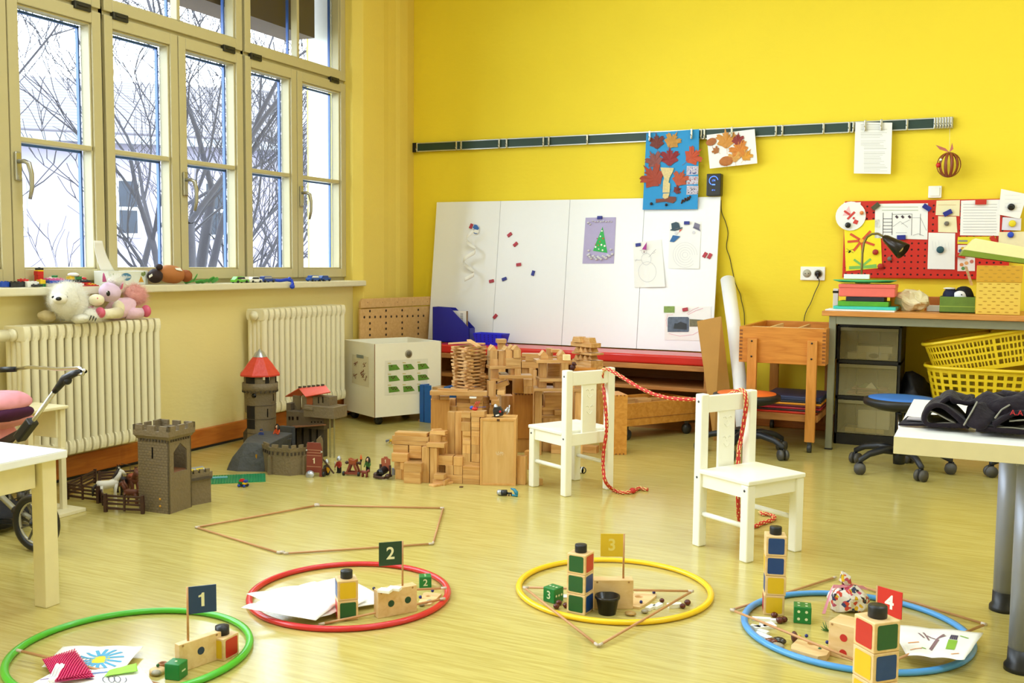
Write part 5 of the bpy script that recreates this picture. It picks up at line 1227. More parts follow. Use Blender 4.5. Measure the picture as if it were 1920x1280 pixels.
 #spiral paper snowman
spn=board_obj('paper_snowman',891,430,0,.012,label='paper snowman with blue hat and a hanging white paper spiral on the first board panel',cat='paper craft')
pxm=(BD(900,430)-BD(890,430)).length/10
m=MB();m.poly([(-.020,.012),(-.006,.034),(.012,.030),(.030,.008),(.020,-.004),(.0,.0)],lambda u,v:(u,v,.002));m.build('hat',pm('snow_hat_blue','2A66B8',.5),spn,solid=.001)
m=MB();m.poly([(-.010,.004),(.010,.008),(.026,-.002),(.030,-.018),(.014,-.030),(-.004,-.022)],lambda u,v:(u,v,.001));m.build('face',PAPER,spn,solid=.001)
m=MB();m.line([(-.008,-.022),(.004,-.028),(.018,-.028)],.005,lambda u,v:(u,v,.003));m.line([(-.012,-.006),(-.002,.006)],.004,lambda u,v:(u,v,.003));m.build('scarf',pm('snow_hat_blue','',.5),spn)
m=MB()
def spi(u,v):
 T=u*2.15*2*PI+.6;R=.030+.012*u;z=-.02-.33*u;w=.020*sin(PI*min(1,u*5+.15)if u<.1 else PI/2)
 return(-.012*u+R*cos(T)*1.05,z+(v-.5)*w*1.5,.045+R*sin(T))
m.grid(spi,70,2);m.build('paper_spiral',PAPER,spn,solid=.0006)
#lilac card with felt tree
def sheet(name,c4,label,mat,cat='drawing',off=.002,curl=0.0):
 """thin sheet whose corners bl, br, tr, tl sit at those spots on the board; children use local metres from bl"""
 P=[BD(*c,off)for c in c4];r=empty(name,P[0],rot=Euler((PI/2-tiltb,0,0)),label=label,cat=cat)
 Mi=Euler((PI/2-tiltb,0,0)).to_matrix().inverted();Q=[Mi@(p-P[0])for p in P]
 m=MB();m.grid(lambda u,v:tuple((Q[0]*(1-u)*(1-v)+Q[1]*u*(1-v)+Q[2]*u*v+Q[3]*(1-u)*v)+Vector((0,0,curl*(1-v)**2*(1 if u>.4 else.3)))),6,6,False);m.build('sheet',mat,r,solid=.0008)
 f=lambda e:(lambda u,v:(u,v,e))
 def loc(px,py):
  p=Mi@(BD(px,py,off)-P[0]);return(p.x,p.y)
 return r,loc,f
def wool(r,loc,pts,rad,mat,name='cotton_wool'):
 from mathutils import noise
 m=MB()
 for(px,py,s_)in pts:
  c=loc(px,py);m.ball((c[0],c[1],.006),rad*s_,rad*s_*.8,.006,8)
 m.v=[tuple(Vector(v)+noise.noise_vector(Vector(v)*120)*.004)for v in m.v]
 m.build(name,mat,r)
COT=pm('cotton_wool','D9D6DC',.9,var=.06,bump=.5)
r,loc,f=sheet('tree_card',[(1092,494),(1151,494),(1155,407),(1098,408)],'lilac card with a spotted green tree and cotton wool snow',pm('lilac_card','B3A8CE',.7))
MB().poly([loc(1112,470),loc(1139,474),loc(1130,425)],f(.002)).build('felt_tree',pm('felt_green','35B055',.7),r)
m=MB()
for x,y,s_ in((1129,433,1),(1126,443,1),(1117,463,1.1),(1123,467,.8),(1128,459,1.2),(1134,461,1.2),(1130,469,1.1)):m.dot(loc(x,y),.0055*s_,f(.0035),10)
m.build('white_spots',PAPER,r)
m=MB()
for x,y,s_ in((1120,447,.8),(1125,453,.9),(1122,460,.9),(1117,458,.7),(1131,447,1.1)):m.dot(loc(x,y),.005*s_,f(.0035),10)
m.build('red_spots',pm('spot_red','C4512A',.6),r)
wool(r,loc,[(1103+i*3.1,482-abs(i-6)*.6+(i%3)*2.5,1.1)for i in range(14)]+[(1104,470,1),(1105,477,1),(1146,468,1),(1148,476,1),(1103,418,1),(1107,421,.8)]+[(1112+i*5,415+(i%2),.7)for i in range(8)],.0085,COT)
magnet(1125,408,0,'b','dark blue magnet holding the lilac tree card',off=.004)
#snowman drawings
r,loc,f=sheet('snowman_drawing',[(1190,539),(1248,538),(1240,449),(1187,455)],'white sheet with a pencil snowman in a pink party hat',PAPER,curl=.012)
PEN=pm('pencil_grey','9B9AA6',.8);PEND=pm('pencil_dark','6A5660',.8)
m=MB()
def oval(m,c,rx,ry,wd=.0012,nn=26,fz=None,a0=0,a1=2*PI):
 m.line([loc(c[0]+rx*cos(a0+(a1-a0)*i/nn),c[1]+ry*sin(a0+(a1-a0)*i/nn))for i in range(nn+1)],wd,fz or f(.0135))
oval(m,(1215,510),16.5,19);oval(m,(1213,486),9,11);oval(m,(1209,471),5,5);m.build('pencil_outline',PEN,r)
m=MB();m.line([loc(1218,482),loc(1227,472),loc(1231,468)],.0015,f(.014));m.line([loc(1224,475),loc(1228,475)],.001,f(.014));m.line([loc(1227,472),loc(1230,474)],.001,f(.014));m.line([loc(1204,488),loc(1191,488)],.0015,f(.014));m.line([loc(1196,486),loc(1192,491)],.001,f(.014));m.line([loc(1201,470),loc(1204,470)],.001,f(.014));m.build('twig_arms',PEND,r)
MB().poly([loc(1205,468),loc(1213,469),loc(1214,454)],f(.0142)).build('party_hat',pm('magenta_pen','A8348C',.7),r);MB().dot(loc(1209,473),.0045,f(.0142),10).build('face',pm('face_grey','8C6E7A',.7),r)
magnet(1197,459,8,'b','dark blue magnet beside the party-hat snowman drawing',off=.0)
r,loc,f=sheet('snowmen_print',[(1253,503),(1311,504),(1315,415),(1256,415)],'white sheet with two printed top-hat snowmen over a cut-out spiral',PAPER,curl=.004)
m=MB()
for k in range(5):oval(m,(1285,478),5+k*4.4,5+k*4.6,.0012,24,f(.006),a0=.2*k)
m.build('spiral_lines',pm('spiral_grey','C2BFC8',.8),r)
m=MB();m.poly([loc(1257,432),loc(1266,433),loc(1280,428),(loc(1280,426)),loc(1270,429),loc(1258,430)],f(.0052));m.poly([loc(1260,430),loc(1276,427),loc(1273,418),loc(1268,416),loc(1259,419)],f(.0055));m.build('dark_top_hat',pm('print_dark_teal','2F4858',.6),r)
m=MB();m.poly([loc(1299,427),loc(1314,434),loc(1312,429),loc(1303,425)],f(.0055));m.poly([loc(1300,427),loc(1311,431),loc(1313,421),loc(1303,417)],f(.0055));m.build('grey_top_hat',pm('print_grey_violet','7D7890',.6),r)
m=MB();m.dot(loc(1268,437),.010,f(.0054),14).dot(loc(1301,436),.010,f(.0054),14);m.build('snowman_faces',pm('print_pale','DAD6DC',.6),r)
MB().poly([loc(1256,453),loc(1264,454),loc(1276,443),loc(1262,441)],f(.0056)).build('blue_scarf',pm('print_blue','2B64A0',.6),r);MB().poly([loc(1273,436),loc(1281,429),loc(1275,431)],f(.0058)).build('red_nose',pm('print_red','D2524A',.6),r)
magnet(1288,418,0,'b','dark blue magnet holding the sheet with two snowmen',off=.006)
r,loc,f=sheet('photo_sheet',[(1246,637),(1333,639),(1333,574),(1247,573)],'white sheet with glued photos and pink crayon lines low on the last panel',PAPER)
m=MB();m.line([loc(1290,590),loc(1305,582),loc(1318,578)],.0025,f(.002));m.line([loc(1288,588),loc(1300,580),loc(1310,576)],.002,f(.002));m.line([loc(1252,592),loc(1249,600),loc(1251,612)],.002,f(.002));m.line([loc(1254,625),loc(1275,630),loc(1300,627),loc(1312,620)],.002,f(.002));m.line([loc(1250,590),loc(1262,590)],.002,f(.002));m.build('crayon_lines',pm('pink_crayon','E59AB0',.8),r)
m=MB();m.poly([loc(1245,586),loc(1265,586),loc(1265,574),loc(1245,574)],f(.0025));m.build('landscape_photo',pm('photo_green','7D9A3E',.4,var=.5,scale=60),r)
def photo_mat():
 m=pm('photo_storm','4A5568',.3,var=.7,scale=45);return m
m=MB();m.poly([loc(1252,622),loc(1291,622),loc(1292,620),loc(1292,596),loc(1290,594),loc(1254,594),loc(1252,597)],f(.003));m.build('locomotive_photo',photo_mat(),r)
m=MB();m.poly([loc(1263,616),loc(1288,618),loc(1288,607),loc(1276,603),loc(1270,606),loc(1265,606)],f(.0035));m.build('dark_engine',pm('print_black','14161C',.4),r)
m=MB();m.poly([loc(1293,612),loc(1330,612),loc(1330,600),loc(1293,598)],f(.0025));m.build('meadow_photo',pm('photo_olive','6B6444',.4,var=.5,scale=60),r)
magnet(1285,580,12,'r','red magnet holding the sheet with glued photos',off=.004)
#blue magazine file and basket standing on the cushion
FB=pm('file_blue','1A1E96',.4,var=.03);yf=5.80
zc_=zl+max(.03,z_-zl)+.001
def file_at(px0,px1,py0,Y):a,b=PY(px0,640,Y),PY(px1,640,Y);return a.x,b.x,PY(px0,py0,Y).z
x0,x1,zt__=file_at(811,880,575,yf);mf=empty('magazine_file',((x0+x1)/2,yf,zc_),label='dark blue cardboard magazine file standing at the left end of the red cushion',cat='magazine file')
wf=x1-x0;hf=zt__-zc_
MB().prism([(-wf/2,0),(wf/2,0),(wf/2,hf*.42),(-wf*.02,hf*.98),(-wf/2,hf)],(1,0,0),(0,0,1),(0,.004,0)).build('side_panel',FB,mf,bevel=.001)
MB().prism([(-wf/2,0),(wf/2,0),(wf/2,hf*.42),(-wf*.02,hf*.98),(-wf/2,hf)],(1,0,0),(0,0,1),(0,.004,0),(0,.075,0)).build('side_panel',FB,mf,bevel=.001)
m=MB();m.box(-wf/2,-wf/2+.004,0,.079,0,hf).box(-wf/2,wf/2,0,.079,0,.004).box(wf/2-.004,wf/2,0,.079,0,hf*.42);m.build('spine',FB,mf)
bk=empty('booklet',((x0+x1)/2,yf+.03,zc_+.005),label='white booklet standing inside the blue magazine file',cat='booklet')
MB().box(-wf*.3,wf*.36,0,.012,0,hf*.88).build('cover',pm('booklet_cover','E9E4E0',.5,var=.05),bk);MB().box(wf*.36,wf*.38,-.001,.013,0,hf*.88).build('spine',pm('booklet_brown','8C6E4A',.6),bk)
m=MB()
for i in range(9):m.box(wf*.20,wf*.27,-.0006,0,hf*(.80-i*.03),hf*(.81-i*.03))
m.dot((wf*.08,hf*.74),.004,lambda u,v:(u,-.001,v),8);m.build('cover_print',pm('print_black','14161C',.5),bk)
bs=empty('blue_basket',PY(921,656,5.80),label='small bright blue perforated plastic basket on the cushion behind the slat tower',cat='basket',rz=-.1);bs.location.z=zc_
BB=pm('basket_blue','1C24D8',.35);hbk=PY(912,624,5.80).z-zc_;wk=(PY(960,640,5.80)-PY(889,640,5.80)).x
m=MB();s_=wk/2;tp_=1.0;bt=.82
for(p,q)in(((-1,-1),(1,-1)),((1,-1),(1,1)),((1,1),(-1,1)),((-1,1),(-1,-1))):
 A0,B0=Vector((p[0]*s_*bt*.8,p[1]*.05*bt,0)),Vector((q[0]*s_*bt*.8,q[1]*.05*bt,0));A1,B1=Vector((p[0]*s_*.8,p[1]*.05,hbk)),Vector((q[0]*s_*.8,q[1]*.05,hbk))
 m._a([A0,B0,B1,A1],[(0,1,2,3)])
m._a([(-s_*bt*.8,-.05*bt,0),(s_*bt*.8,-.05*bt,0),(s_*bt*.8,.05*bt,0),(-s_*bt*.8,.05*bt,0)],[(0,1,2,3)]);m.build('basket_body',BB,bs,solid=.003,recalc=False)
m=MB()
for i in range(6):
 for j in range(4):x=-s_*.6+i*s_*.22;m.dot((x,hbk*(.3+j*.18)),.004,lambda u,v:(u,-.05*(bt+(1-bt)*v/hbk)-.0025,v),8)
m.build('perforations',pm('dark_blue_hole','0C1078',.6),bs)
#hanging rail on the yellow wall
YR=6.068
def pin(px,py,Y=YR):return PY(px,py,Y)
ra,rb_=pin(776,278),pin(1787,232);zr0,zr1=1.737,1.799
rl=empty('hanging_rail',(ra.x,YR,zr0),label='long dark green picture rail with silver edges across the yellow wall',cat='rail')
Lr=rb_.x-ra.x;RAILG=pm('rail_dark_green','1D3A30',.4,var=.05);ALU=pm('aluminium_edge','C9CBC6',.3,metal=.8)
MB().box(0,Lr,0,YB-YR-.001,.006,zr1-zr0-.006).build('rail_insert',RAILG,rl)
for z in(0,zr1-zr0-.006):MB().box(0,Lr,-.004,YB-YR-.001,z,z+.006).build('edge_strip',ALU,rl)
MB().box(-.008,.03,-.006,.01,-.001,zr1-zr0+.001).build('end_cap',BLACKP,rl)
CLIP=pm('clip_nickel','CFCBB8',.25,metal=.9)
def clipbuild():
 r=empty('rail_clip',label='',cat='clip',group='metal clips on the hanging rail');r.location=(0,0,-10)
 MB().box(-.006,.006,-.012,-.004,.002,.064).build('clip_body',CLIP,r,bevel=.002)
 MB().tube([(-.004,-.013,.03),(0,-.022,.018),(.003,-.014,.0)],.002,6).build('clip_spring',CLIP,r)
 return r
cl0=clipbuild();firstc=[True]
def clip(px,lab,dy=0):
 o=cl0 if firstc[0]else copy_tree(cl0);firstc[0]=False
 P=pin(px,260);o.location=(P.x,YR-dy,zr0-.002);o['label']=lab;return o
for px,lab in((783,'metal clip at the far left end of the green rail'),(857,'left one of the first pair of metal clips on the rail'),(866,'right one of the first pair of metal clips on the rail'),(937,'left one of the second pair of clips on the rail'),(951,'right one of the second pair of clips on the rail'),(1020,'left one of the third clip pair, above the first whiteboard seam'),(1030,'right one of the third clip pair, above the second whiteboard panel'),(1102,'single metal clip on the rail above the tree card'),(1315,'left clip between the blue poster and the leaf card'),(1321,'right clip between the blue poster and the leaf card'),(1455,'left clip of the pair right of the leaf card'),(1467,'right clip of the pair right of the leaf card'),(1544,'single metal clip midway between leaf card and printed sheet'),(1592,'outer one of two clips left of the printed sheet'),(1600,'inner one of two clips left of the printed sheet'),(1700,'single metal clip right of the printed sheet')):
 clip(px,lab)
for i in range(7):clip(1752+i*5.2,'metal clip in the row pushed together at the right rail end, %s from the left'%('first','second','third','fourth','fifth','sixth','seventh')[i])
def flat(name,c4,Y,label,mat,cat='sheet',th=.0012,curl=0.0,lean=0.0):
 P=[PY(c[0],c[1],Y)for c in c4];r=empty(name,P[0],label=label,cat=cat);Q=[p-P[0]for p in P]
 m=MB();m.grid(lambda u,v:tuple((Q[0]*(1-u)*(1-v)+Q[1]*u*(1-v)+Q[2]*u*v+Q[3]*(1-u)*v)+Vector((0,-curl*(1-v)**2,0))),6,6,False);m.build('sheet',mat,r,solid=th)
 def loc(px,py):p=PY(px,py,Y)-P[0];return(p.x,p.z)
 return r,loc,(lambda e:(lambda u,v:(u,-e,v)))
def maple(m,c,s,ang,fn,lob=(1,.82,.5)):
 pts=[]
 R=[(0,1*lob[0]),(.09,.62),(.22,.66),(.17,.42),(.42,.60),(.62,.72*lob[1]),(.58,.46),(.72,.40),(.46,.18),(.62,-.02),(.60,-.14*lob[2]),(.30,-.22),(.06,-.42),(0,-.30)]
 full=R+[(-x,y)for x,y in R[::-1][1:-1]]
 ca,sa=cos(ang),sin(ang)
 vs=[fn(c[0]+s*(x*ca-y*sa),c[1]+s*(x*sa+y*ca))for x,y in full];cc=fn(c[0],c[1]+.0);n_=len(vs)
 m._a([cc]+vs,[(0,i+1,(i+1)%n_+1)for i in range(n_)])
def leafy(name,r,c,s,ang,e,col,oval_=False):
 m=MB();fn=lambda u,v:(u,-e-.004*sin(60*u+40*v)**2,v)
 if oval_:m.dot(c,s*.62,fn,16,ry=s*.42,a=ang)
 else:maple(m,c,s,ang,fn)
 m.line([c,(c[0]+sin(ang)*s*.8,c[1]-cos(ang)*s*.8)],.0012,lambda u,v:(u,-e,v))
 return m.build(name,pm('leaf_'+col,col,.6,var=.25,scale=50),r,solid=.0006,recalc=False)
YP=6.035
px_m=abs((PY(1260,300,YP)-PY(1261,300,YP)).x)
r,loc,f=flat('leaf_poster',[(1205,393),(1308,392),(1311,242),(1212,250)],YP,'bright blue poster with pressed maple leaves around a birch bark owl',pm('poster_blue','1E90CE',.6,var=.03),'poster',curl=-.0)
for(x,y,s,a,c)in((1232,270,17,.1,'6E2A20'),(1259,268,18,-.5,'C08A3A'),(1229,304,19,.5,'8A4A44'),(1256,300,20,0,'8C1E24'),(1296,296,20,-.9,'BE4A24'),(1228,336,27,.7,'A03A1E'),(1274,339,18,-.4,'B5502C'),(1252,351,8,1.0,'5A1E1C'),(1268,357,9,-1.2,'6E2420')):
 leafy('pressed_leaf',r,loc(x,y),s*px_m*1.3,a,.003,c)
BARK=pm('birch_bark','D9C48C',.7,var=.25,scale=90)
m=MB();m.poly([loc(*p)for p in((1239,314),(1264,315),(1262,322),(1256,333),(1254,342),(1257,344),(1256,361),(1243,361),(1244,340),(1246,334),(1241,322))],f(.006));m.build('birch_bark',BARK,r,solid=.003,recalc=False)
m=MB();m.poly([loc(*p)for p in((1244,363),(1256,362),(1253,371),(1247,373),(1243,370))],f(.006));m.build('birch_bark',BARK,r,solid=.003,recalc=False)
m=MB();m.poly([loc(*p)for p in((1230,373),(1249,372),(1252,368),(1268,369),(1268,376),(1262,381),(1248,378),(1230,380))],f(.004));m.build('brown_bark_strip',pm('bark_brown','7A4234',.7),r,solid=.003,recalc=False)
for x,y in((1222,382),(1250,384)):MB().ball((0,0,0),.009).build('chestnut',pm('chestnut_dark','2A1410',.3),r,loc=(loc(x,y)[0],-.009,loc(x,y)[1]))
for x,y in((1279,378),(1284,375),(1289,373),(1293,371)):MB().tube([(-.004,-.005,-.012),(.006,-.007,.012)],[.004,.006],8).build('larch_cone',pm('cone_brown','4A2A20',.8,bump=.6),r,loc=(loc(x,y)[0],0,loc(x,y)[1]))
for i,(y0,y1)in enumerate(((311,328),(330,346),(348,365))):
 m=MB();m.poly([loc(1287,y1),loc(1309,y1-1),loc(1310,y0+.5),loc(1288,y0)],f(.0025));q=m.build('group_photo',pm('photo_mosaic','BDB4C2',.4,var=.8,scale=120),r)
 m=MB();random.seed(i)
 for k in range(12):m.dot(loc(1290+random.random()*18,y0+3+random.random()*12),random.uniform(.002,.005),f(.0032),7)
 m.build('photo_figures',pm(('photo_people_blue','photo_people_red','photo_people_dark')[i],('3A50A0','A8404A','3E3550')[i],.5),q)
for px,lab in((1222,'left clip holding the blue leaf poster'),(1300,'right clip holding the blue leaf poster'),(1375,'clip holding the white leaf card'),(1623,'left clip holding the printed sheet'),(1653,'right clip holding the printed sheet')):
 clip(px,lab,dy=.036)
r,loc,f=flat('leaf_card',[(1331,316),(1420,306),(1415,242),(1325,253)],YP,'tilted white card with orange autumn leaves hanging on the rail',PAPER,'card',th=.003)
for(x,y,s,a,c,ov)in((1334,266,13,.3,'A8622E',True),(1362,267,22,.1,'CE8C36',False),(1344,283,9,.9,'A8672F',False),(1383,265,14,-.1,'8C2E28',False),(1388,284,21,.5,'CF7C24',False),(1398,294,14,-.6,'D8952E',False),(1378,297,14,.2,'D39A4A',False),(1362,302,17,.15,'B56A26',True)):
 leafy('pressed_leaf',r,loc(x,y),s*px_m*1.2,a,.004,c,ov)
r,loc,f=flat('printed_sheet',[(1601,325),(1670,326),(1673,230),(1604,229)],YP,'stapled white sheets of printed text hanging from two clips on the rail',PAPER,'sheet',th=.004)
m=MB();random.seed(2)
for i in range(30):
 y=234+i*3.0;x1=1664-random.random()*12 if i%4 else 1650
 if i in(4,9,16):continue
 m.line([loc(1614 if i<14 else 1620,y),loc(x1,y-.3)],.0011 if i%3 else.0018,f(.0032))
m.build('printed_text',pm('text_grey','A8A49C',.8),r)
#digital thermometer and its cable
r,loc,f=flat('digital_gauge',[(1324,367),(1351,367),(1352,325),(1326,325)],6.03,'black wall gauge with a glowing blue dial display',pm('gauge_black','16140F',.35),'gauge',th=.0)
for ch in children(r):bpy.data.objects.remove(ch)
a,b=loc(1324,367),loc(1352,325);MB().box(a[0],b[0],0,.058,a[1],b[1]).build('casing',pm('gauge_black','',.3),r,bevel=.004)
LED=pm('blue_led','5A86FF',.5,emit=('4A7BFF',1.6))
c=loc(1338,338.5);R_m=(loc(1346,338)[0]-c[0])
m=MB();m.line([(c[0]+R_m*cos(rad(t)),c[1]+R_m*sin(rad(t)))for t in range(10,245,12)],.0035,f(.001));m.poly([loc(1335,347),loc(1341,347),loc(1341,345),loc(1335,345)],f(.001));m.build('dial_ring',LED,r)
text_mesh('digits','174',.018,LED,r,(c[0],-.001,c[1]),(PI/2,0,0),.0002,sx=.8)
text_mesh('small_digits','47 4',.011,LED,r,(loc(1337.5,356.5)[0],-.001,loc(1337.5,356.5)[1]),(PI/2,0,0),.0002)
def cable(name,pts,Y,rad,label,mat=BLACKP):
 P=[PY(x,y,Y)for x,y in pts];fine=[]
 for i in range(len(P)-1):
  p0,p1,p2,p3=P[max(i-1,0)],P[i],P[i+1],P[min(i+2,len(P)-1)]
  for k in range(5):
   t=k/5;fine.append(.5*((2*p1)+(p2-p0)*t+(2*p0-5*p1+4*p2-p3)*t*t+(3*p1-p0-3*p2+p3)*t**3))
 fine.append(P[-1]);o=MB().tube([p-P[0]for p in fine],rad,6).build(name,mat,loc=P[0]);return tag(o,label,'cable')
cable('gauge_cable',[(1352,375),(1353,397),(1360,415),(1365,437),(1362,463),(1368,482),(1372,501),(1379,531),(1388,551),(1390,562),(1395,585),(1396,606),(1396,640)],6.083,.0022,'thin wavy black cable hanging down the wall from the gauge')
#white wall switch, socket with plug
a,b=pin(1740,371,6.07),pin(1766,348,6.07);sw=empty('wall_switch',(a.x,6.09,a.z),label='white square wall switch above the red pegboard',cat='switch')
MB().box(0,b.x-a.x,-.02,0,0,b.z-a.z).build('switch_frame',WHITE,sw,bevel=.003);MB().box(.01,b.x-a.x-.01,-.026,-.02,.01,b.z-a.z-.01).build('rocker',WHITE,sw,bevel=.002)
a,b=pin(1500,525,6.07),pin(1547,500,6.07);so_=empty('wall_socket',(a.x,6.09,a.z),label='white double wall socket left of the red pegboard',cat='socket');ws,hs_=b.x-a.x,b.z-a.z
MB().box(0,ws,-.014,0,0,hs_).build('socket_plate',WHITE,so_,bevel=.003)
for k in(.27,.73):MB().tube([(ws*k,-.0145,hs_/2),(ws*k,-.0155,hs_/2)],hs_*.3,20).build('socket_well',pm('socket_shade','B9B29A',.5),so_)
m=MB()
for dx in(-.0095,.0095):m.tube([(ws*.27+dx,-.0155,hs_/2),(ws*.27+dx,-.0165,hs_/2)],.0028,8)
m.build('contact_hole',BLK,so_)
pg=empty('power_plug',(a.x+ws*.73,6.074,a.z+hs_/2),label='black plug in the right half of the wall socket',cat='plug')
MB().tube([(0,0,0),(0,-.022,0),(0,-.026,-.004)],[.019,.017,.010],14).build('plug_body',BLACKP,pg);MB().tube([(0,-.02,0),(0,-.022,-.03)],[.007,.004],8).build('strain_relief',BLACKP,pg)
cable('plug_cable',[(1534,520),(1536,530),(1528,548),(1520,568),(1512,583),(1508,597),(1507,615)],6.075,.0024,'black cable hanging from the plug towards the sand table')
#ribbon bird ornament
pb_=PY(1779,309,6.0);bo=empty('ribbon_ornament',pb_,label='brown paper-strip ball ornament with red beak hanging below the rail end',cat='ornament')
RIB=pm('ribbon_brown','8A4226',.5,var=.15)
for k in range(6):
 a_=k*PI/6+.3;m=MB()
 ring=[(.062*sin(t*PI/12)*cos(a_),.062*sin(t*PI/12)*sin(a_),.068*cos(t*PI/12))for t in range(25)]
 w=Vector((-sin(a_),cos(a_),0))*.008;V=[Vector(p)+w for p in ring]+[Vector(p)-w for p in ring]
 m._a(V,[(i,i+1,25+i+1,25+i)for i in range(24)],True);m.build('paper_strip',RIB,bo,solid=.001,recalc=False)
MB().ball((-.052,-.045,-.004),.012,.012,.014).build('red_beak',pm('toy_red','C8201C',.4),bo);MB().ball((-.04,-.05,.024),.007).build('eye',WHITE,bo)
m=MB();m._a([(0,0,.068),(-.05,-.01,.085),(-.07,-.01,.11),(-.045,-.008,.10),(-.02,0,.09)],[(0,1,2,3,4)]);m._a([(0,0,.068),(.012,0,.12),(.02,0,.085)],[(0,1,2)]);m.build('ribbon_feather',pm('ribbon_pink','C06A5A',.6),bo,solid=.001,recalc=False)
MB().tube([(0,0,.068),(-.004,.03,.20)],.0006,5).build('thread',WHITE,bo)
#red pegboard with papers
YG=6.055
rp0,rp1=PY(1579,520,YG),PY(1898,372,YG);RB=pm('red_pegboard','CE1F0C',.45,var=.04)
rbd=empty('red_pegboard',(rp0.x,YG,rp0.z),label='red perforated metal board on the wall above the desk',cat='board')
wB_,hB_=rp1.x-rp0.x,rp1.z-rp0.z
MB().box(0,wB_,0,.02,0,hB_).build('panel',RB,rbd,bevel=.003)
m=MB();st_=PY(1710,450,YG).x-PY(1697.5,450,YG).x
for i in range(int(wB_/st_)):
 for j in range(int(hB_/st_)):m.dot((st_*(i+.55),.022+st_*j),.0058,lambda u,v:(u,-.0004,v),8)
m.build('peg_holes',pm('hole_dark_red','3A0804',.8),rbd)
Yq=YG-.004
def wmag(px,py,rdeg,mat,label,w=.046,h=.026,rnd=False,dy=.004,name='magnet'):
 if rnd:o=MB().tube([(0,0,0),(0,-.009,0),(0,-.011,0)],[.016*w/.046,.016*w/.046,.012*w/.046],18).build(name,mat)
 else:o=MB().box(-w/2,w/2,-.010,0,-h/2,h/2).build(name,mat,bevel=.0015)
 o.location=PY(px,py,Yq-dy);o.rotation_euler=(0,rad(-rdeg),0);return tag(o,label,'magnet','magnets on the red board')
def lines(m,loc,f,x0,x1,y0,y1,k,w=.0012,e=.002,jit=3):
 for i in range(k):
  y=y0+(y1-y0)*i/max(1,k-1);m.line([loc(x0,y),loc(x1-random.random()*jit,y)],w,f(e))
CREAM=pm('cream_note','F0E4B8',.7);INK=pm('ink_grey','8E8A90',.8);REDP=pm('felt_red','D03A34',.6)
r,loc,f=flat('yellow_flower_picture',[(1586,508),(1654,502),(1650,411),(1582,416)],Yq,'bright yellow sheet with an orange paper flower on the red board',pm('sheet_yellow','F8E41C',.6),'picture')
m=MB();c=(1615.5,451)
for k,(dx,dy)in enumerate(((-20,-12),(16,-17),(-25,2),(23,8),(-14,18),(2,20))):m.line([loc(*c),loc(c[0]+dx,c[1]+dy)],.013,f(.003))
m.build('paper_petals',pm('petal_orange_red','D9512A',.6),r);m=MB();m.dot(loc(*c),.012,f(.005),12);m.build('flower_centre',pm('petal_yellow','F6B81C',.6),r)
m=MB();m.line([loc(1616,455),loc(1617,500)],.009,f(.002));m.line([loc(1616,497),loc(1602,487)],.012,f(.002));m.line([loc(1618,497),loc(1632,486)],.012,f(.002));m.poly([loc(1592,505),loc(1644,502),loc(1643,495),(loc(1618,498)),loc(1592,499)],f(.0018));m.build('paper_grass',pm('grass_green','7FBF56',.6),r)
m=MB();m.dot(loc(1593,472),.009,f(.002),8,ry=.005,a=.8);m.line([loc(1587,466),loc(1600,474)],.0015,f(.002));m.line([loc(1600,467),loc(1586,472)],.0015,f(.002));m.build('drawn_bug',BLK,r)
r,loc,f=flat('paper_plate_craft',[(1582,420),(1609,420),(1614,379),(1582,380)],Yq-.003,'round white paper disc with red paper bits at the left corner of the board',PAPER,'paper craft')
m=MB();m.dot(loc(1595,405),.083,f(.003),28);m.build('paper_disc',PAPER,r,solid=.002,recalc=False)
m=MB();m.line([loc(1584,396),loc(1593,402)],.012,f(.006));m.line([loc(1590,410),loc(1602,398)],.012,f(.006));m.poly([loc(1599,418),loc(1607,421),loc(1610,414),loc(1603,411)],f(.006));m.dot(loc(1601,409),.007,f(.006),8);m.build('red_paper_bits',REDP,r)
m=MB();m.poly([loc(1580,404),loc(1592,386),loc(1597,404)],f(.0055));m.build('pink_paper_bits',pm('pale_pink','F2C0C4',.7),r);MB().ball((loc(1616,399)[0],-.012,loc(1616,399)[1]),.011).build('orange_bead',pm('bead_orange','E88A4A',.4),r)
wmag(1590,422,0,BLK,'black round magnet holding the white paper disc',rnd=True,dy=.012);wmag(1641.5,472.5,0,pm('magnet_dark_red','A81E16',.4),'dark red round magnet on the right edge of the yellow picture',rnd=True);wmag(1651,499,0,pm('magnet_dark_red','A81E16',.4),'dark red round magnet at the lower corner of the yellow picture',rnd=True)
wmag(1668,485,0,pm('magnet_grey','6E6458',.4),'grey round magnet alone on the red board under the lamp',rnd=True,w=.036)
r,loc,f=flat('playground_drawing',[(1640,446),(1739,449),(1740,381),(1641,382)],Yq,'white sheet with a drawn ladder and climbing frame plan',PAPER,'drawing')
DRK=pm('ink_dark','4A3A44',.8);m=MB()
for x in(1656,1673):m.line([loc(x,399),loc(x-.5,440)],.003,f(.002))
for y in(410,416.5,423,429.5,435):m.line([loc(1656,y),loc(1673,y)],.003,f(.002))
m.line([loc(1673,402),loc(1710,401)],.002,f(.002));
for x in(1678,1689,1702):m.poly([loc(x,406),loc(x+4,410),loc(x+7,407),loc(x+3,403)],f(.002))
for x in(1710,1726):m.line([loc(x,401),loc(x-1,441)],.002,f(.002))
m.build('drawn_frame',DRK,r);m=MB()
m.line([loc(1674,425),loc(1688,415),loc(1702,426)],.0015,f(.002));m.line([loc(1680,436),loc(1700,436)],.0015,f(.002));m.line([loc(1690,420),loc(1706,412)],.0015,f(.002));m.line([loc(1726,408),loc(1737,432)],.0015,f(.002));m.line([loc(1712,441),loc(1722,438),loc(1732,442)],.0018,f(.002));m.line([loc(1710,408),loc(1726,408)],.0015,f(.002));m.build('pencil_lines',INK,r)
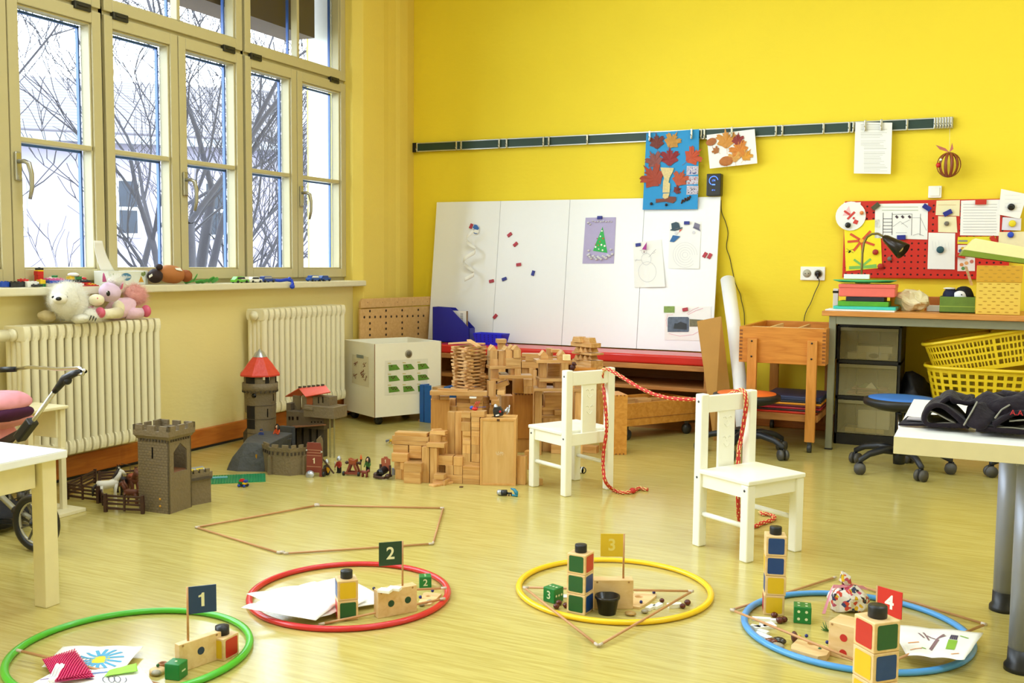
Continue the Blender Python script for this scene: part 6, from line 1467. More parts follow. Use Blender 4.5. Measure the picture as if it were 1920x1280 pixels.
m=MB();lines(m,loc,f,1654,1722,388,394,2,.0028,jit=2);m.build('heading',pm('heading_green','AEB890',.7),r)
wmag(1642,387,40,pm('magnet_olive','4A4A2C',.5),'dark olive magnet at the top left of the playground drawing');wmag(1738,389,-35,MAGB,'navy magnet at the top right of the playground drawing');wmag(1690,445,2,MAGB,'navy magnet at the bottom of the playground drawing')
r,loc,f=flat('cream_note',[(1754,403),(1799,405),(1800,375),(1756,376)],Yq,'cream note with a torn edge, upper of two right of the drawing',CREAM,'note');m=MB();lines(m,loc,f,1759,1793,384,386,1,.002);m.build('handwriting',pm('ink_orange','D8A878',.8),r)
r,loc,f=flat('cream_note',[(1759,435),(1795,436),(1793,406),(1759,405)],Yq,'small cream note with grey round magnet, lower of two right of the drawing',CREAM,'note')
wmag(1777,399,28,MAGB,'navy magnet across the two cream notes');wmag(1775,419,0,pm('magnet_grey','6E6458',.4),'grey round magnet on the lower cream note',rnd=True,w=.036)
r,loc,f=flat('white_letter',[(1739,504),(1790,505),(1791,437),(1741,436)],Yq-.002,'plain white letter with a teal magnet in its middle',PAPER,'letter')
m=MB();random.seed(4)
for i in range(6):m.line([loc(1748+i*6,450+random.random()*8),loc(1750+i*6,468+random.random()*8)],.001,f(.002))
m.build('faint_lines',pm('faint_grey','D0CCD4',.8),r);wmag(1763,468,0,pm('magnet_teal','20505E',.4),'dark teal round magnet on the plain white letter',rnd=True,dy=.008,w=.056)
r,loc,f=flat('lined_sheet',[(1800,441),(1874,442),(1876,374),(1802,376)],Yq,'large lined sheet held by a red magnet at its top',PAPER,'sheet');m=MB();lines(m,loc,f,1806,1870,383,436,11,.0014);m.build('written_lines',INK,r)
wmag(1839,379,0,pm('magnet_bright_red','C4281C',.4),'red magnet at the top of the large lined sheet',w=.056)
r,loc,f=flat('yellow_strip',[(1795,457),(1868,458),(1867,443),(1796,444)],Yq,'yellow and green paper strip below the lined sheet',pm('strip_yellow','E6DA28',.6),'paper strip');m=MB();m.poly([loc(1797,453),loc(1814,453),loc(1814,450),loc(1797,450)],f(.002));m.build('grey_tab',INK,r)
wmag(1863,450,-60,pm('magnet_bright_red','C4281C',.4),'red magnet at the right end of the yellow strip')
r,loc,f=flat('animal_stickers',[(1795,508),(1828,508),(1828,459),(1796,459)],Yq,'white sheet with small coloured stickers beside the gold box',pm('sticker_paper','EFE3DC',.6,var=.05),'sheet')
for x,y,c_ in((1805,466,'D9B030'),(1801,470,'4A5088'),(1815,463,'7088B0'),(1803,496,'D98A4A'),(1812,493,'E0A060'),(1822,490,'C86A5A'),(1806,503,'5A8A4A')):
 MB().dot(loc(x,y),.010,f(.0025),10).build('sticker',pm('sticker_'+c_,c_,.5),r)
wmag(1802,479,-12,pm('magnet_bright_red','C4281C',.4),'red magnet on the left edge of the sticker sheet',dy=.008);wmag(1824,468,60,pm('magnet_orange','D2522A',.4),'orange-red clip magnet between sticker sheet and box lid',w=.034,dy=.008)
r,loc,f=flat('tilted_letter',[(1872,402),(1912,410),(1926,364),(1877,354)],Yq-.006,'tilted white letter with black magnet at the top right of the board',PAPER,'letter');m=MB();lines(m,loc,f,1884,1915,366,396,5,.001);m.build('faint_lines',pm('faint_grey','',.8),r)
wmag(1896,388,0,BLK,'black round magnet on the tilted letter',rnd=True,dy=.010,w=.052)
r,loc,f=flat('pale_card',[(1878,431),(1914,432),(1915,409),(1880,407)],Yq,'small pale card with a yellow magnet',pm('pale_lilac_paper','E2DEEA',.6),'card');wmag(1898,419,0,pm('magnet_yellow','E6D21E',.4),'yellow round magnet on the small pale card',rnd=True,w=.052)
r,loc,f=flat('cream_sheet',[(1871,474),(1925,474),(1925,434),(1873,435)],Yq-.002,'cream sheet with a blue magnet above the tilted box lid',CREAM,'sheet');wmag(1895,440,0,pm('magnet_blue_round','1E46C0',.4),'blue round magnet on the cream sheet',rnd=True,dy=.006)
#desk
DT=wood('desk_top_beech','C07A32','D6924A',.4,axis=0,rnd=0);GM=pm('desk_frame_grey','8C8C78',.35,metal=.4)
yd,zd=5.43,.738;xd0=PY(1541,585,yd).x;dk=empty('desk',(xd0,yd,0),label='long beech-topped desk with grey metal legs against the yellow wall',cat='desk')
MB().box(0,2.0,0,.64,zd-.027,zd).build('desktop',DT,dk,bevel=.003)
lx0=PY(1551,700,yd+.02).x-xd0
for x,y in((lx0,.02),(lx0,.58),(1.9,.02),(1.9,.58)):MB().box(x,x+.035,y,y+.035,.006,zd-.027).build('leg',GM,dk,bevel=.003);MB().box(x-.001,x+.036,y-.001,y+.036,0,.007).build('foot_cap',BLACKP,dk)
MB().box(lx0+.035,1.9,.022,.05,zd-.07,zd-.027).build('front_rail',GM,dk,bevel=.002);MB().box(lx0+.035,1.9,.59,.61,zd-.07,zd-.027).build('rear_rail',GM,dk)
#drawer tower under the desk
ydr=5.66;A0,B0=PY(1567,720,ydr),PY(1687,720,ydr);dt_=empty('drawer_tower',(A0.x,ydr,0),label='black drawer tower with three translucent drawers under the desk',cat='drawers');wd=B0.x-A0.x
BKM=pm('tower_black','110E10',.4)
zz=[PY(1625,y,ydr).z for y in(606,613,676,682,744,750,815,824)]
m=MB();m.box(0,.012,0,.38,0,zz[0]).box(wd-.012,wd,0,.38,0,zz[0]).box(0,wd,0,.38,zz[1],zz[0]).box(0,wd,.36,.38,0,zz[0]).box(0,wd,0,.38,zz[3],zz[2]).box(0,wd,0,.38,zz[5],zz[4]).box(0,wd,.0,.38,0,zz[6]);m.build('tower_frame',BKM,dt_)
DRW=pm('translucent_drawer','B5A878',.35,var=.03,trans=0,alpha=.36)
for i,(a,b)in enumerate(((zz[2],zz[1]),(zz[4],zz[3]),(zz[6],zz[5]))):
 dr=MB().box(.016,wd-.016,-.004,.003,a+.004,b-.004).box(.02,.024,.003,.33,a+.006,b-.03).box(wd-.024,wd-.02,.003,.33,a+.006,b-.03).build('drawer',DRW,dt_)
 MB().box(.016,wd-.016,-.010,-.004,b-.022,b-.006).build('drawer_lip',pm('drawer_lip','9A9068',.4,alpha=.8),dr);m=MB()
 for k in(.33,.66):m.box(wd*k-.001,wd*k+.001,-.0055,-.004,a+.006,b-.024)
 m.build('drawer_ribs',pm('drawer_lip',''),dr)
def inbox(name,x0,x1,z0,z1,col,lab,y=.03,d=.12):
 o=MB().box(x0*wd,x1*wd,y,y+d,0,z1-z0).build(name,pm('content_'+col,col,.6),bevel=.002);o.location=(A0.x,ydr,z0);return tag(o,lab,'box')
a=zz[2]+.006;inbox('paper_pack',.16,.80,a,a+.034,'E0D2A0','cream paper pack lying in the top translucent drawer');inbox('paper_pack',.30,.86,a+.036,a+.072,'E6D8A6','second cream pack on top of the first in the top drawer');
m=MB();m.box(0,.075,0,.002,0,.04);o=m.build('label_card',pm('content_label','D8D0B8',.6));o.location=(A0.x+wd*.46,ydr+.022,a);tag(o,'white label card with an oval in the top drawer','card');MB().dot((.038,.02),.026,lambda u,v:(u,-.001,v),18,ry=.013).build('printed_oval',pm('oval_grey','5A5648',.6),o)
a=zz[4]+.006
for i,(c_,z_2)in enumerate((('A85A48',.0),('B86A58',.010),('8C4A40',.02),('C8806A',.03))):inbox('paper_sheet',.16+.03*i,.84-.04*(i%2),a+z_2,a+z_2+.006,c_,'reddish paper sheet in the middle drawer, %s from the bottom'%('first','second','third','fourth')[i])
m=MB();m.prism([(0,0),(.12,.0),(.05,.028)],(1,0,0),(0,0,1),(0,.03,0));o=m.build('green_paper',pm('content_green','5E7A3E',.6));o.location=(A0.x+wd*.32,ydr+.04,a+.038);tag(o,'folded green paper on top in the middle drawer','paper')
m=MB();m.prism([(0,0),(.06,.0),(.03,.034)],(1,0,0),(0,0,1),(0,.01,0));o=m.build('white_paper',pm('content_white','E6DEBE',.6));o.location=(A0.x+wd*.46,ydr+.026,a+.038);tag(o,'small white paper point sticking up in the middle drawer','paper')
a=zz[6]+.006;inbox('wooden_piece',.16,.78,a,a+.022,'D2B060','flat pale wooden piece in the lowest drawer')
o=inbox('white_box',.36,.86,a+.024,a+.125,'D8CFA8','white printed box in the lowest drawer');
#dark bag, cabinet board and laundry baskets under the desk
from mathutils import noise as _nz
db=PZ(1716,845);db.y=5.78;db.x=PY(1716,740,5.78).x
m=MB();m.ball((0,0,.19),.095,.12,.20,20);m.v=[(x+_nz.noise(Vector((x,y,z))*12)*.05,y,max(0,z+_nz.noise(Vector((z,x,y))*10)*.06))for x,y,z in m.v]
o=m.build('black_bag',pm('black_sack','0E0A0C',.6,bump=.4),loc=(db.x,db.y,0));tag(o,'black sack standing between the drawer tower and the yellow baskets','bag')
o=MB().box(0,.55,0,.3,0,.10).build('low_cabinet',PINE,bevel=.003);o.location=(PY(1772,844,5.74).x,5.74,0);tag(o,'low orange-brown wooden box on the floor under the desk','cabinet')
o=MB().box(0,.55,0,.24,0,.19).build('dark_crate',pm('dark_crate','1A1412',.6),bevel=.003);o.location=(PY(1772,844,5.76).x,5.76,.101);tag(o,'dark crate on the low wooden box, carrying the yellow baskets','crate')
YBK=pm('basket_yellow','E6C41E',.35,var=.04)
def basket(name,c,w,d,h,label,nx,nz,slot,rot=(0,0,0),taper=.78,z0f=.12):
 r=empty(name,c,label=label,cat='laundry basket',group='yellow laundry baskets under the desk',rot=rot)
 #perimeter: rounded rectangle
 per=[]
 N=nx;raw=[]
 for i in range(721):
  t=2*PI*i/720;ce,se=cos(t),sin(t);e=.6
  raw.append((abs(ce)**e*math.copysign(1,ce)*w/2,abs(se)**e*math.copysign(1,se)*d/2))
 acc=[0]
 for a_,b_2 in zip(raw[:-1],raw[1:]):acc.append(acc[-1]+math.hypot(a_[0]-b_2[0],a_[1]-b_2[1]))
 j=0
 for i in range(N):
  g_=acc[-1]*i/N
  while acc[j+1]<g_:j+=1
  per.append(raw[j])
 def ring(z):k=taper+(1-taper)*z/h;return[(x*k,y*k,z)for x,y in per]
 m=MB()
 zs=[0,h*z0f]+[h*z0f+(h*(.94-z0f))*k/nz for k in range(1,nz+1)]+[h]
 #solid bands between slots
 gap=slot[1]
 for a_ in range(len(zs)-1):
  z0,z1=zs[a_],zs[a_+1]
  if 1<=a_<len(zs)-2:
   za=z0+(z1-z0)*gap;R0,R1,R2=ring(z0),ring(za),ring(z1)
   for i in range(N):
    j=(i+1)%N;m._a([R1[i],R1[j],R2[j],R2[i]],[(0,1,2,3)])
    f_=slot[0]
    A_,B_=Vector(R0[i]),Vector(R0[j]);C_,D_=Vector(R1[i]),Vector(R1[j])
    m._a([A_,A_+(B_-A_)*(1-f_),C_+(D_-C_)*(1-f_),C_],[(0,1,2,3)])
  else:
   R0,R1=ring(z0),ring(z1)
   for i in range(N):j=(i+1)%N;m._a([R0[i],R0[j],R1[j],R1[i]],[(0,1,2,3)])
 m._a(ring(0),[tuple(range(N))])
 m.build('basket_wall',YBK,r,solid=.003,recalc=False)
 MB().tube([(x*1.02,y*1.02,h)for x,y in per],.009,8,closed=True).build('rim',YBK,r);return r
cb=PY(1745,690,5.56);basket('laundry_basket',(PY(1740,690,5.60).x+.29,5.66,.292-.04),.60,.36,PY(1800,692,5.48).z-.252,'round yellow laundry basket with square openings, the lower one',38,5,(.62,.62),taper=.84)
bk2=basket('laundry_basket',(PY(1735,650,5.60).x+.34,5.66,.47),.64,.34,.17,'yellow slotted laundry basket lying tilted in the lower basket',92,4,(.60,.68),rot=(rad(0),rad(-12),0),taper=.9)
#things on the desk
yk=5.60
def K(px,py,Y=yk):return PY(px,py,Y)
def dbox(name,px0,px1,py0,py1,label,mat,Y=yk,d=.2,cat='box',bev=.002,rz=0,z0=None):
 a,b=K(px0,py1,Y),K(px1,py0,Y);zb=a.z if z0 is None else z0
 o=MB().box(-(b.x-a.x)/2,(b.x-a.x)/2,0,d,0,b.z-zb).build(name,mat,bevel=bev);o.location=((a.x+b.x)/2,Y,zb);o.rotation_euler.z=rz
 return tag(o,label,cat)if label else o
zz_=zd+.001
pp=dbox('paper_sheets',1547,1677,583,586,'loose white papers under the turquoise folder on the desk',PAPER,Y=5.45,d=.2,cat='paper',bev=0,z0=zz_)
z_a=zz_+.006;pp.scale.z=.006/max(1e-6,pp.dimensions.z)if False else 1
ztop_=lambda o:o.location.z+max(v.co.z for v in o.data.vertices)
YS=5.52
def onstack(prev,name,px0,px1,py_top,label,mat,d=.2,cat='box',Y=YS,rz=0,bev=.002):
 z0=ztop_(prev)+.0006;a,b=K(px0,py_top,Y),K(px1,py_top,Y);h=max(.003,a.z-z0)
 o=MB().box(-(b.x-a.x)/2,(b.x-a.x)/2,0,d,0,h).build(name,mat,bevel=bev);o.location=((a.x+b.x)/2,Y,z0);o.rotation_euler.z=rz;return tag(o,label,cat)
tq=onstack(pp,'turquoise_folder',1562,1680,573,'turquoise folder lowest in the stack at the left desk end',pm('turq','3DBBA8',.4),cat='folder',rz=-.04)
gb=onstack(tq,'green_box',1571,1666,564,'mottled green flat box in the desk stack',pm('mottled_green','4C9A1E',.5,var=.3,scale=25))
kb=onstack(gb,'dark_box',1586,1658,556,'dark flat box between green box and pink tray',pm('navy_black','14141E',.5))
pk=onstack(kb,'pink_tray',1573,1679,532,'salmon pink plastic tray stacked under the green lid',pm('salmon','E56A5E',.4),cat='tray',bev=.006)
MB().box(-.142,.142,-.004,.204,(ztop_(pk)-pk.location.z)*.72,(ztop_(pk)-pk.location.z)).build('tray_rim',pm('salmon','',.4),pk,bevel=.002)
a,b=K(1561,524),K(1681,528);gl_=MB();gw=(b.x-a.x)/2
gl_.lathe([(.001,.004),(.8,.004),(1.0,.014),(1.0,.018),(.78,.010),(.001,.010)],n=32,sx=gw,sy=.13);o=gl_.build('green_dish',pm('mint_green','4CC47C',.35),bevel=.0);o.location=((a.x+b.x)/2,YS+.11,ztop_(pk)+.004);tag(o,'mint green oval dish lying on the pink tray','dish')
psx=dbox('power_strip',1582,1630,515,523,'white power strip on the green dish behind the lamp stem',WHITE,Y=5.66,d=.05,cat='power strip');psx.location.z=o.location.z+.022
pkx=dbox('white_packet',1561,1572,541,583,'upright white packet with black top at the left of the stack',pm('packet_white','E4DEDA',.5),Y=5.74,d=.03,cat='packet',z0=zz_);MB().box(-.016,.016,-.002,.032,.085,.097).build('packet_top',BLK,pkx)
yfo=dbox('yellow_folder',1668,1692,547,583,'amber yellow folder standing right of the stack',pm('amber','E2A81C',.4),Y=5.76,d=.03,cat='folder',z0=zz_)
from mathutils import noise as _nz
m=MB();m.ball((0,0,.055),.085,.07,.058,28);m.v=[tuple(Vector(v)+_nz.noise_vector(Vector(v)*28)*.022)for v in m.v];m.v=[(x,y,max(.0,z))for x,y,z in m.v];m.sm=[False]*len(m.sm)
o=m.build('crumpled_bag',pm('clear_plastic_bag','EFE2B8',.3,alpha=.85),loc=(K(1710,570,5.62).x,5.66,zz_));tag(o,'crumpled pale plastic bag on the desk','bag')
dbox('brown_box',1733,1762,557,584,'orange-brown box behind the crumpled bag',pm('box_brown','BE6E2C',.5),Y=5.84,d=.1,z0=zz_)
dbox('white_notepad',1737,1762,573,579,'small white notepad left of the green basket',WHITE,Y=5.70,d=.08,cat='notepad',z0=zz_)
GBK=pm('moss_green_box','62802A',.5,var=.25,scale=30)
g1=dbox('green_carton',1761,1829,557,586,None,GBK,Y=5.58,d=.18,z0=zz_);bpy.data.objects.remove(g1)
a,b=K(1761,586,5.58),K(1829,557,5.58);gx=empty('green_carton',((a.x+b.x)/2,5.58,zz_),label='open moss green carton on the desk holding a plush penguin',cat='box');w_=b.x-a.x;h_2=b.z-zz_
m=MB();m.box(-w_/2,w_/2,0,.004,0,h_2).box(-w_/2,w_/2,.17,.174,0,h_2).box(-w_/2,-w_/2+.004,.004,.17,0,h_2).box(w_/2-.004,w_/2,.004,.17,0,h_2).box(-w_/2,w_/2,0,.17,0,.004);m.build('carton_walls',GBK,gx)
MB().box(-w_/2-.0005,w_/2+.0005,-.001,0,h_2*.38,h_2*.41).build('edge_line',pm('lime_line','A8BE4A',.5),gx)
pe=empty('plush_penguin',((a.x+b.x)/2,5.66,zz_+.006),label='black and white plush penguin head in the green carton',cat='soft toy');hp_=h_2
fuzzy('body',(-.035,0,hp_*.9),(.038,.05,.048),pm('penguin_navy','12183A',.8,bump=.3),pe,amp=.002);fuzzy('head',(.028,0,hp_*.95),(.048,.045,.052),pm('penguin_black','14141A',.8,bump=.3),pe,amp=.003)
fuzzy('face_patch',(.012,-.034,hp_*.98),(.034,.018,.026),pm('penguin_white','F0F0F2',.8),pe,amp=.001);MB().ball((.018,-.054,hp_*1.06),.0035).build('eye',BLK,pe);fuzzy('back_stripe',(-.04,-.0,hp_*1.42),(.03,.05,.006),pm('penguin_white','',.8),pe,amp=.001)
#gold gift box, tilted lid box
GOLDB=pm('gold_box','E2BE4C',.5,var=.05);GOLDL=pm('gold_lid','CF9A22',.5,var=.05)
a,b=K(1829,586,5.50),K(1917,498,5.50);gf=empty('gift_box',((a.x+b.x)/2,5.50,zz_),label='gold patterned cube gift box at the right end of the desk',cat='box');w_=b.x-a.x;hB=b.z-zz_;hl=hB*.66
MB().box(-w_/2,w_/2,0,.24,0,hl).build('box_base',GOLDB,gf,bevel=.002);MB().box(-w_/2-.003,w_/2+.003,-.003,.243,hl,hB).build('lid',GOLDL,gf,bevel=.002)
m=MB();row=0
for i in range(14):
 z=.012+i*hB/14.0
 for j in range(5):
  x=-w_/2+.02+(j+(.5 if i%2 else 0))*w_/5;m.dot((x,z),.010,lambda u,v:(u,-.004 if v>hl else-.0008,v),8,ry=.0028)if x<w_/2-.01 else None
m.build('leaf_print',pm('gold_print','B88A22',.6),gf)
tl=empty('box_lid',(gf.location.x-.0,5.50,zz_+hB+.003),label='cream and green box lid lying tilted on the gold gift box',cat='box',rot=(0,rad(9),rad(4)))
wl_=.30;m=MB();m.prism([(-.17,.018),(.15,.018),(.15,.072),(-.13,.082)],(1,0,0),(0,0,1),(0,.20,0));m.build('lid_cream',pm('lid_cream','F0E8A8',.5),tl,bevel=.002)
m=MB();m.prism([(-.18,-.012),(.15,-.004),(.15,.018),(-.17,.018)],(1,0,0),(0,0,1),(0,.20,0));m.build('lid_green_edge',pm('lid_green','7A8E22',.5),tl,bevel=.001);tl.location.z+=.030
cgb=K(1818,520,5.56);MB().bar(K(1811,500,5.74),K(1830,534,5.50)+Vector((-.02,0,0)),.012,.006).build('wooden_stick',BEECH,label='thin pale wooden stick leaning on the gold box',cat='stick')
#desk lamp
lb_=K(1616,520,5.64);lp=empty('desk_lamp',(lb_.x,5.70,ztop_(pk)+.02),label='bronze gooseneck desk lamp with a dark cone shade above the stack',cat='lamp')
lo=lp.location.copy();BRZ=pm('lamp_bronze','7A6A3A',.35,metal=.6);DKS=pm('lamp_shade_dark','2A2018',.3,metal=.3)
pts=[(1615,522),(1616,500),(1617,475),(1620,455),(1626,444),(1635,438.5),(1646,438),(1654,442),(1660,448)]
MB().tube([K(x,y,5.70)-lo for x,y in pts],.006,8).build('gooseneck',BRZ,lp);
p0,p1=K(1657,444,5.70)-lo,K(1694,471,5.66)-lo;ax=(p1-p0);MB().tube([p0,p0+ax*.12,p0+ax*.4,p0+ax],[.012,.02,.028,.046],20,caps=False).build('lamp_shade',DKS,lp,solid=.002,recalc=False)
MB().ball(p0+ax*.72,.028,.028,.028).build('bulb',pm('bulb_cream','E8DCA8',.3),lp);MB().cyl((0,0,-.018),.04,.012,20).build('lamp_base',DKS,lp)
#wooden sand table on castors
ysf,ysb=5.33,6.02;x0,x1=PY(1386,640,ysf).x,PY(1549,640,ysf).x;zs1,zs0=PY(1467,614,ysf).z,PY(1467,682,ysf).z
sa=empty('sand_table',(x0,ysf,0),label='orange pine tray table with finger joints, black screws and castors',cat='play table');w_=x1-x0;dd_=ysb-ysf
m=MB();m.box(0,w_,0,.018,zs0,zs1).box(0,w_,dd_-.018,dd_,zs0,zs1).box(0,.018,.018,dd_-.018,zs0,zs1).box(w_-.018,w_,.018,dd_-.018,zs0,zs1).box(.018,w_-.018,.018,dd_-.018,zs0+.02,zs0+.03);m.build('tray_box',PINE,sa,bevel=.002)
m=MB()
for i in range(9):
 z=zs0+.012+i*(zs1-zs0-.02)/9;m.box(.002,.018,-.0008,0,z,z+.010).box(w_-.018,w_-.002,-.0008,0,z,z+.010)
m.build('finger_joints',wood('dark_joint','7A4316','8C5320'),sa)
m=MB();m.box(.018,w_-.018,.24,.25,zs1-.03,zs1-.012).box(.12,.13,.02,.6,zs1-.03,zs1-.010).box(.27,.28,.02,.6,zs1-.03,zs1-.010);m.build('inner_dividers',wood('pale_block',''),sa)
dc2=pm('pale_sand_paper','F0E2A8',.6)
for lx in(PY(1400,700,ysf-.025).x-x0,PY(1512,700,ysf-.025).x-x0):
 lg=MB().box(lx,lx+.05,-.028,0,.055,PY(1460,636,ysf).z).build('leg',wood('leg_pine','C07A2A','D89040',.4,rnd=0),sa,bevel=.002)
 for z in(zs1-.075,zs0+.035):MB().tube([(lx+.023,-.030,z),(lx+.023,-.028,z)],.005,10).build('screw',BLK,lg)
for lx in(.04,w_-.09):MB().box(lx,lx+.05,dd_,dd_+.028,.055,zs1-.05).build('leg',wood('leg_pine',''),sa,bevel=.002)
for lx,ly in((PY(1512,700,ysf-.025).x-x0+.025,-.015),(PY(1400,700,ysf-.025).x-x0+.025,-.015),(.06,dd_+.015),(w_-.06,dd_+.015)):
 MB().tube([(lx-.010,ly,.022),(lx+.010,ly,.022)],.022,14).bar((lx,ly,.025),(lx,ly,.056),.012,.02).build('castor',pm('castor_grey','3A3A38',.4),sa)
zsh=PY(1460,775,ysf).z;MB().box(.03,w_-.03,0,dd_,zsh-.035,zsh).build('lower_shelf',wood('shelf_beech',''),sa,bevel=.002)
#folders on the lower shelf
zc2=zsh+.001
for i,(c_,x0_,x1_,lb)in enumerate((('D9331E',1412,1530,'red folder, lowest in the pile under the sand table'),('3A1E22',1416,1535,'dark folder, second from the bottom under the sand table'),('B81E3A',1416,1540,'crimson folder in the middle of the pile under the sand table'),('5E1424',1420,1538,'wine red folder under the amber one'),('F09A1E',1436,1541,'amber folder bright in the pile under the sand table'),('22202C',1440,1545,'black folder above the amber one'),('2A3458',1430,1538,'dark blue bag-like folder on top of the pile'))):
 a,b=PY(x0_,760,ysf+.03),PY(x1_,760,ysf+.03);hh_=.011 if i<6 else.022
 b_x=min(b.x,x1-.02)
 o=MB().box(-(b_x-a.x)/2,(b_x-a.x)/2,0,.34,0,hh_).build('folder',pm('folder_'+c_,c_,.35),bevel=.003);o.location=((a.x+b_x)/2,ysf+.03,zc2);o.rotation_euler.z=.02*(i%3-1);zc2+=hh_+.0006;tag(o,lb,'folder','folders under the sand table')
 #cardboard sheet and paper roll
CB=pm('cardboard','B8863E',.8,var=.08,scale=12);P0,P1=PZ(1338,826),PZ(1380,824);T0,T1=PY(1307,602,5.59),PY(1352,593,5.60)
m=MB();B0_,B1_=Vector((P0.x,P0.y,.0)),Vector((P1.x,P1.y,.0));m._a([(0,0,0),B1_-B0_,T1-B0_,T0-B0_],[(0,1,2,3)]);o=m.build('cardboard_sheet',CB,loc=B0_,solid=.008,recalc=False);tag(o,'brown cardboard sheet leaning between the red cushion and the paper roll','cardboard')
R0,R1=PZ(1390,815),PY(1364,524,6.0);R0.y-=.02;R0=PZ(1394,822,.035)
m=MB();m.tube([(0,0,0),(R1-R0)*.35+Vector((.012,0,0)),(R1-R0)*.7+Vector((.010,0,0)),R1-R0],[.036,.038,.040,.042],24);o=m.build('paper_roll',pm('roll_white','F2F0EE',.6,var=.02),loc=R0);tag(o,'tall white roll of paper leaning on the wall right of the whiteboard','paper roll')
#wheeled stools
def stool(c,zt,colr,label,rz,rs=.172):
 s=empty('wheeled_stool',(c[0],c[1],0),rz,label=label,cat='stool',group='wheeled stools')
 SB=pm('stool_black','17181C',.45)
 MB().lathe([(.001,zt-.055),(rs*.6,zt-.058),(rs*.75,zt-.05),(rs*.98,zt-.034),(rs*1.0,zt-.018),(rs*.985,zt-.008),(rs*.9,zt-.003),(.001,zt-.003)],n=36).build('seat_shell',SB,s)
 MB().lathe([(rs*.87,zt-.006),(rs*.86,zt),(rs*.5,zt+.003),(.001,zt+.004)],n=36).build('seat_pad',pm('stool_pad_'+colr,colr,.55,var=.03),s)
 m=MB()
 for k in range(5):m.tube([(rs*(.5+.04*k),-rs*.3,zt-.058),(rs*(.5+.04*k),-rs*.3,zt-.064)],.006,6)
 m.build('under_seat_ribs',SB,s)
 MB().tube([(0,0,.05),(0,0,zt-.055)],.012,14).build('gas_column',pm('chrome_column','C2C2BE',.15,metal=1),s);MB().tube([(0,0,.035),(0,0,.12)],[.026,.03],14).build('hub',SB,s)
 for i in range(5):
  a=2*PI*i/5;ca,sa_=cos(a),sin(a);r_=.23
  lgm=MB();lgm.tube([(.02*ca,.02*sa_,.10),(.10*ca,.10*sa_,.108),(.18*ca,.18*sa_,.092),(r_*ca,r_*sa_,.066),(r_*ca,r_*sa_,.052)],[.022,.018,.015,.013,.009],10);lg=lgm.build('base_arm',SB,s)
  w=empty('castor');w.parent=s;w.location=(r_*ca,r_*sa_,.027);w.rotation_euler=(0,0,rz+a*1.7)
  m=MB();m.tube([(0,-.021,0),(0,-.007,0)],.027,16).tube([(0,.007,0),(0,.021,0)],.027,16);m.build('castor_wheels',pm('castor_rubber','4A4640',.5),w);MB().box(-.012,.014,-.006,.006,-.004,.032).build('castor_fork',SB,w,bevel=.003)
 return s
cbs=PY(1690,748,5.03);stool((cbs.x,5.03),PY(1690,745,5.03).z,'2F6FC0','wheeled stool with a blue seat pad in front of the drawer tower',rad(-62))
cos_=PY(1400,737,5.13);stool((cos_.x,5.13),PY(1400,736,5.13).z,'E86A22','wheeled stool with an orange seat pad at the sand table',rad(-25))
stool((.33,5.12),.375,'9C2C8C','wheeled stool with a purple seat pad behind the front right table',rad(-170))
#front right table with dark clothes
ft=empty('white_table',(-.155,2.44,0),label='white-topped table with grey tube legs at the right edge',cat='table');TW=pm('table_melamine','F4F2EA',.3,var=.01)
ft.rotation_euler.z=rad(-.4)
MB().box(0,1.3,0,.72,.539,.580).build('tabletop',TW,ft,bevel=.0015);MB().box(.0,1.3,-.0008,.0,.540,.579).build('front_edge',pm('edge_cream','D8CCA0',.45),ft)
LG=pm('table_leg_grey','9295A0',.4,metal=.3,var=.03);
for(lx,ly)in((.292,.205),(.262,.66),(1.1,.205),(1.1,.66)):
 MB().cyl((lx,ly,.05),.0285,.489,28).build('leg',LG,ft);MB().lathe([(.001,0),(.037,0),(.037,.012),(.030,.022),(.0295,.055),(.001,.055)],(lx,ly,0),n=24).build('foot_cap',BLACKP,ft)
MB().box(.262,1.13,.19,.22,.50,.539).build('under_rail',LG,ft)
FLE=pm('dark_fleece','1E161C',.95,var=.2,scale=50,bump=.5,sheen=.08,spec=.2);FLI=pm('grey_lining','8A8678',.85,var=.1,scale=60)
cz=.581;cl=empty('fleece_trousers',PZ(1800,795,cz),label='dark brown fleece clothes with grey lining folded on the white table',cat='clothes');co=cl.location.copy()
def Cc(px,py,Y):return PY(px,py,Y)-co
def ribbon(name,pts,wdt,mat,th=.008):
 """cloth band: centre line pts with given extent in depth"""
 m=MB();P=[Vector(p)for p in pts];fine=[]
 for i in range(len(P)-1):
  p0,p1,p2,p3=P[max(i-1,0)],P[i],P[i+1],P[min(i+2,len(P)-1)]
  for k in range(6):
   t=k/6;fine.append(.5*((2*p1)+(p2-p0)*t+(2*p0-5*p1+4*p2-p3)*t*t+(3*p1-p0-3*p2+p3)*t**3))
 fine.append(P[-1]);n_=len(fine)-1
 def g(u,v):
  q=fine[min(n_,int(round(u*n_)))];return(q.x+.004*sin(v*9+u*7),q.y+(v)*wdt,q.z+.004*sin(v*7+u*11)*min(1,q.z*40))
 m.grid(g,n_,8);return m.build(name,mat,cl,solid=th,recalc=False)
yc=2.56
ribbon('trouser_leg',[Cc(1816,800,yc),Cc(1770,799,yc),Cc(1741,797,yc),Cc(1733,787,yc),Cc(1738,773,yc),Cc(1752,764,yc),Cc(1770,765,yc),Cc(1790,778,yc),Cc(1808,794,yc)],.16,FLE,.010)
ribbon('lining',[Cc(1806,797,yc+.01),Cc(1770,795,yc+.01),Cc(1745,793,yc+.01),Cc(1739,785,yc+.01),Cc(1745,775,yc+.01),Cc(1760,777,yc+.01),Cc(1790,791,yc+.01)],.13,FLI,.003)
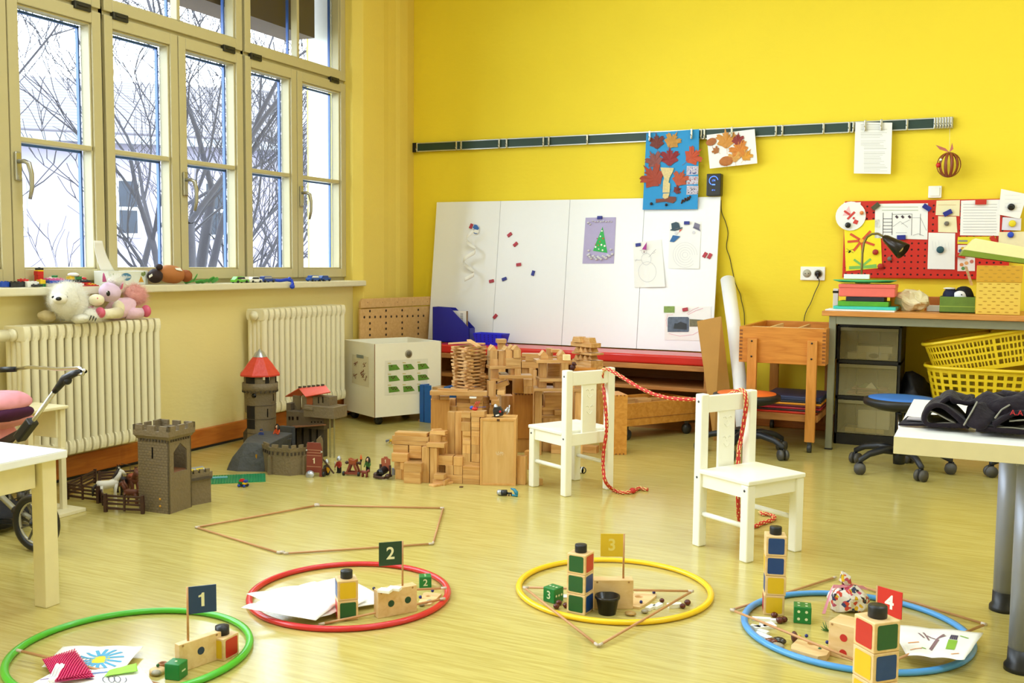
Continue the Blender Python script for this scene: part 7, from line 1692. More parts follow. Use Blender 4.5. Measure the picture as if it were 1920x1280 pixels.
ribbon('folded_cloth',[Cc(1758,764,yc+.06),Cc(1770,752,yc+.06),Cc(1781,744,yc+.06),Cc(1794,755,yc+.06),Cc(1808,757,yc+.06),Cc(1824,752,yc+.06)],.15,FLE,.010)
m=MB();q=[Cc(*p)for p in((1803,798,yc-.02),(1822,768,yc),(1837,747,yc+.04),(1850,758,yc+.06),(1874,770,yc+.04),(1862,785,yc),(1850,808,yc-.04),(1828,804,yc-.04))]
cen_=Cc(1838,785,yc-.02);m._a([cen_]+q,[(0,i+1,(i+1)%8+1)for i in range(8)],True);m.build('folded_flap',FLE,cl,solid=.012,recalc=False,sub=2)
ribbon('trouser_leg',[Cc(1830,805,yc-.03),Cc(1870,808,yc-.03),Cc(1930,811,yc-.03),Cc(1960,800,yc-.03),Cc(1945,786,yc-.03),Cc(1915,777,yc-.03),Cc(1890,780,yc-.03),Cc(1860,795,yc-.03)],.18,FLE,.011)
ribbon('lining',[Cc(1850,804,yc-.025),Cc(1900,803,yc-.025),Cc(1935,800,yc-.025),Cc(1925,790,yc-.025),Cc(1890,786,yc-.025)],.14,FLI,.003)
m=MB();m.ball(Cc(1905,772,yc+.10),.11,.09,.042,24);V=m.v;m.v=[(x,y,max(.004,z+_nz.noise(Vector((x,y,z))*18)*.03))for x,y,z in V];m.build('bunched_cloth',FLE,cl)
m=MB();m.tube([Cc(1882,750,yc+.12),Cc(1868,745,yc+.14),Cc(1880,741,yc+.16),Cc(1925,748,yc+.14)],.014,10);m.build('rolled_edge',FLE,cl)
m=MB();m.tube([Cc(1866,783,yc-.035),Cc(1878,768,yc+.0),Cc(1893,759,yc+.02)],.0022,6);m.tube([Cc(1807,797,yc-.03),Cc(1822,772,yc-.01),Cc(1832,753,yc+.02)],.002,6);m.build('zip',FLI,cl)
text_mesh('red_stitching','A.A',.017,pm('stitch_red','B81E24',.6),cl,tuple(Cc(1906,774,yc-.045)),(PI/2,0,0),.001)
m=MB();q=[Cc(1685,787,yc+.03),Cc(1740,793,yc+.03),Cc(1745,781,yc+.08),Cc(1702,779,yc+.09)];q=[Vector((p.x,p.y,.004+.004*i))for i,p in enumerate(q)];m._a(q,[(0,1,2,3)]);m.build('flat_waistband',FLE,cl,solid=.005,recalc=False)
m=MB();q=[Cc(1700,783,yc+.05),Cc(1742,788,yc+.05),Cc(1745,779,yc+.09),Cc(1704,778,yc+.09)];q=[Vector((p.x,p.y,.016))for p in q];m._a(q,[(0,1,2,3)]);m.build('waistband_lining',pm('lining_lilac','A8A0A4',.8),cl,solid=.003,recalc=False)
#children's chairs
CHW=pm('chair_white','F6F3E4',.35,var=.02)
def chair(c,rz,label,h=.53):
 s=empty('children_chair',(c[0],c[1],0),rz,label=label,cat='chair',group='small white wooden chairs')
 W,D,p=.27,.255,.036;sz=.272
 for sx in(-1,1):
  x0=sx*(W/2)-(p if sx>0 else 0)
  MB().box(x0,x0+p,-D/2,-D/2+.034,0,h).build('rear_leg',CHW,s,bevel=.005,seg=3)
  MB().box(x0,x0+p,D/2-.034,D/2,0,sz-.016).build('front_leg',CHW,s,bevel=.005,seg=3)
  MB().box(x0+.008,x0+p-.010,-D/2+.034,D/2-.034,sz-.062,sz-.016).build('side_apron',CHW,s)
  MB().tube([(x0+p/2,-D/2+.03,.115),(x0+p/2,D/2-.03,.115)],.009,12).build('side_stretcher',CHW,s)
  for(yy,zz2)in((-D/2+.017,h-.026),(-D/2+.017,sz-.03),(D/2-.017,sz-.035)):
   xs=x0-.0006 if sx<0 else x0+p-.0004;MB().tube([(xs,yy,zz2),(xs+.001,yy,zz2)],.0045,10).build('bolt_head',pm('bolt_dark','4A4A50',.4,metal=.6),s)
 MB().box(-W/2+p-.001,W/2-p+.001,-D/2+.006,-D/2+.026,h-.066,h-.008).build('top_rail',CHW,s,bevel=.003)
 MB().box(-W/2+p-.001,W/2-p+.001,-D/2+.006,-D/2+.028,sz-.062,sz-.012).build('rear_apron',CHW,s,bevel=.002);MB().box(-W/2+p-.001,W/2-p+.001,D/2-.028,D/2-.008,sz-.062,sz-.016).build('front_apron',CHW,s)
 MB().box(-.038,.038,-D/2+.010,-D/2+.022,sz-.02,h-.062).build('back_slat',CHW,s,bevel=.002)
 sg_=pm('slat_carving','E2DCB4',.5)
 for side in(-1,1):
  y=-D/2+(.0095 if side<0 else.0225);m=MB()
  for cz_ in(h-.10,h-.17):
   m.tube([(-.014+.028*t/8,y,cz_-.010-.012*sin(PI*t/8))for t in range(9)],.0016,5);m.tube([(-.020,y,cz_+.01),(-.012,y,cz_+.016),(-.006,y,cz_+.008)],.0016,5);m.tube([(.020,y,cz_+.01),(.012,y,cz_+.016),(.006,y,cz_+.008)],.0016,5);m.ball((0,y,cz_-.002),.0026,.0012,.0022,6)
  m.build('carved_face',CHW,s)
 m=MB();m.prism([(-W/2-.002,-D/2+.030),(W/2+.002,-D/2+.030),(W/2+.002,D/2+.004),(-W/2-.002,D/2+.004)],(1,0,0),(0,1,0),(0,0,.016),(0,0,sz-.016));m.build('seat',CHW,s,bevel=.004,seg=3)
 MB().box(-W/2+.001,W/2-.001,-D/2+.001,D/2-.001,0,.002).build if False else None
 return s
A1_=PZ(1059.5,932);u1=Vector((.485,.875,0));f1=Vector((-.875,.485,0))
c1=A1_+u1*.135+f1*.1275;chair(c1,atan2(f1.y,f1.x)-PI/2,'small white wooden chair beside the block city, with its back to the camera')
A2_=PZ(1297,1021);u2=Vector((.55,.835,0));f2=Vector((.849,-.528,0)).normalized();u2=Vector((-f2.y,f2.x,0))
c2=A2_+u2*.135+f2*.1275;chair(c2,atan2(f2.y,f2.x)-PI/2,'small white wooden chair nearest the blue hoop, its seat facing the camera')
#red rope between the chairs
RP=pm('rope_red','C42A22',.6,var=.1,scale=60);RPY=pm('rope_fleck','F0DC8E',.6)
def smooth(P,k=7):
 F_=[]
 for i in range(len(P)-1):
  p0,p1,p2,p3=P[max(i-1,0)],P[i],P[i+1],P[min(i+2,len(P)-1)]
  for j in range(k):
   t=j/k;F_.append(.5*((2*p1)+(p2-p0)*t+(2*p0-5*p1+4*p2-p3)*t*t+(3*p1-p0-3*p2+p3)*t**3))
 F_.append(P[-1]);return F_
bt=A1_+u1*.225+Vector((0,0,.53));B1t=PY(1138,694,(A1_+u1*.22).y)
yB=(A1_+u1*.215).y;nose=-f1
P=[PY(1131,722,yB+.02),PY(1129,705,yB-.005),PY(1131,694,yB+.0),PY(1140,692,yB-.01)]
yA2=A2_.y
for i,(x,y)in enumerate(((1155,700),(1170,709),(1200,727),(1230,740),(1262,747),(1297,748.5),(1330,748),(1362,742),(1378,735),(1390,731))):
 t=(x-1140)/(1390-1140);P.append(PY(x,y,yB-.01+(A2_+u2*.21).y*t-(yB-.01)*t))
yC2=(A2_+u2*.20).y
P+=[PY(1397,738,yC2-.012),PY(1399,760,yC2-.016),PY(1394,795,yC2-.012),PY(1388,830,yC2+.01),PY(1385,850,yC2+.012)]
#passes down behind the seat and onto the floor
P+=[PY(1383,900,yC2+.02),PY(1384,940,yC2+.02)]
g0=PZ(1388,985);g0.z=.010;P+=[g0]+[PZ(x,y)+Vector((0,0,.009))for x,y in((1412,991),(1428,985),(1444,980),(1452,974),(1444,968),(1430,967),(1426,964))]
strand=[PY(1131,722,yB+.02),PY(1134,750,yB-.015),PY(1137,785,yB-.03),PY(1137,810,yB-.03),PY(1132,845,yB-.03),PY(1131,875,yB-.04),PY(1135,902,yB-.06)]
q0=PZ(1148,921);strand+=[q0+Vector((0,0,.010))]+[PZ(x,y)+Vector((0,0,.008))for x,y in((1162,926),(1176,926.5),(1188,924),(1198,918),(1206,920),(1215,921))]
full=smooth(strand[::-1])+smooth(P)[1:]
ro=empty('red_rope',full[0],label='red climbing rope with pale flecks slung between the two white chairs',cat='rope');r0_=full[0].copy()
full=[p-r0_ for p in full];ropeo=MB().tube(full,.0075,10).build('rope',RP,ro)
m=MB();cum=0;k=0
for i in range(len(full)-1):
 a,b=full[i],full[i+1];d_=(b-a);L_=d_.length
 if L_<1e-5:continue
 nseg=max(1,int(L_/.012))
 for j in range(nseg):
  k+=1
  if k%2:continue
  p=a+d_*(j/nseg);q=p+d_.normalized()*.010;s1=d_.normalized().cross(Vector((0,0,1)))
  s1=s1.normalized()if s1.length>.05 else Vector((1,0,0));s2=s1.cross(d_.normalized())
  for ph in(0,1,2,3):o_=(s1*cos(ph*PI/2+k*.5)+s2*sin(ph*PI/2+k*.5))*.0066;m.tube([p+o_,q+o_],.0020,5)
m.build('rope_flecks',RPY,ro)
MB().ball(PZ(1186,925)+Vector((0,0,.013))-r0_,.014,.014,.012,14).build('rope_knot',RP,ro)
#small toys on the floor near the first chair
ff=PZ(1078,886);tc=empty('toy_cable_car',ff+Vector((0,0,.016)),label='small black and white toy cylinder with a ring handle behind the rear chair',cat='toy')
MB().tube([(0,0,0),(.038,0,0)],.014,16).build('barrel',TK,tc);m=MB();m.tube([(-.001,0,0),(.004,0,0)],.0155,16).tube([(.034,0,0),(.038,0,0)],.0155,16).box(.0,.036,-.0155,-.008,-.009,.007);m.build('white_bands',WHITE,tc)
MB().tube([(.040+.014*sin(PI*t/8),0,.014*cos(PI*t/8))for t in range(9)],.0025,6).build('ring_handle',TK,tc);MB().tube([(.02,0,.014),(.012,0,.03)],.0012,5).build('antenna',TK,tc)
ft_=PZ(946,929);tr_=empty('toy_blaster',ft_+Vector((0,0,.012)),label='small grey, black and teal toy gadget on the floor before the big wooden box',cat='toy',rot=(0,0,.15))
MB().tube([(-.032,0,0),(-.026,0,0),(-.012,0,0)],[.008,.012,.012],14).build('silver_nozzle',SILV,tr_);MB().tube([(-.012,0,0),(.01,0,.002)],.0125,12).build('black_body',TK,tr_);m=MB();m.tube([(.01,0,0),(.03,0,.0)],.004,8).tube([(.02,0,0),(.022,-.01,-.008)],.003,6).tube([(.03,0,.004),(.032,-.006,-.009)],.003,6);m.build('black_arms',TK,tr_)
m=MB();m.tube([(.024,.012,.018),(.04,.01,.014),(.05,.004,.004),(.054,0,-.006)],[.003,.007,.009,.005],8).tube([(.034,-.004,-.006),(.058,-.004,-.008)],.0045,8);m.build('teal_claw',pm('toy_teal','1E7A94',.35),tr_)
#block drawer under the shelf
e0,e1=PZ(1175,797,.09),PZ(1298,785,.09);d,n,l=frame_at(e0,e1)
if n.x>0:n=-n
l=.50;zb1=PY(1175,757,e0.y).z;bd_=empty('block_trolley',(e0.x,e0.y,0),label='low wooden trolley drawer on castors, half full of blocks',cat='trolley')
TRW=wood('trolley_beech','C4802C','DA9A44',.4,axis=0,rnd=0);dpt=.30;m=MB()
for(a,b,c_,e_)in((0,l,0,.014),(0,l,dpt-.014,dpt),(0,.014,.014,dpt-.014),(l-.014,l,.014,dpt-.014)):m.prism([(a,c_),(b,c_),(b,e_),(a,e_)],d,n,Zv*(zb1-.09),Zv*.09)
m.prism([(0,0),(l,0),(l,dpt),(0,dpt)],d,n,Zv*.008,Zv*.082);m.build('trolley_walls',TRW,bd_,bevel=.001);MB().prism([(0,-.002),(l,-.002),(l,0),(0,0)],d,n,Zv*.002,Zv*.122).build('groove',pm('edge_brown',''),bd_)
for a,b in((.03,.04),(l-.03,.04),(.03,dpt-.04),(l-.03,dpt-.04)):MB().tube([d*a+n*b-n*.010+Zv*.03,d*a+n*b+n*.010+Zv*.03],.03,16).bar(d*a+n*b+Zv*.03,d*a+n*b+Zv*.084,.016,.02).build('castor',pm('castor_grey',''),bd_)
for i,(a,b,ca_,h_,rz_,lb)in enumerate(((.02,.08,.11,zb1+.012-.091,.1,'block in the wooden trolley, leftmost'),(.15,.09,.09,zb1+.006-.091,-.1,'second block from the left in the wooden trolley'),(.26,.10,.11,zb1-.004-.091,.05,'third block from the left in the wooden trolley'),(.38,.12,.09,zb1-.012-.091,0,'rightmost visible block in the wooden trolley'))):
 o=MB().box(0,ca_,0,.07,0,h_).build('wooden_block',BEECHX,bevel=.0012);P_0=Vector((e0.x,e0.y,0))+d*a+n*b;o.location=(P_0.x,P_0.y,.091);o.rotation_euler.z=atan2(d.y,d.x)+rz_;tag(o,lb,'block','wooden building blocks')
P_0=Vector((e0.x,e0.y,0))+d*.09+n*.035;o=MB().box(0,.04,0,.004,0,.05).build('white_card',PAPER);o.location=(P_0.x,P_0.y,zb1-.045);o.rotation_euler=(.4,.3,atan2(d.y,d.x));tag(o,'small white card stuck between the blocks in the trolley','card')
#tall open box standing on end right of the second chair back
g0,g1=PZ(1140,853),PZ(1175,852);d2_,n2_,l2_=frame_at(g0,g1);hx=PY(1160,742,g0.y).z
if n2_.y<0:n2_=-n2_
sb=empty('wooden_box',g0,label='tall wooden box standing on end behind the rear chair, finger-jointed corner',cat='wooden box')
MB().prism([(0,0),(l2_,0),(l2_,.16),(0,.16)],d2_,n2_,Zv*hx).build('box_walls',TRW,sb,bevel=.001);m=MB()
for i in range(5):m.prism([(l2_*i/5,-.0006),(l2_*i/5+.006,-.0006),(l2_*i/5+.006,0),(l2_*i/5,0)],d2_,n2_,Zv*.007,Zv*(hx-.0065));m.prism([(l2_*i/5,-.0006),(l2_*i/5+.006,-.0006),(l2_*i/5+.006,0),(l2_*i/5,0)],d2_,n2_,Zv*.007)
m.build('finger_joints',wood('dark_joint',''),sb)
#hoops
def circ_fit(pts):
 import itertools
 P=[PZ(x,y,.012)for x,y in pts];best=None
 cx=sum(p.x for p in P)/len(P);cy_=sum(p.y for p in P)/len(P);R_=.3
 for it in range(200):
  gx=gy=gr=0
  for p in P:
   dx,dy=cx-p.x,cy_-p.y;r_=math.hypot(dx,dy);e=r_-R_;gx+=e*dx/r_;gy+=e*dy/r_;gr-=e
  cx-=.3*gx/len(P)*2;cy_-=.3*gy/len(P)*2;R_-=.3*gr/len(P)
 return cx,cy_,R_
def hoop(pts,colr,label,fixed=None):
 cx,cy_,R_=fixed or circ_fit(pts);t=.012
 m=MB();n_=96;prof_=[(0,-.0075),(.0075,-.0055),(.0095,0),(.0075,.0055),(0,.0075),(-.0075,.0055),(-.0095,0),(-.0075,-.0055)]
 m.lathe([(R_-.0095+a,.008+b)for a,b in prof_]+[(R_-.0095,.0005)],(0,0,0),n=n_)
 o=m.build('hoop',pm('hoop_'+colr,colr,.3,var=.03,coat=.2),loc=(cx,cy_,0));return tag(o,label,'hoop','gymnastic hoops'),(cx,cy_,R_)
h2,C2=hoop([(463,1118),(845,1108),(655,1051),(655,1180),(500,1085),(800,1071),(560,1172),(780,1157)],'D2252A','red plastic hoop on the floor, marked by the green flag with number two')
h3,C3=hoop([(967,1100),(1336,1108),(1150,1045),(1150,1168),(1020,1061),(1280,1064),(1040,1150),(1270,1152)],'F4C814','yellow plastic hoop on the floor around the three-cube tower')
h4,C4=hoop([(1390,1160),(1822,1210),(1560,1106),(1640,1257),(1700,1125),(1450,1120),(1450,1217),(1540,1246)],'4D9BE0','light blue plastic hoop on the floor around the red flag with number four')
cg=circ_fit([(467,1190),(300,1138),(150,1160),(40,1206),(455,1165),(410,1148),(0,1250),(395,1270)])
h1,C1=hoop(None,'4CB82E','green plastic hoop on the floor at the lower left, partly out of view',fixed=cg)
DOW=wood('dowel','B98252','CB9A68',.5,axis=0,rnd=.06);DOWJ=pm('dowel_joint','C9B9A6',.5)
def dowel(p,q,label,z=(.005,.005),r=.0035,joint=True,name='wooden_rod'):
 P,Q=PZ(p[0],p[1],z[0]),PZ(q[0],q[1],z[1]);d_=Q-P;L_=d_.length
 e=empty(name,P,label=label,cat='rod',group='thin wooden rods laid out as shapes',rot=(0,-math.asin(d_.z/L_),atan2(d_.y,d_.x)))
 MB().tube([(0,0,0),(L_,0,0)],r,8).build('rod_shaft',DOW,e)
 if joint:MB().tube([(L_-.012,0,0),(L_+.004,0,0)],r*1.15,8).tube([(-.004,0,0),(.012,0,0)],r*1.15,8).build('rod_ends',DOWJ,e)
 return e
for p,q,lb in(((368,988),(594,947),'rear left rod of the large rod pentagon behind the red hoop'),((594,947),(831,952),'rear right rod of the large rod pentagon behind the red hoop'),((831,952),(812,1018),'short right rod of the large rod pentagon'),((368,988),(524,1036),'front left rod of the large rod pentagon'),((534,1037),(810,1019),'front rod of the large rod pentagon just behind the red hoop')):dowel(p,q,lb)
for p in((594,947),(529,1037)):MB().lathe([(.0001,0),(.010,0),(.010,.007),(.0001,.009)],n=12).build('rod_joint',DOWJ,loc=PZ(*p),label='white putty joint at the %s corner of the rod pentagon'%('rear' if p[1]<1000 else 'front'),cat='joint')
for p,q,z,lb in(((983,1101),(1298,1108),(.020,.020),'rear rod of the triangle across the yellow hoop'),((983,1101),(1120,1209),(.028,.006),'left rod of the triangle across the yellow hoop'),((1298,1108),(1124,1209),(.028,.006),'right rod of the triangle across the yellow hoop')):dowel(p,q,lb,z)
for p,q,z,lb in(((1372,1143),(1566,1082),(.006,.006),'rear left rod at the blue hoop'),((1576,1087),(1848,1170),(.006,.006),'rear right rod at the blue hoop'),((1372,1143),(1640,1252),(.03,.03),'front rod lying over the left side of the blue hoop'),((1848,1170),(1640,1252),(.03,.03),'right rod under the drawing at the blue hoop')):dowel(p,q,lb,z)
for p,q,z,lb in(((34,1219),(330,1290),(.028,.004),'brown rod inside the green hoop under the pink net'),((640,1112),(835,1102),(.004,.028),'rear rod inside the red hoop'),((600,1170),(832,1122),(.004,.02),'front rod inside the red hoop behind the flag block')):dowel(p,q,lb,z)
#number stations: flag blocks, cubes, dice
MAPLE=wood('maple_light','DDB67C','EBCB98',.45,axis=0,rnd=.04);MAPLEZ=wood('maple_light_z','DDB67C','EBCB98',.45,axis=2,rnd=.04)
SQ={'r':pm('square_red','C4261C',.4),'g':pm('square_green','1E5A2C',.4),'b':pm('square_blue','17407E',.4),'y':pm('square_yellow','E0B81E',.4)}
def rquad(m,cx,cy_,w,h,r,fn,k=4):
 pts=[]
 for(sx,sy,a0)in((1,1,0),(-1,1,90),(-1,-1,180),(1,-1,270)):
  for i in range(k+1):a=rad(a0+90*i/k);pts.append((cx+sx*(w/2-r)+r*cos(a),cy_+sy*(h/2-r)+r*sin(a)))
 m.poly(pts,fn)
CS=.052
def cube(c,z,rz,cols,label,s=CS,knob=False):
 o=empty('colour_cube',(c[0],c[1],z),rz,label=label,cat='cube',group='wooden cubes with coloured squares')
 MB().box(-s/2,s/2,-s/2,s/2,0,s-.0005).build('cube_body',MAPLE,o,bevel=.002,seg=3)
 F_={'f':lambda u,v:(u,-s/2-.0005,v),'r':lambda u,v:(s/2+.0005,u,v),'l':lambda u,v:(-s/2-.0005,-u,v),'k':lambda u,v:(-u,s/2+.0005,v)}
 for k_,c_ in cols.items():
  m=MB();rquad(m,0,s/2,s*.78,s*.80,.004,F_[k_]);m.build('coloured_square',SQ[c_],o)
 return o
def cubetower(px,py,n_,cols,rz,desc,knobname,jit=0.0,cap=True,capc=BLACKP,s=CS):
 p=PZ(px,py);base=Vector((p.x,p.y,0))+Vector((_F.x,_F.y,0)).normalized()*s*.62
 for i in range(n_):
  cube(base+Vector((random.uniform(-jit,jit),random.uniform(-jit,jit),0)),i*s,rz+random.uniform(-jit,jit)*15,cols[i],'%s, %s'%(desc,knobname[i]),s)
 if cap:
  o=MB().lathe([(.0001,0),(s*.29,0),(s*.3,.001),(s*.3,s*.34),(s*.285,s*.37),(.0001,s*.37)],n=26).build('black_disc',capc);o.location=(base.x,base.y,n_*s);tag(o,'black round cap on top of the %s'%desc.split(' of ')[-1]if ' of ' in desc else 'black round cap','cap','round black caps on the cube towers')
 return base
random.seed(21)
view_a=lambda x:atan2(_ray(x,1100).y,_ray(x,1100).x)-PI/2
def face_front(x,deg):return view_a(x)+rad(deg)
#red hoop tower
cubetower(646,1165,2,[{'f':'g','l':'r','r':'y'},{'f':'y','l':'b','r':'b'}],face_front(646,8),'cube of the two-cube tower in the red hoop',['lower, green front','upper, yellow front'],s=.0555)
cubetower(1089,1153,3,[{'f':'g','r':'b'},{'f':'g','r':'b'},{'f':'g','r':'r'}],face_front(1089,-26),'cube of the three-cube tower in the yellow hoop',['lowest, green front','middle, green front and blue side','top, green front and red side'],jit=.0006,s=.0565)
cubetower(1456,1155,4,[{'f':'y','l':'r'},{'f':'y','l':'b'},{'f':'b','l':'y'},{'f':'b','r':'y'}],face_front(1456,6),'cube of the four-cube tower in the blue hoop',['lowest, yellow front','second from below, yellow front','third from below, blue front','top, blue front with yellow side'],jit=.0012,s=.056)
bb=PZ(1640,1318);bs4=.0485
cubetower(1645,1512,6,[{'f':'r','r':'g'},{'f':'y','r':'g'},{'f':'b','r':'y'},{'f':'y','r':'g'},{'f':'y','r':'b'},{'f':'r','r':'g'}],face_front(1645,-50),'cube of the nearest tower at the bottom edge',['lowest, out of view','second from below, out of view','third from below, out of view','third from the top, barely in view','second from the top, yellow and blue','top, red and green'],s=.0565)
#flag blocks
def flagblock(px0,py0,px1,py1,h,th,label,num,flagmat,dots,dmat,pole_t,flag_dir,flag_w,flag_h,pole_h,num_mat,mono=False,z0=0):
 P,Q=PZ(px0,py0),PZ(px1,py1);d_,n_,L_=frame_at(P,Q)
 if n_.dot(Vector((_F.x,_F.y,0)))<0:n_=-n_
 b=empty('flag_block',P,label=label,cat='flag block',group='numbered wooden flag blocks')
 MB().prism([(0,0),(L_,0),(L_,th),(0,th)],d_,n_,Zv*h).build('wooden_holder',MAPLE,b,bevel=.0015)
 fn=lambda u,v:tuple(d_*u+Zv*v-n_*.0006)
 for(a,c_)in dots:MB().dot((L_*a,h*c_),.0095,fn,20).build('printed_dot',dmat,b)
 m=MB()
 for a in(.08,.88):m.dot((L_*a,h*.93),.003,fn,10)
 m.build('dowel_plugs',pm('plug_brown','A87A4A',.5),b)
 pb2=d_*(L_*pole_t)+n_*(th/2);pt_=pb2+Zv*(h+pole_h)
 MB().tube([pb2+Zv*(h-.002),pt_],.0028,10).build('flag_pole',DOW,b)
 fd=flag_dir;fo=fd.cross(Zv).normalized()
 if fo.dot(Vector((_F.x,_F.y,0)))>0:fo=-fo
 fl_=MB().prism([(0.002,0),(flag_w,0),(flag_w,flag_h),(.002,flag_h)],fd,Zv,-fo*.003,pt_-Zv*flag_h+fo*.0015).build('flag',flagmat,b,bevel=.0003)
 mid=pt_-Zv*flag_h/2+fd*(flag_w/2+.001)+fo*.0018
 xdir=Zv.cross(fo)
 t_=text_mesh('flag_number',str(num),flag_h*.72,num_mat,b,tuple(mid),(PI/2,0,atan2(xdir.y,xdir.x)),.0002,bold=.0009)
 return b
view_r=Vector((_R.x,_R.y,0)).normalized();view_f=Vector((_F.x,_F.y,0)).normalized()
NAV,DGR,MUS,RDF=pm('flag_navy','1A3A66',.4),pm('flag_dark_green','163C2A',.4),pm('flag_mustard','D8B428',.4),pm('flag_red','D22A22',.4)
PALE=pm('flag_number_cream','E9E4C0',.5)
flagblock(337,1262,416,1234,.068,.020,'wooden block with the navy flag number one in the green hoop',1,NAV,[(.50,.55)],pm('dot_navy','2A3A54',.5),.26,(view_r*.93+view_f*.37).normalized(),.066,.066,.130,PALE)
flagblock(709,1160,782,1146,.076,.030,'wooden block with the dark green flag number two in the red hoop',2,DGR,[(.33,.48),(.76,.50)],pm('dot_green','1E4A30',.5),.68,(-view_r*.95-view_f*.30).normalized(),.066,.066,.126,PALE)
flagblock(1113,1142,1187,1142,.084,.036,'wooden block with the mustard flag number three in the yellow hoop',3,MUS,[],None,.76,(-view_r).normalized(),.066,.066,.128,pm('flag_number_yellow','E4D070',.5))
flagblock(1552,1228,1632,1250,.088,.070,'wooden block with the red flag number four, behind the nearest cube tower',4,RDF,[(.36,.62),(.36,.18)],pm('dot_red','C42A20',.5),.97,(view_r*.62-view_f*.78).normalized(),.066,.066,.105,WHITE)
#single cube with cap in the green hoop
b1=PZ(412,1240)+view_f*.034;cube((b1.x-.004,b1.y),0,face_front(418,-40),{'f':'y','r':'r'},'single colour cube with red side behind the navy flag block',s=.056)
o=MB().lathe([(.0001,0),(.017,0),(.017,.020),(.0001,.021)],n=26).build('black_disc',BLACKP,loc=(b1.x-.004,b1.y,.056));tag(o,'black round cap on the single cube in the green hoop','cap','round black caps on the cube towers')
#dice
DGN=pm('die_green','157A38',.35,var=.03);DGT=DGN;PIP=pm('pip_cream','D9E0B8',.5)
def die(px,py,rz,s,label,front,top,right=None,txt_face=None):
 p=PZ(px,py)+view_f*s*.55;o=empty('number_die',(p.x,p.y,0),rz,label=label,cat='die',group='green number dice')
 MB().box(-s/2,s/2,-s/2,s/2,0,s).build('die_body',DGN,o,bevel=.002,seg=3)
 F_={'f':lambda u,v:(u,-s/2-.0004,s/2+v),'t':lambda u,v:(u,v,s+.0004),'r':lambda u,v:(s/2+.0004,u,s/2+v),'l':lambda u,v:(-s/2-.0004,-u,s/2+v)}
 m=MB()
 for face,pips in(('f',front),('t',top),('r',right or[])):
  for a,b in pips:m.dot((a*s,b*s),s*.085,F_[face],14)
 if m.v:m.build('pips',PIP,o)
 if txt_face:
  fc,tx=txt_face
  pos,rt_2={'f':((0,-s/2-.0004,s/2),(PI/2,0,0)),'l':((-s/2-.0004,0,s/2),(PI/2,0,-PI/2))}[fc]
  text_mesh('die_number',tx,s*.78,PIP,o,pos,rot=rt_2,depth=.0002,bold=.0004)
 return o
q4=[(-.22,.22),(.22,.22),(-.22,-.22),(.22,-.22)];q3=[(-.28,0),(0,0),(.28,0)]
die(1509,1170,face_front(1509,2),.046,'green wooden die with four pips in the blue hoop',q4,q4)
die(1038,1131,face_front(1038,-40),.042,'green wooden die with number three and three pips in the yellow hoop',[],q3,q3,('f','3'))
die(796,1104,face_front(796,3),.036,'green wooden die with number two in the red hoop',[],[(0,-.2),(0,.2)],None,('f','2'))
dl=die(325,1276,face_front(325,-32),.038,'green wooden die with a single pip at the front of the green hoop',[],[(0,0)])
MB().poly([(-.008,-.002),(.008,-.002),(.008,.002),(-.008,.002)],lambda u,v:(.0194,u,.019+v)).build('die_stroke',PIP,dl)
#white domino tiles, chestnuts, pebbles, beads, wooden pieces
DOM=pm('domino_white','F4F4F0',.35,var=.01);CHN=pm('chestnut_brown','5A2014',.25,var=.3,scale=60);PEB=pm('pebble_grey','9A9078',.4,var=.25,scale=60,coat=.3);PEBD=pm('pebble_dark','2A221C',.25,var=.4,scale=40,coat=.5);PEBR=pm('pebble_red','6A3020',.25,var=.4,scale=40,coat=.4)
def tile(px,py,rdeg,label,l=.036,w=.014,h=.007,z=0,tilt=0):
 l,w,h=l*1.25,w*1.25,h*1.3;p=PZ(px,py,z+.002);o=MB().box(-l/2,l/2,-w/2,w/2,0,h).build('white_tile',DOM,bevel=.0008);o.location=(p.x,p.y,z);o.rotation_euler=(0,tilt,rad(rdeg)+view_a(px));return tag(o,label,'tile','small white tiles in the hoops')
def nut(px,py,r_,label,mat=CHN,name='chestnut',sx=1.0,sz=.85,rz=0,group='chestnuts and hazelnuts in the hoops',cat='chestnut',z=0):
 r_*=1.2;p=PZ(px,py,z);o=MB().ball((0,0,r_*sz),r_*sx,r_,r_*sz,18).build(name,mat);o.location=(p.x,p.y,z);o.rotation_euler.z=rz;return tag(o,label,cat,group)
for a in((1428,1160,5,'upper long white tile at the left in the blue hoop',.040,.012),(1451,1163,8,'short white tile beside the chestnuts in the blue hoop',.014,.012),(1440,1172,25,'wide white tile in the middle of the blue hoop pile',.030,.026),(1427,1176,30,'white tile lying across the pile in the blue hoop',.034,.014),(1417,1175,-20,'left small white tile in the blue hoop pile',.022,.012),(1431,1184,-30,'lower left white tile in the blue hoop',.024,.012),(1430,1192,-40,'lowest long white tile next to the blue hoop rim',.040,.016)):
 tile(a[0],a[1]+2,a[2],a[3],a[4],a[5])
nut(1452,1158,.008,'rear chestnut at the foot of the four-cube tower');nut(1462,1168,.009,'left chestnut right of the white tiles in the blue hoop');nut(1470,1166,.008,'right chestnut right of the white tiles in the blue hoop')
nut(1445,1208,.010,'reddish polished pebble at the blue hoop rim',PEBR,'pebble',1.5,.7,.2,'polished pebbles in the hoops','pebble');nut(1461,1207,.011,'black shiny pebble at the blue hoop rim',PEBD,'pebble',1.4,.7,-.2,'polished pebbles in the hoops','pebble');nut(1459,1216,.0095,'pale banded pebble at the blue hoop rim',PEB,'pebble',1.5,.7,-.3,'polished pebbles in the hoops','pebble')
o=nut(1489,1204,.013,'brown oval disc standing upright beside the wooden cutout',pm('disc_brown','5A2E22',.35),'oval_disc',.55,.95,.3,None,'disc');
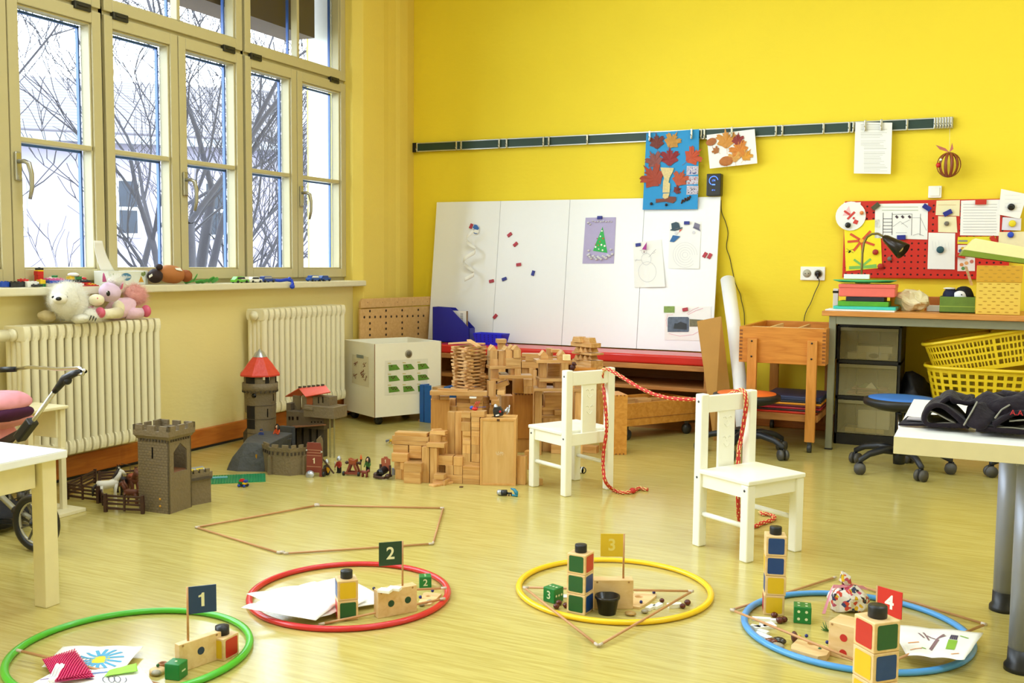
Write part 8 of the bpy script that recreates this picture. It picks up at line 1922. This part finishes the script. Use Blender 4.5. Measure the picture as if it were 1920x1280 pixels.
def bead(px,py,z,c_,label,r_=.0048):
 p=PZ(px,py,z);o=MB().ball((0,0,0),r_).build('bead',pm('bead_'+c_,c_,.3));o.location=(p.x,p.y,z+r_);return tag(o,label,'bead','tiny coloured beads in the hoops')
bead(1499,1196,0.006,'D8B81E','yellow bead behind the wooden cutout in the blue hoop');bead(1512,1195,.006,'1E2A7A','dark blue bead behind the wooden cutout in the blue hoop');bead(1551,1207,.004,'1E2A7A','dark blue bead between cutout and flag block four');bead(1537,1220,.009,'1C5A2A','dark green bead at the front edge of the wooden cutout')
def cutout(p4,h,label,hole,beads=()):
 P=[PZ(x,y,h)for x,y in p4];o_=Vector((P[0].x,P[0].y,0));Q=[Vector((p.x,p.y,0))-o_ for p in P]
 e=empty('wooden_cutout',o_,label=label,cat='wooden piece',group='flat wooden pieces with a round hole');m=MB();k=20
 hc=Vector((PZ(*hole[:2],h).x,PZ(*hole[:2],h).y,0))-o_;hr=hole[2]
 #ring of quads between hole and outline
 outl=[]
 tot=4
 for i in range(k):
  a=2*PI*i/k;d_=Vector((cos(a),sin(a),0));best=1e9
  for j in range(4):
   A_,B_=Q[j],Q[(j+1)%4];e_=B_-A_;den=d_.x*e_.y-d_.y*e_.x
   if abs(den)<1e-9:continue
   t=((A_.x-hc.x)*e_.y-(A_.y-hc.y)*e_.x)/den;s_2=((A_.x-hc.x)*d_.y-(A_.y-hc.y)*d_.x)/den
   if t>0 and-1e-6<=s_2<=1.000001:best=min(best,t)
  outl.append(hc+d_*best if best<1e8 else hc+d_*hr*1.5)
 inn=[hc+Vector((cos(2*PI*i/k),sin(2*PI*i/k),0))*hr for i in range(k)]
 V=outl+inn+[v+Zv*h for v in outl]+[v+Zv*h for v in inn];F_=[]
 for i in range(k):
  j=(i+1)%k;F_+=[(i,j,k+j,k+i),(2*k+i,3*k+i,3*k+j,2*k+j),(i,2*k+i,2*k+j,j),(k+i,k+j,3*k+j,3*k+i)]
 m._a(V,F_);m.build('wooden_plate',MAPLE,e,bevel=.0008)
 m=MB();m.poly([(v.x,v.y)for v in outl],lambda u,v:(u,v,.001));m.build('hole_floor',wood('cutout_floor','C79A62','D6AC74'),e)if len(outl)>2 else None
 return e
cutout([(1478,1214),(1546,1234),(1560,1213),(1496,1197)],.015,'flat maple piece with a round hole in the blue hoop',(1522,1206,.011))
cutout([(1172,1134),(1202,1138),(1236,1112),(1190,1109)],.007,'flat wooden piece with a round hole beside flag block three',(1198,1118,.012));bead(1226,1113,.006,'1E2A7A','dark blue bead at the rear of the flat wooden piece, yellow hoop');bead(1202,1131,.006,'1E2A7A','dark blue bead at the front of the flat wooden piece, yellow hoop')
cutout([(783,1131),(806,1133),(829,1112),(795,1109)],.006,'flat wooden piece with a round hole at the right in the red hoop',(803,1117,.007));bead(811,1110,.005,'1E2A7A','dark blue bead behind the hole of the red hoop piece');bead(788,1122,.005,'1E2A7A','dark blue bead in front of the hole of the red hoop piece');bead(701,1106,.004,'2A2A4A','dark bead left of flag block two',.005)
tile(722,1101+7,-25,'left white tile lying on flag block two',.028,.020,.006,z=.077);tile(740,1098+6,-22,'right white tile lying on flag block two',.028,.018,.006,z=.077)
for x,y,lb in((790,1136,'left'),(797,1134,'middle'),(806,1130,'right')):nut(x,y,.006,'%s one of three small pale stones by the red hoop rim'%lb,PEB,'pebble',1.3,.7,.2,'polished pebbles in the hoops','pebble')
for x,y,lb in((1043,1141,'front left'),(1048,1134,'rear'),(1061,1139,'right')):nut(x,y,.0075,'%s one of three chestnuts at the foot of the three-cube tower'%lb)
nut(1241,1129,.006,'rear chestnut among the tiles in the yellow hoop');nut(1289,1134,.008,'rightmost chestnut in the yellow hoop');nut(1280,1140,.007,'chestnut left of the rightmost one in the yellow hoop')
tile(1220,1140,62,'left white tile at the front rod of the yellow hoop',.030,.013);tile(1233,1137,62,'second white tile at the front rod of the yellow hoop',.030,.013);tile(1265,1137,25,'white tile near the right chestnuts in the yellow hoop',.034,.014,.009)
nut(1182,1153,.011,'tan banded pebble at the front rim of the yellow hoop',pm('pebble_tan','B08A4A',.3,var=.3,scale=50,coat=.4),'pebble',1.25,.45,0,'polished pebbles in the hoops','pebble');nut(1209,1149,.008,'small pale pebble at the front rim of the yellow hoop',PEB,'pebble',1.1,.6,0,'polished pebbles in the hoops','pebble')
#black flower pot
p=PZ(1140,1155)+view_f*.024;o=MB().lathe([(.0001,.001),(.024,0),(.032,.044),(.035,.044),(.035,.051),(.031,.051),(.022,.003),(.0001,.003)],n=30).build('plastic_pot',pm('pot_black','17120E',.3),loc=(p.x,p.y,0));tag(o,'small black plastic pot in front of flag block three','pot')
o=MB().box(-.012,.012,-.014,.014,0,.002).build('white_card',PAPER,loc=PZ(1063,1118),rz=.4);tag(o,'white card lying behind the green die in the yellow hoop','card')
#papers and bags in the hoops
def floorsheet(name,c4,label,lifts=(0,0,0,0),z=.002,mat=PAPER,cat='drawing',wav=.004,ph=0,und=None):
 P=[PZ(x,y,z+l_)for(x,y),l_ in zip(c4,lifts)];o_=Vector((P[0].x,P[0].y,0));Q=[p-o_ for p in P];e=empty(name,o_,label=label,cat=cat)
 def S(u,v,off=0):
  b=Q[0]*(1-u)*(1-v)+Q[1]*u*(1-v)+Q[2]*u*v+Q[3]*(1-u)*v;return(b.x,b.y,max(z,b.z)+abs(wav*sin(u*7+ph)*sin(v*6+1+ph))+off)
 m=MB();m.grid(lambda u,v:S(u,v),16,16);m.build('sheet',mat,e,solid=.0006,recalc=False)
 return e,S
def strokes(e,S,name,mat,L_,w=.02):
 m=MB()
 for pts in L_:
  P=[Vector(p)for p in pts]
  for a,b in zip(P[:-1],P[1:]):
   n_=max(1,int((b-a).length/.05));d_=(b-a)
   if d_.length<1e-6:continue
   pr=Vector((-d_.y,d_.x)).normalized()*w/2
   for k in range(n_):
    q0,q1=a+d_*k/n_,a+d_*(k+1)/n_;m._a([S(*(q0-pr),.0012),S(*(q1-pr),.0012),S(*(q1+pr),.0012),S(*(q0+pr),.0012)],[(0,1,2,3)])
 return m.build(name,mat,e)
def crayon(n_,c):return pm('crayon_'+n_,c,.8,var=.1)
e,S=floorsheet('drawing_sheet',[(560,1158),(740,1128),(640,1080),(498,1120)],'white drawing lying rearmost in the paper pile of the red hoop',(.004,.0,.03,.03),z=.008);strokes(e,S,'faint_crayon',crayon('peach','F0C8B0'),[[(.6,.6),(.75,.65)],[(.6,.7),(.72,.55)],[(.5,.5),(.7,.62)]],.03);strokes(e,S,'turquoise_crayon',crayon('turq','A8DCD8'),[[(.55,.45),(.66,.5)],[(.5,.38),(.66,.44)]],.04)
e,S=floorsheet('drawing_sheet',[(586,1164),(690,1127),(590,1092),(462,1115)],'white sheet, middle one of the paper pile in the red hoop',(.004,.004,.04,.035),z=.013,ph=1)
e,S=floorsheet('drawing_sheet',[(452,1139),(592,1163),(640,1126),(500,1124)],'white sheet, frontmost of the paper pile, reaching over the red hoop',(.026,.004,.012,.03),z=.018,ph=2)
e,S=floorsheet('sun_drawing',[(78,1250),(220,1268),(269,1212),(118,1212)],'crayon drawing with a blue-rayed yellow sun in the green hoop',(.003,.01,.012,.01),z=.003)
strokes(e,S,'blue_crayon',crayon('blue','58A8D0'),[[(.62+.17*cos(t)*.4,.45+.3*sin(t)*.4),(.62+.28*cos(t),.45+.42*sin(t))]for t in[i*.42 for i in range(15)]],.045);strokes(e,S,'yellow_crayon',crayon('yellow','E8D23A'),[[(.52,.42),(.74,.48)],[(.54,.50),(.72,.54)],[(.55,.36),(.7,.40)]],.07);strokes(e,S,'grey_crayon',crayon('grey','8A8C9A'),[[(.3+.05*i,.2),(.36+.05*i,.5)]for i in range(4)]+[[(.62,.1),(.85,.2)]],.012)
e,S=floorsheet('scribble_drawing',[(40,1292),(300,1296),(262,1250),(95,1262)],'white drawing with blue and purple crayon lines at the bottom edge',(0,0,.016,.006),z=.006)
strokes(e,S,'blue_crayon',crayon('mid_blue','6A8ED0'),[[(.15,.72),(.4,.82),(.7,.88),(.92,.95)],[(.2,.66),(.5,.78),(.8,.84)]],.03);strokes(e,S,'purple_crayon',crayon('purple','8A5AB0'),[[(.02,.55),(.2,.6)],[(.4,.6),(.5,.5)]],.03);strokes(e,S,'pencil_loops',crayon('pencil','6A6A78'),[[(.6+.04*cos(t)+t*.008,.45+.12*sin(t))for t in[i*.5 for i in range(40)]]],.008)
e,S=floorsheet('green_paper_slip',[(195,1268),(258,1258),(256,1243),(205,1256)],'narrow lime green paper slip between the drawings',(.008,.012,.02,.01),z=.012,mat=pm('lime_paper','9CD84A',.7),cat='paper',wav=.001)
e,S=floorsheet('garden_drawing',[(1700,1229),(1808,1238),(1844,1187),(1668,1171)],'drawing with a brown tree trunk and green plant, right of the blue hoop',(.004,.022,.028,.004),z=.026)
strokes(e,S,'brown_crayon',crayon('brown','8A6A70'),[[(.42,.25),(.52,.6),(.6,.8)],[(.44,.22),(.54,.58)],[(.4,.7),(.5,.6)],[(.62,.74),(.54,.64)],[(.3,.75),(.36,.6)],[(.36,.8),(.42,.55)]],.025);strokes(e,S,'green_crayon',crayon('green','8AB83A'),[[(.66+.025*i,.3),(.68+.02*i,.6)]for i in range(5)]+[[(.3,.28),(.36,.25)],[(.78,.8),(.88,.75)]],.03);strokes(e,S,'dark_crayon',crayon('dark','4A4058'),[[(.68+.025*i,.62),(.69+.02*i,.8)]for i in range(4)],.02);strokes(e,S,'orange_crayon',crayon('orange','E8A060'),[[(.1,.15),(.3,.25)],[(.12,.4),(.28,.45)],[(.75,.12),(.86,.2)]],.02)
#pink net bag
pn=PZ(82,1268);e=empty('pink_net_bag',(PZ(85,1262).x,PZ(85,1262).y,.018),label='bright pink foam net lying on the drawing in the green hoop',cat='net');PN=pm('net_pink','E0306E',.4,var=.1)
P=[PZ(x,y,.02)-Vector((e.location.x,e.location.y,0))for x,y in((104,1278),(176,1268),(140,1219),(80,1236))]
def nb_(u,v):b=P[0]*(1-u)*(1-v)+P[1]*u*(1-v)+P[2]*u*v+P[3]*(1-u)*v;return Vector((b.x,b.y,.004+.010*sin(PI*u)*sin(PI*v)))
m=MB();m.grid(lambda u,v:tuple(nb_(u,v)-Vector((0,0,.003))),8,8);m.build('net_underlay',pm('net_pink_dark','A81E50',.5),e)
m=MB();K_n=13
for i in range(-K_n,K_n+1):
 for sgn in(1,-1):
  pts=[]
  for t in range(13):
   u=t/12;v=(i/K_n)+sgn*u if sgn>0 else(i/K_n)+1-u
   if 0<=v<=1:pts.append(nb_(u,v)+Vector((0,0,.0015*sgn)))
  if len(pts)>1:m.tube(pts,.0017,5)
m.build('net_mesh',PN,e)
e2,S=floorsheet('paper_strip',[(88,1280),(100,1282),(122,1246),(104,1246)],'small white printed paper strip curling over the pink net',(.02,.02,.05,.045),z=.02,cat='paper',wav=.006);strokes(e2,S,'printed_lines',crayon('pencil',''),[[(.3,.2),(.3,.8)],[(.5,.15),(.5,.85)],[(.7,.2),(.7,.8)]],.03)
#round wooden pieces near the green die
o=MB().lathe([(.0001,0),(.018,0),(.018,.010),(.0001,.010)],n=24).build('round_wood_piece',MAPLE,loc=PZ(295,1262));tag(o,'round wooden piece left of the green die','wooden piece');bead(296,1250,.010,'1C5A2A','dark green bead on the round wooden piece',.004)
o=MB().lathe([(.006,0),(.010,0),(.010,.008),(.006,.008),(.006,0)],n=20).build('wooden_ring',pm('ring_brown','9A6238',.5),loc=PZ(305,1248));tag(o,'small wooden ring behind the round wooden piece','ring');nut(293,1266,.009,'pale banded pebble in front of the round wooden piece',PEB,'pebble',1.2,.6,0,'polished pebbles in the hoops','pebble')
#patterned gift bag
gp=PZ(1588,1143);e=empty('cellophane_gift_bag',(gp.x,gp.y,0),label='crumpled patterned cellophane gift bag tied with pink ribbon in the blue hoop',cat='gift bag')
def bagmat():
 m=bpy.data.materials.new('patterned_cellophane');m.use_nodes=True;nt=m.node_tree;b=nt.nodes['Principled BSDF'];tc_n=nt.nodes.new('ShaderNodeTexCoord')
 v=nt.nodes.new('ShaderNodeTexVoronoi');v.inputs['Scale'].default_value=130;nt.links.new(tc_n.outputs['Object'],v.inputs['Vector'])
 sp=nt.nodes.new('ShaderNodeSeparateColor');nt.links.new(v.outputs['Color'],sp.inputs[0]);cr=nt.nodes.new('ShaderNodeValToRGB');cr.color_ramp.interpolation='CONSTANT';el=cr.color_ramp.elements
 cs=[(0,'EFE6E2'),(.50,'D8483A'),(.60,'F0E8E4'),(.66,'E8B81E'),(.74,'2A3A78'),(.82,'EFE6E6'),(.88,'2A2228'),(.94,'C04A70')]
 el[0].color=(*lin(cs[0][1]),1);el[1].position=cs[1][0];el[1].color=(*lin(cs[1][1]),1)
 for p_,c_ in cs[2:]:q=el.new(p_);q.color=(*lin(c_),1)
 nt.links.new(sp.outputs[0],cr.inputs[0]);nt.links.new(cr.outputs[0],b.inputs['Base Color']);b.inputs['Roughness'].default_value=.2;b.inputs['Coat Weight'].default_value=.5;return m
BM=bagmat();m=MB();m.ball((0,0,.022),.043,.032,.026,30);m.v=[tuple(Vector(v)+_nz.noise_vector(Vector(v)*45)*.011)for v in m.v]
m.v=[(x*(1 if z<.03 else max(.3,1-(z-.03)*22)),y*(1 if z<.03 else max(.3,1-(z-.03)*22)),max(0.001,z*1.15))for x,y,z in m.v];m.sm=[False]*len(m.sm);m.build('filled_bag',BM,e)
m=MB();m.tube([(0,0,.036),(.0,0,.052),(-.006,0,.066),(-.012,.0,.082)],[.020,.009,.013,.004],12);m.v=[tuple(Vector(v)+_nz.noise_vector(Vector(v)*90)*.004)for v in m.v];m.sm=[False]*len(m.sm);m.build('gathered_top',BM,e)
RBN=pm('ribbon_pink_red','E0607A',.4);m=MB();m.tube([(.010*cos(t*PI/6),.010*sin(t*PI/6),.052)for t in range(12)],.003,6,closed=True);m.build('ribbon_knot',RBN,e);e.scale=(1.35,1.35,1.35)
m=MB();w_=view_r;m._a([Vector((0,-.012,.052)),-w_*.035+Zv*.046,-w_*.062-view_f*.03+Zv*.002,-w_*.055-view_f*.03+Zv*.002,-w_*.030+Zv*.054,Vector((0,-.012,.056))],[(0,1,4,5),(1,2,3,4)]);m._a([Vector((0,-.012,.050)),w_*.03+Zv*.046,w_*.045+Zv*.042,w_*.032+Zv*.052,Vector((0,-.012,.056))],[(0,1,2,3,4)]);m.build('ribbon_tails',pm('ribbon_light_pink','F0A0B8',.4),e,solid=.0006,recalc=False)
#green twig behind flag block four
gt=PZ(1553,1184);e=empty('green_twig',gt,label='small green curled leaf sprig behind flag block four',cat='sprig');m=MB()
for a in((-.02,.0,.012),(-.016,.008,.022),(-.018,-.008,.006),(-.008,.0,.026)):m.tube([(0,0,.002),(a[0]*.6,a[1]*.6,.002+a[2]*.3),a],[.002,.0018,.0006],6)
m.build('sprig_leaf',pm('twig_green','3E6A2A',.5),e)
#outside: bare trees and the house across the yard
BARKT=pm('tree_bark','2C282C',.9,var=.25,scale=14,bump=.4)
def tree(c,r0,label,lean,seed,H=9,zb=-5):
 random.seed(seed);t=empty('bare_tree',(c[0],c[1],zb),label=label,cat='tree',group='bare winter trees outside');m=MB();cnt=[0]
 def branch(p,d,r,L_,depth):
  n_=5;pts=[p];rs=[r];q=p.copy();dd=d.copy()
  for i in range(n_):
   dd=(dd+Vector((random.uniform(-.22,.22),random.uniform(-.22,.22),random.uniform(-.06,.18)))).normalized();q=q+dd*L_/n_;pts.append(q.copy());rs.append(max(.005,r*(1-.62*(i+1)/n_)))
  m.tube(pts,rs,7 if depth<2 else 3,caps=False);cnt[0]+=1
  if depth>=5 or cnt[0]>1500:return
  for k in range(4 if 0<depth<3 else 3):
   i=random.randint(1,n_)if k else n_;a=random.uniform(0,2*PI);s_=random.uniform(.45,.95)
   nd=(dd*(1-.3*s_)+Vector((cos(a),sin(a),random.uniform(-.1,.5)))*s_*.8).normalized();branch(pts[i],nd,max(.007,rs[i]*random.uniform(.6,.85)),L_*random.uniform(.55,.8),depth+1)
 branch(Vector((0,0,0)),Vector(lean).normalized(),r0,H*.5,0);m.build('trunk_and_branches',BARKT,t);return t
def tb(px,X,dy=0):p=PX(px,520,X);return(X,p.y+dy)
tree(tb(172,-8.5,.3),.20,'leaning bare tree with a thick trunk seen through the left window',(-.05,-.34,1),12,9.5,-2.6)
tree(tb(268,-9.5),.15,'forked bare tree seen through the middle window',(.0,.0,1),5,10,-3.0)
tree(tb(352,-9.0),.13,'bare tree leaning to the right behind the third casement',(.0,.16,1),9,9.5,-3.0)
tree(tb(330,-11.0),.17,'thicker bare tree rising from the lower left of the third casement',(.0,.42,1),17,8,-4.0)
tree(tb(500,-12.5),.13,'thin bare tree in front of the house, right window',(-.1,-.12,1),23,9,-4.5)
tree(tb(60,-8.5),.11,'thin bare tree at the left edge of the left window',(.05,.02,1),31,9.5,-3.0)
tree(tb(220,-13.0),.12,'slender bare tree farther back, behind the second casement',(.0,.1,1),41,11,-4.0)
HW_=pm('house_plaster','867F8C',.9,var=.05,scale=1.2);HR=bpy.data.materials.new('house_roof_tiles');HR.use_nodes=True
_nt=HR.node_tree;_b=_nt.nodes['Principled BSDF'];_tc=_nt.nodes.new('ShaderNodeTexCoord');_w=_nt.nodes.new('ShaderNodeTexWave');_w.wave_type='BANDS';_w.bands_direction='Z';_w.inputs['Scale'].default_value=2.6;_w.inputs['Distortion'].default_value=.3
_nt.links.new(_tc.outputs['Object'],_w.inputs['Vector']);_cr=_nt.nodes.new('ShaderNodeValToRGB');_cr.color_ramp.elements[0].color=(*lin('4E494F'),1);_cr.color_ramp.elements[1].color=(*lin('746E72'),1);_nt.links.new(_w.outputs['Fac'],_cr.inputs[0]);_nt.links.new(_cr.outputs[0],_b.inputs['Base Color']);_b.inputs['Roughness'].default_value=.9
xh=-19.0;hse=empty('apartment_house',(-21.5,22.5,-4.9),rad(-46),label='pale apartment house with a tiled roof across the yard',cat='building')
MB().box(-8,0,-12,16,0,9.4).build('house_wall',HW_,hse)
m=MB();m.prism([(.5,9.3),(.5,9.5),(-4.4,11.7),(-9.2,9.5),(-9.2,9.3)],(1,0,0),(0,0,1),(0,28.8,0),(0,-12.4,0));m.build('house_roof',HR,hse)
MB().box(.45,.62,-12.4,16.4,9.15,9.38).build('gutter',pm('gutter_grey','7A7A80',.5),hse)
WG=pm('house_window_dark','1E2430',.3,var=.3,scale=3);WF=pm('house_window_frame','C8C8CC',.6)
for i in range(9):
 for z in(1.0,3.9,6.6):
  y=-10.5+i*3.0
  f_=MB().box(-.02,.06,y-.62,y+.62,z-.08,z+1.62).build('window_frame',WF,hse);m=MB()
  for(a,b)in((-.54,-.05),(.05,.54)):
   for(c_,d__)in((.04,.7),(.8,1.54)):m.box(.05,.075,y+a,y+b,z+c_,z+d__)
  m.build('window_pane',WG,f_)
for y in(-1.8,7.2):MB().box(0,1.3,y-1.6,y+1.6,3.3,3.5).box(1.24,1.3,y-1.6,y+1.6,3.5,4.4).build('balcony',pm('balcony_brown','8A7068',.8),hse)
MB().box(-4.9,-4.1,11.0,11.8,10.9,12.4).build('chimney',pm('chimney_brick','A86A5A',.9),hse)
MB().box(-40,-4.4,-30,50,-6.1,-6).build('yard_ground',pm('yard_ground','8A8A84',.9),kind='structure')
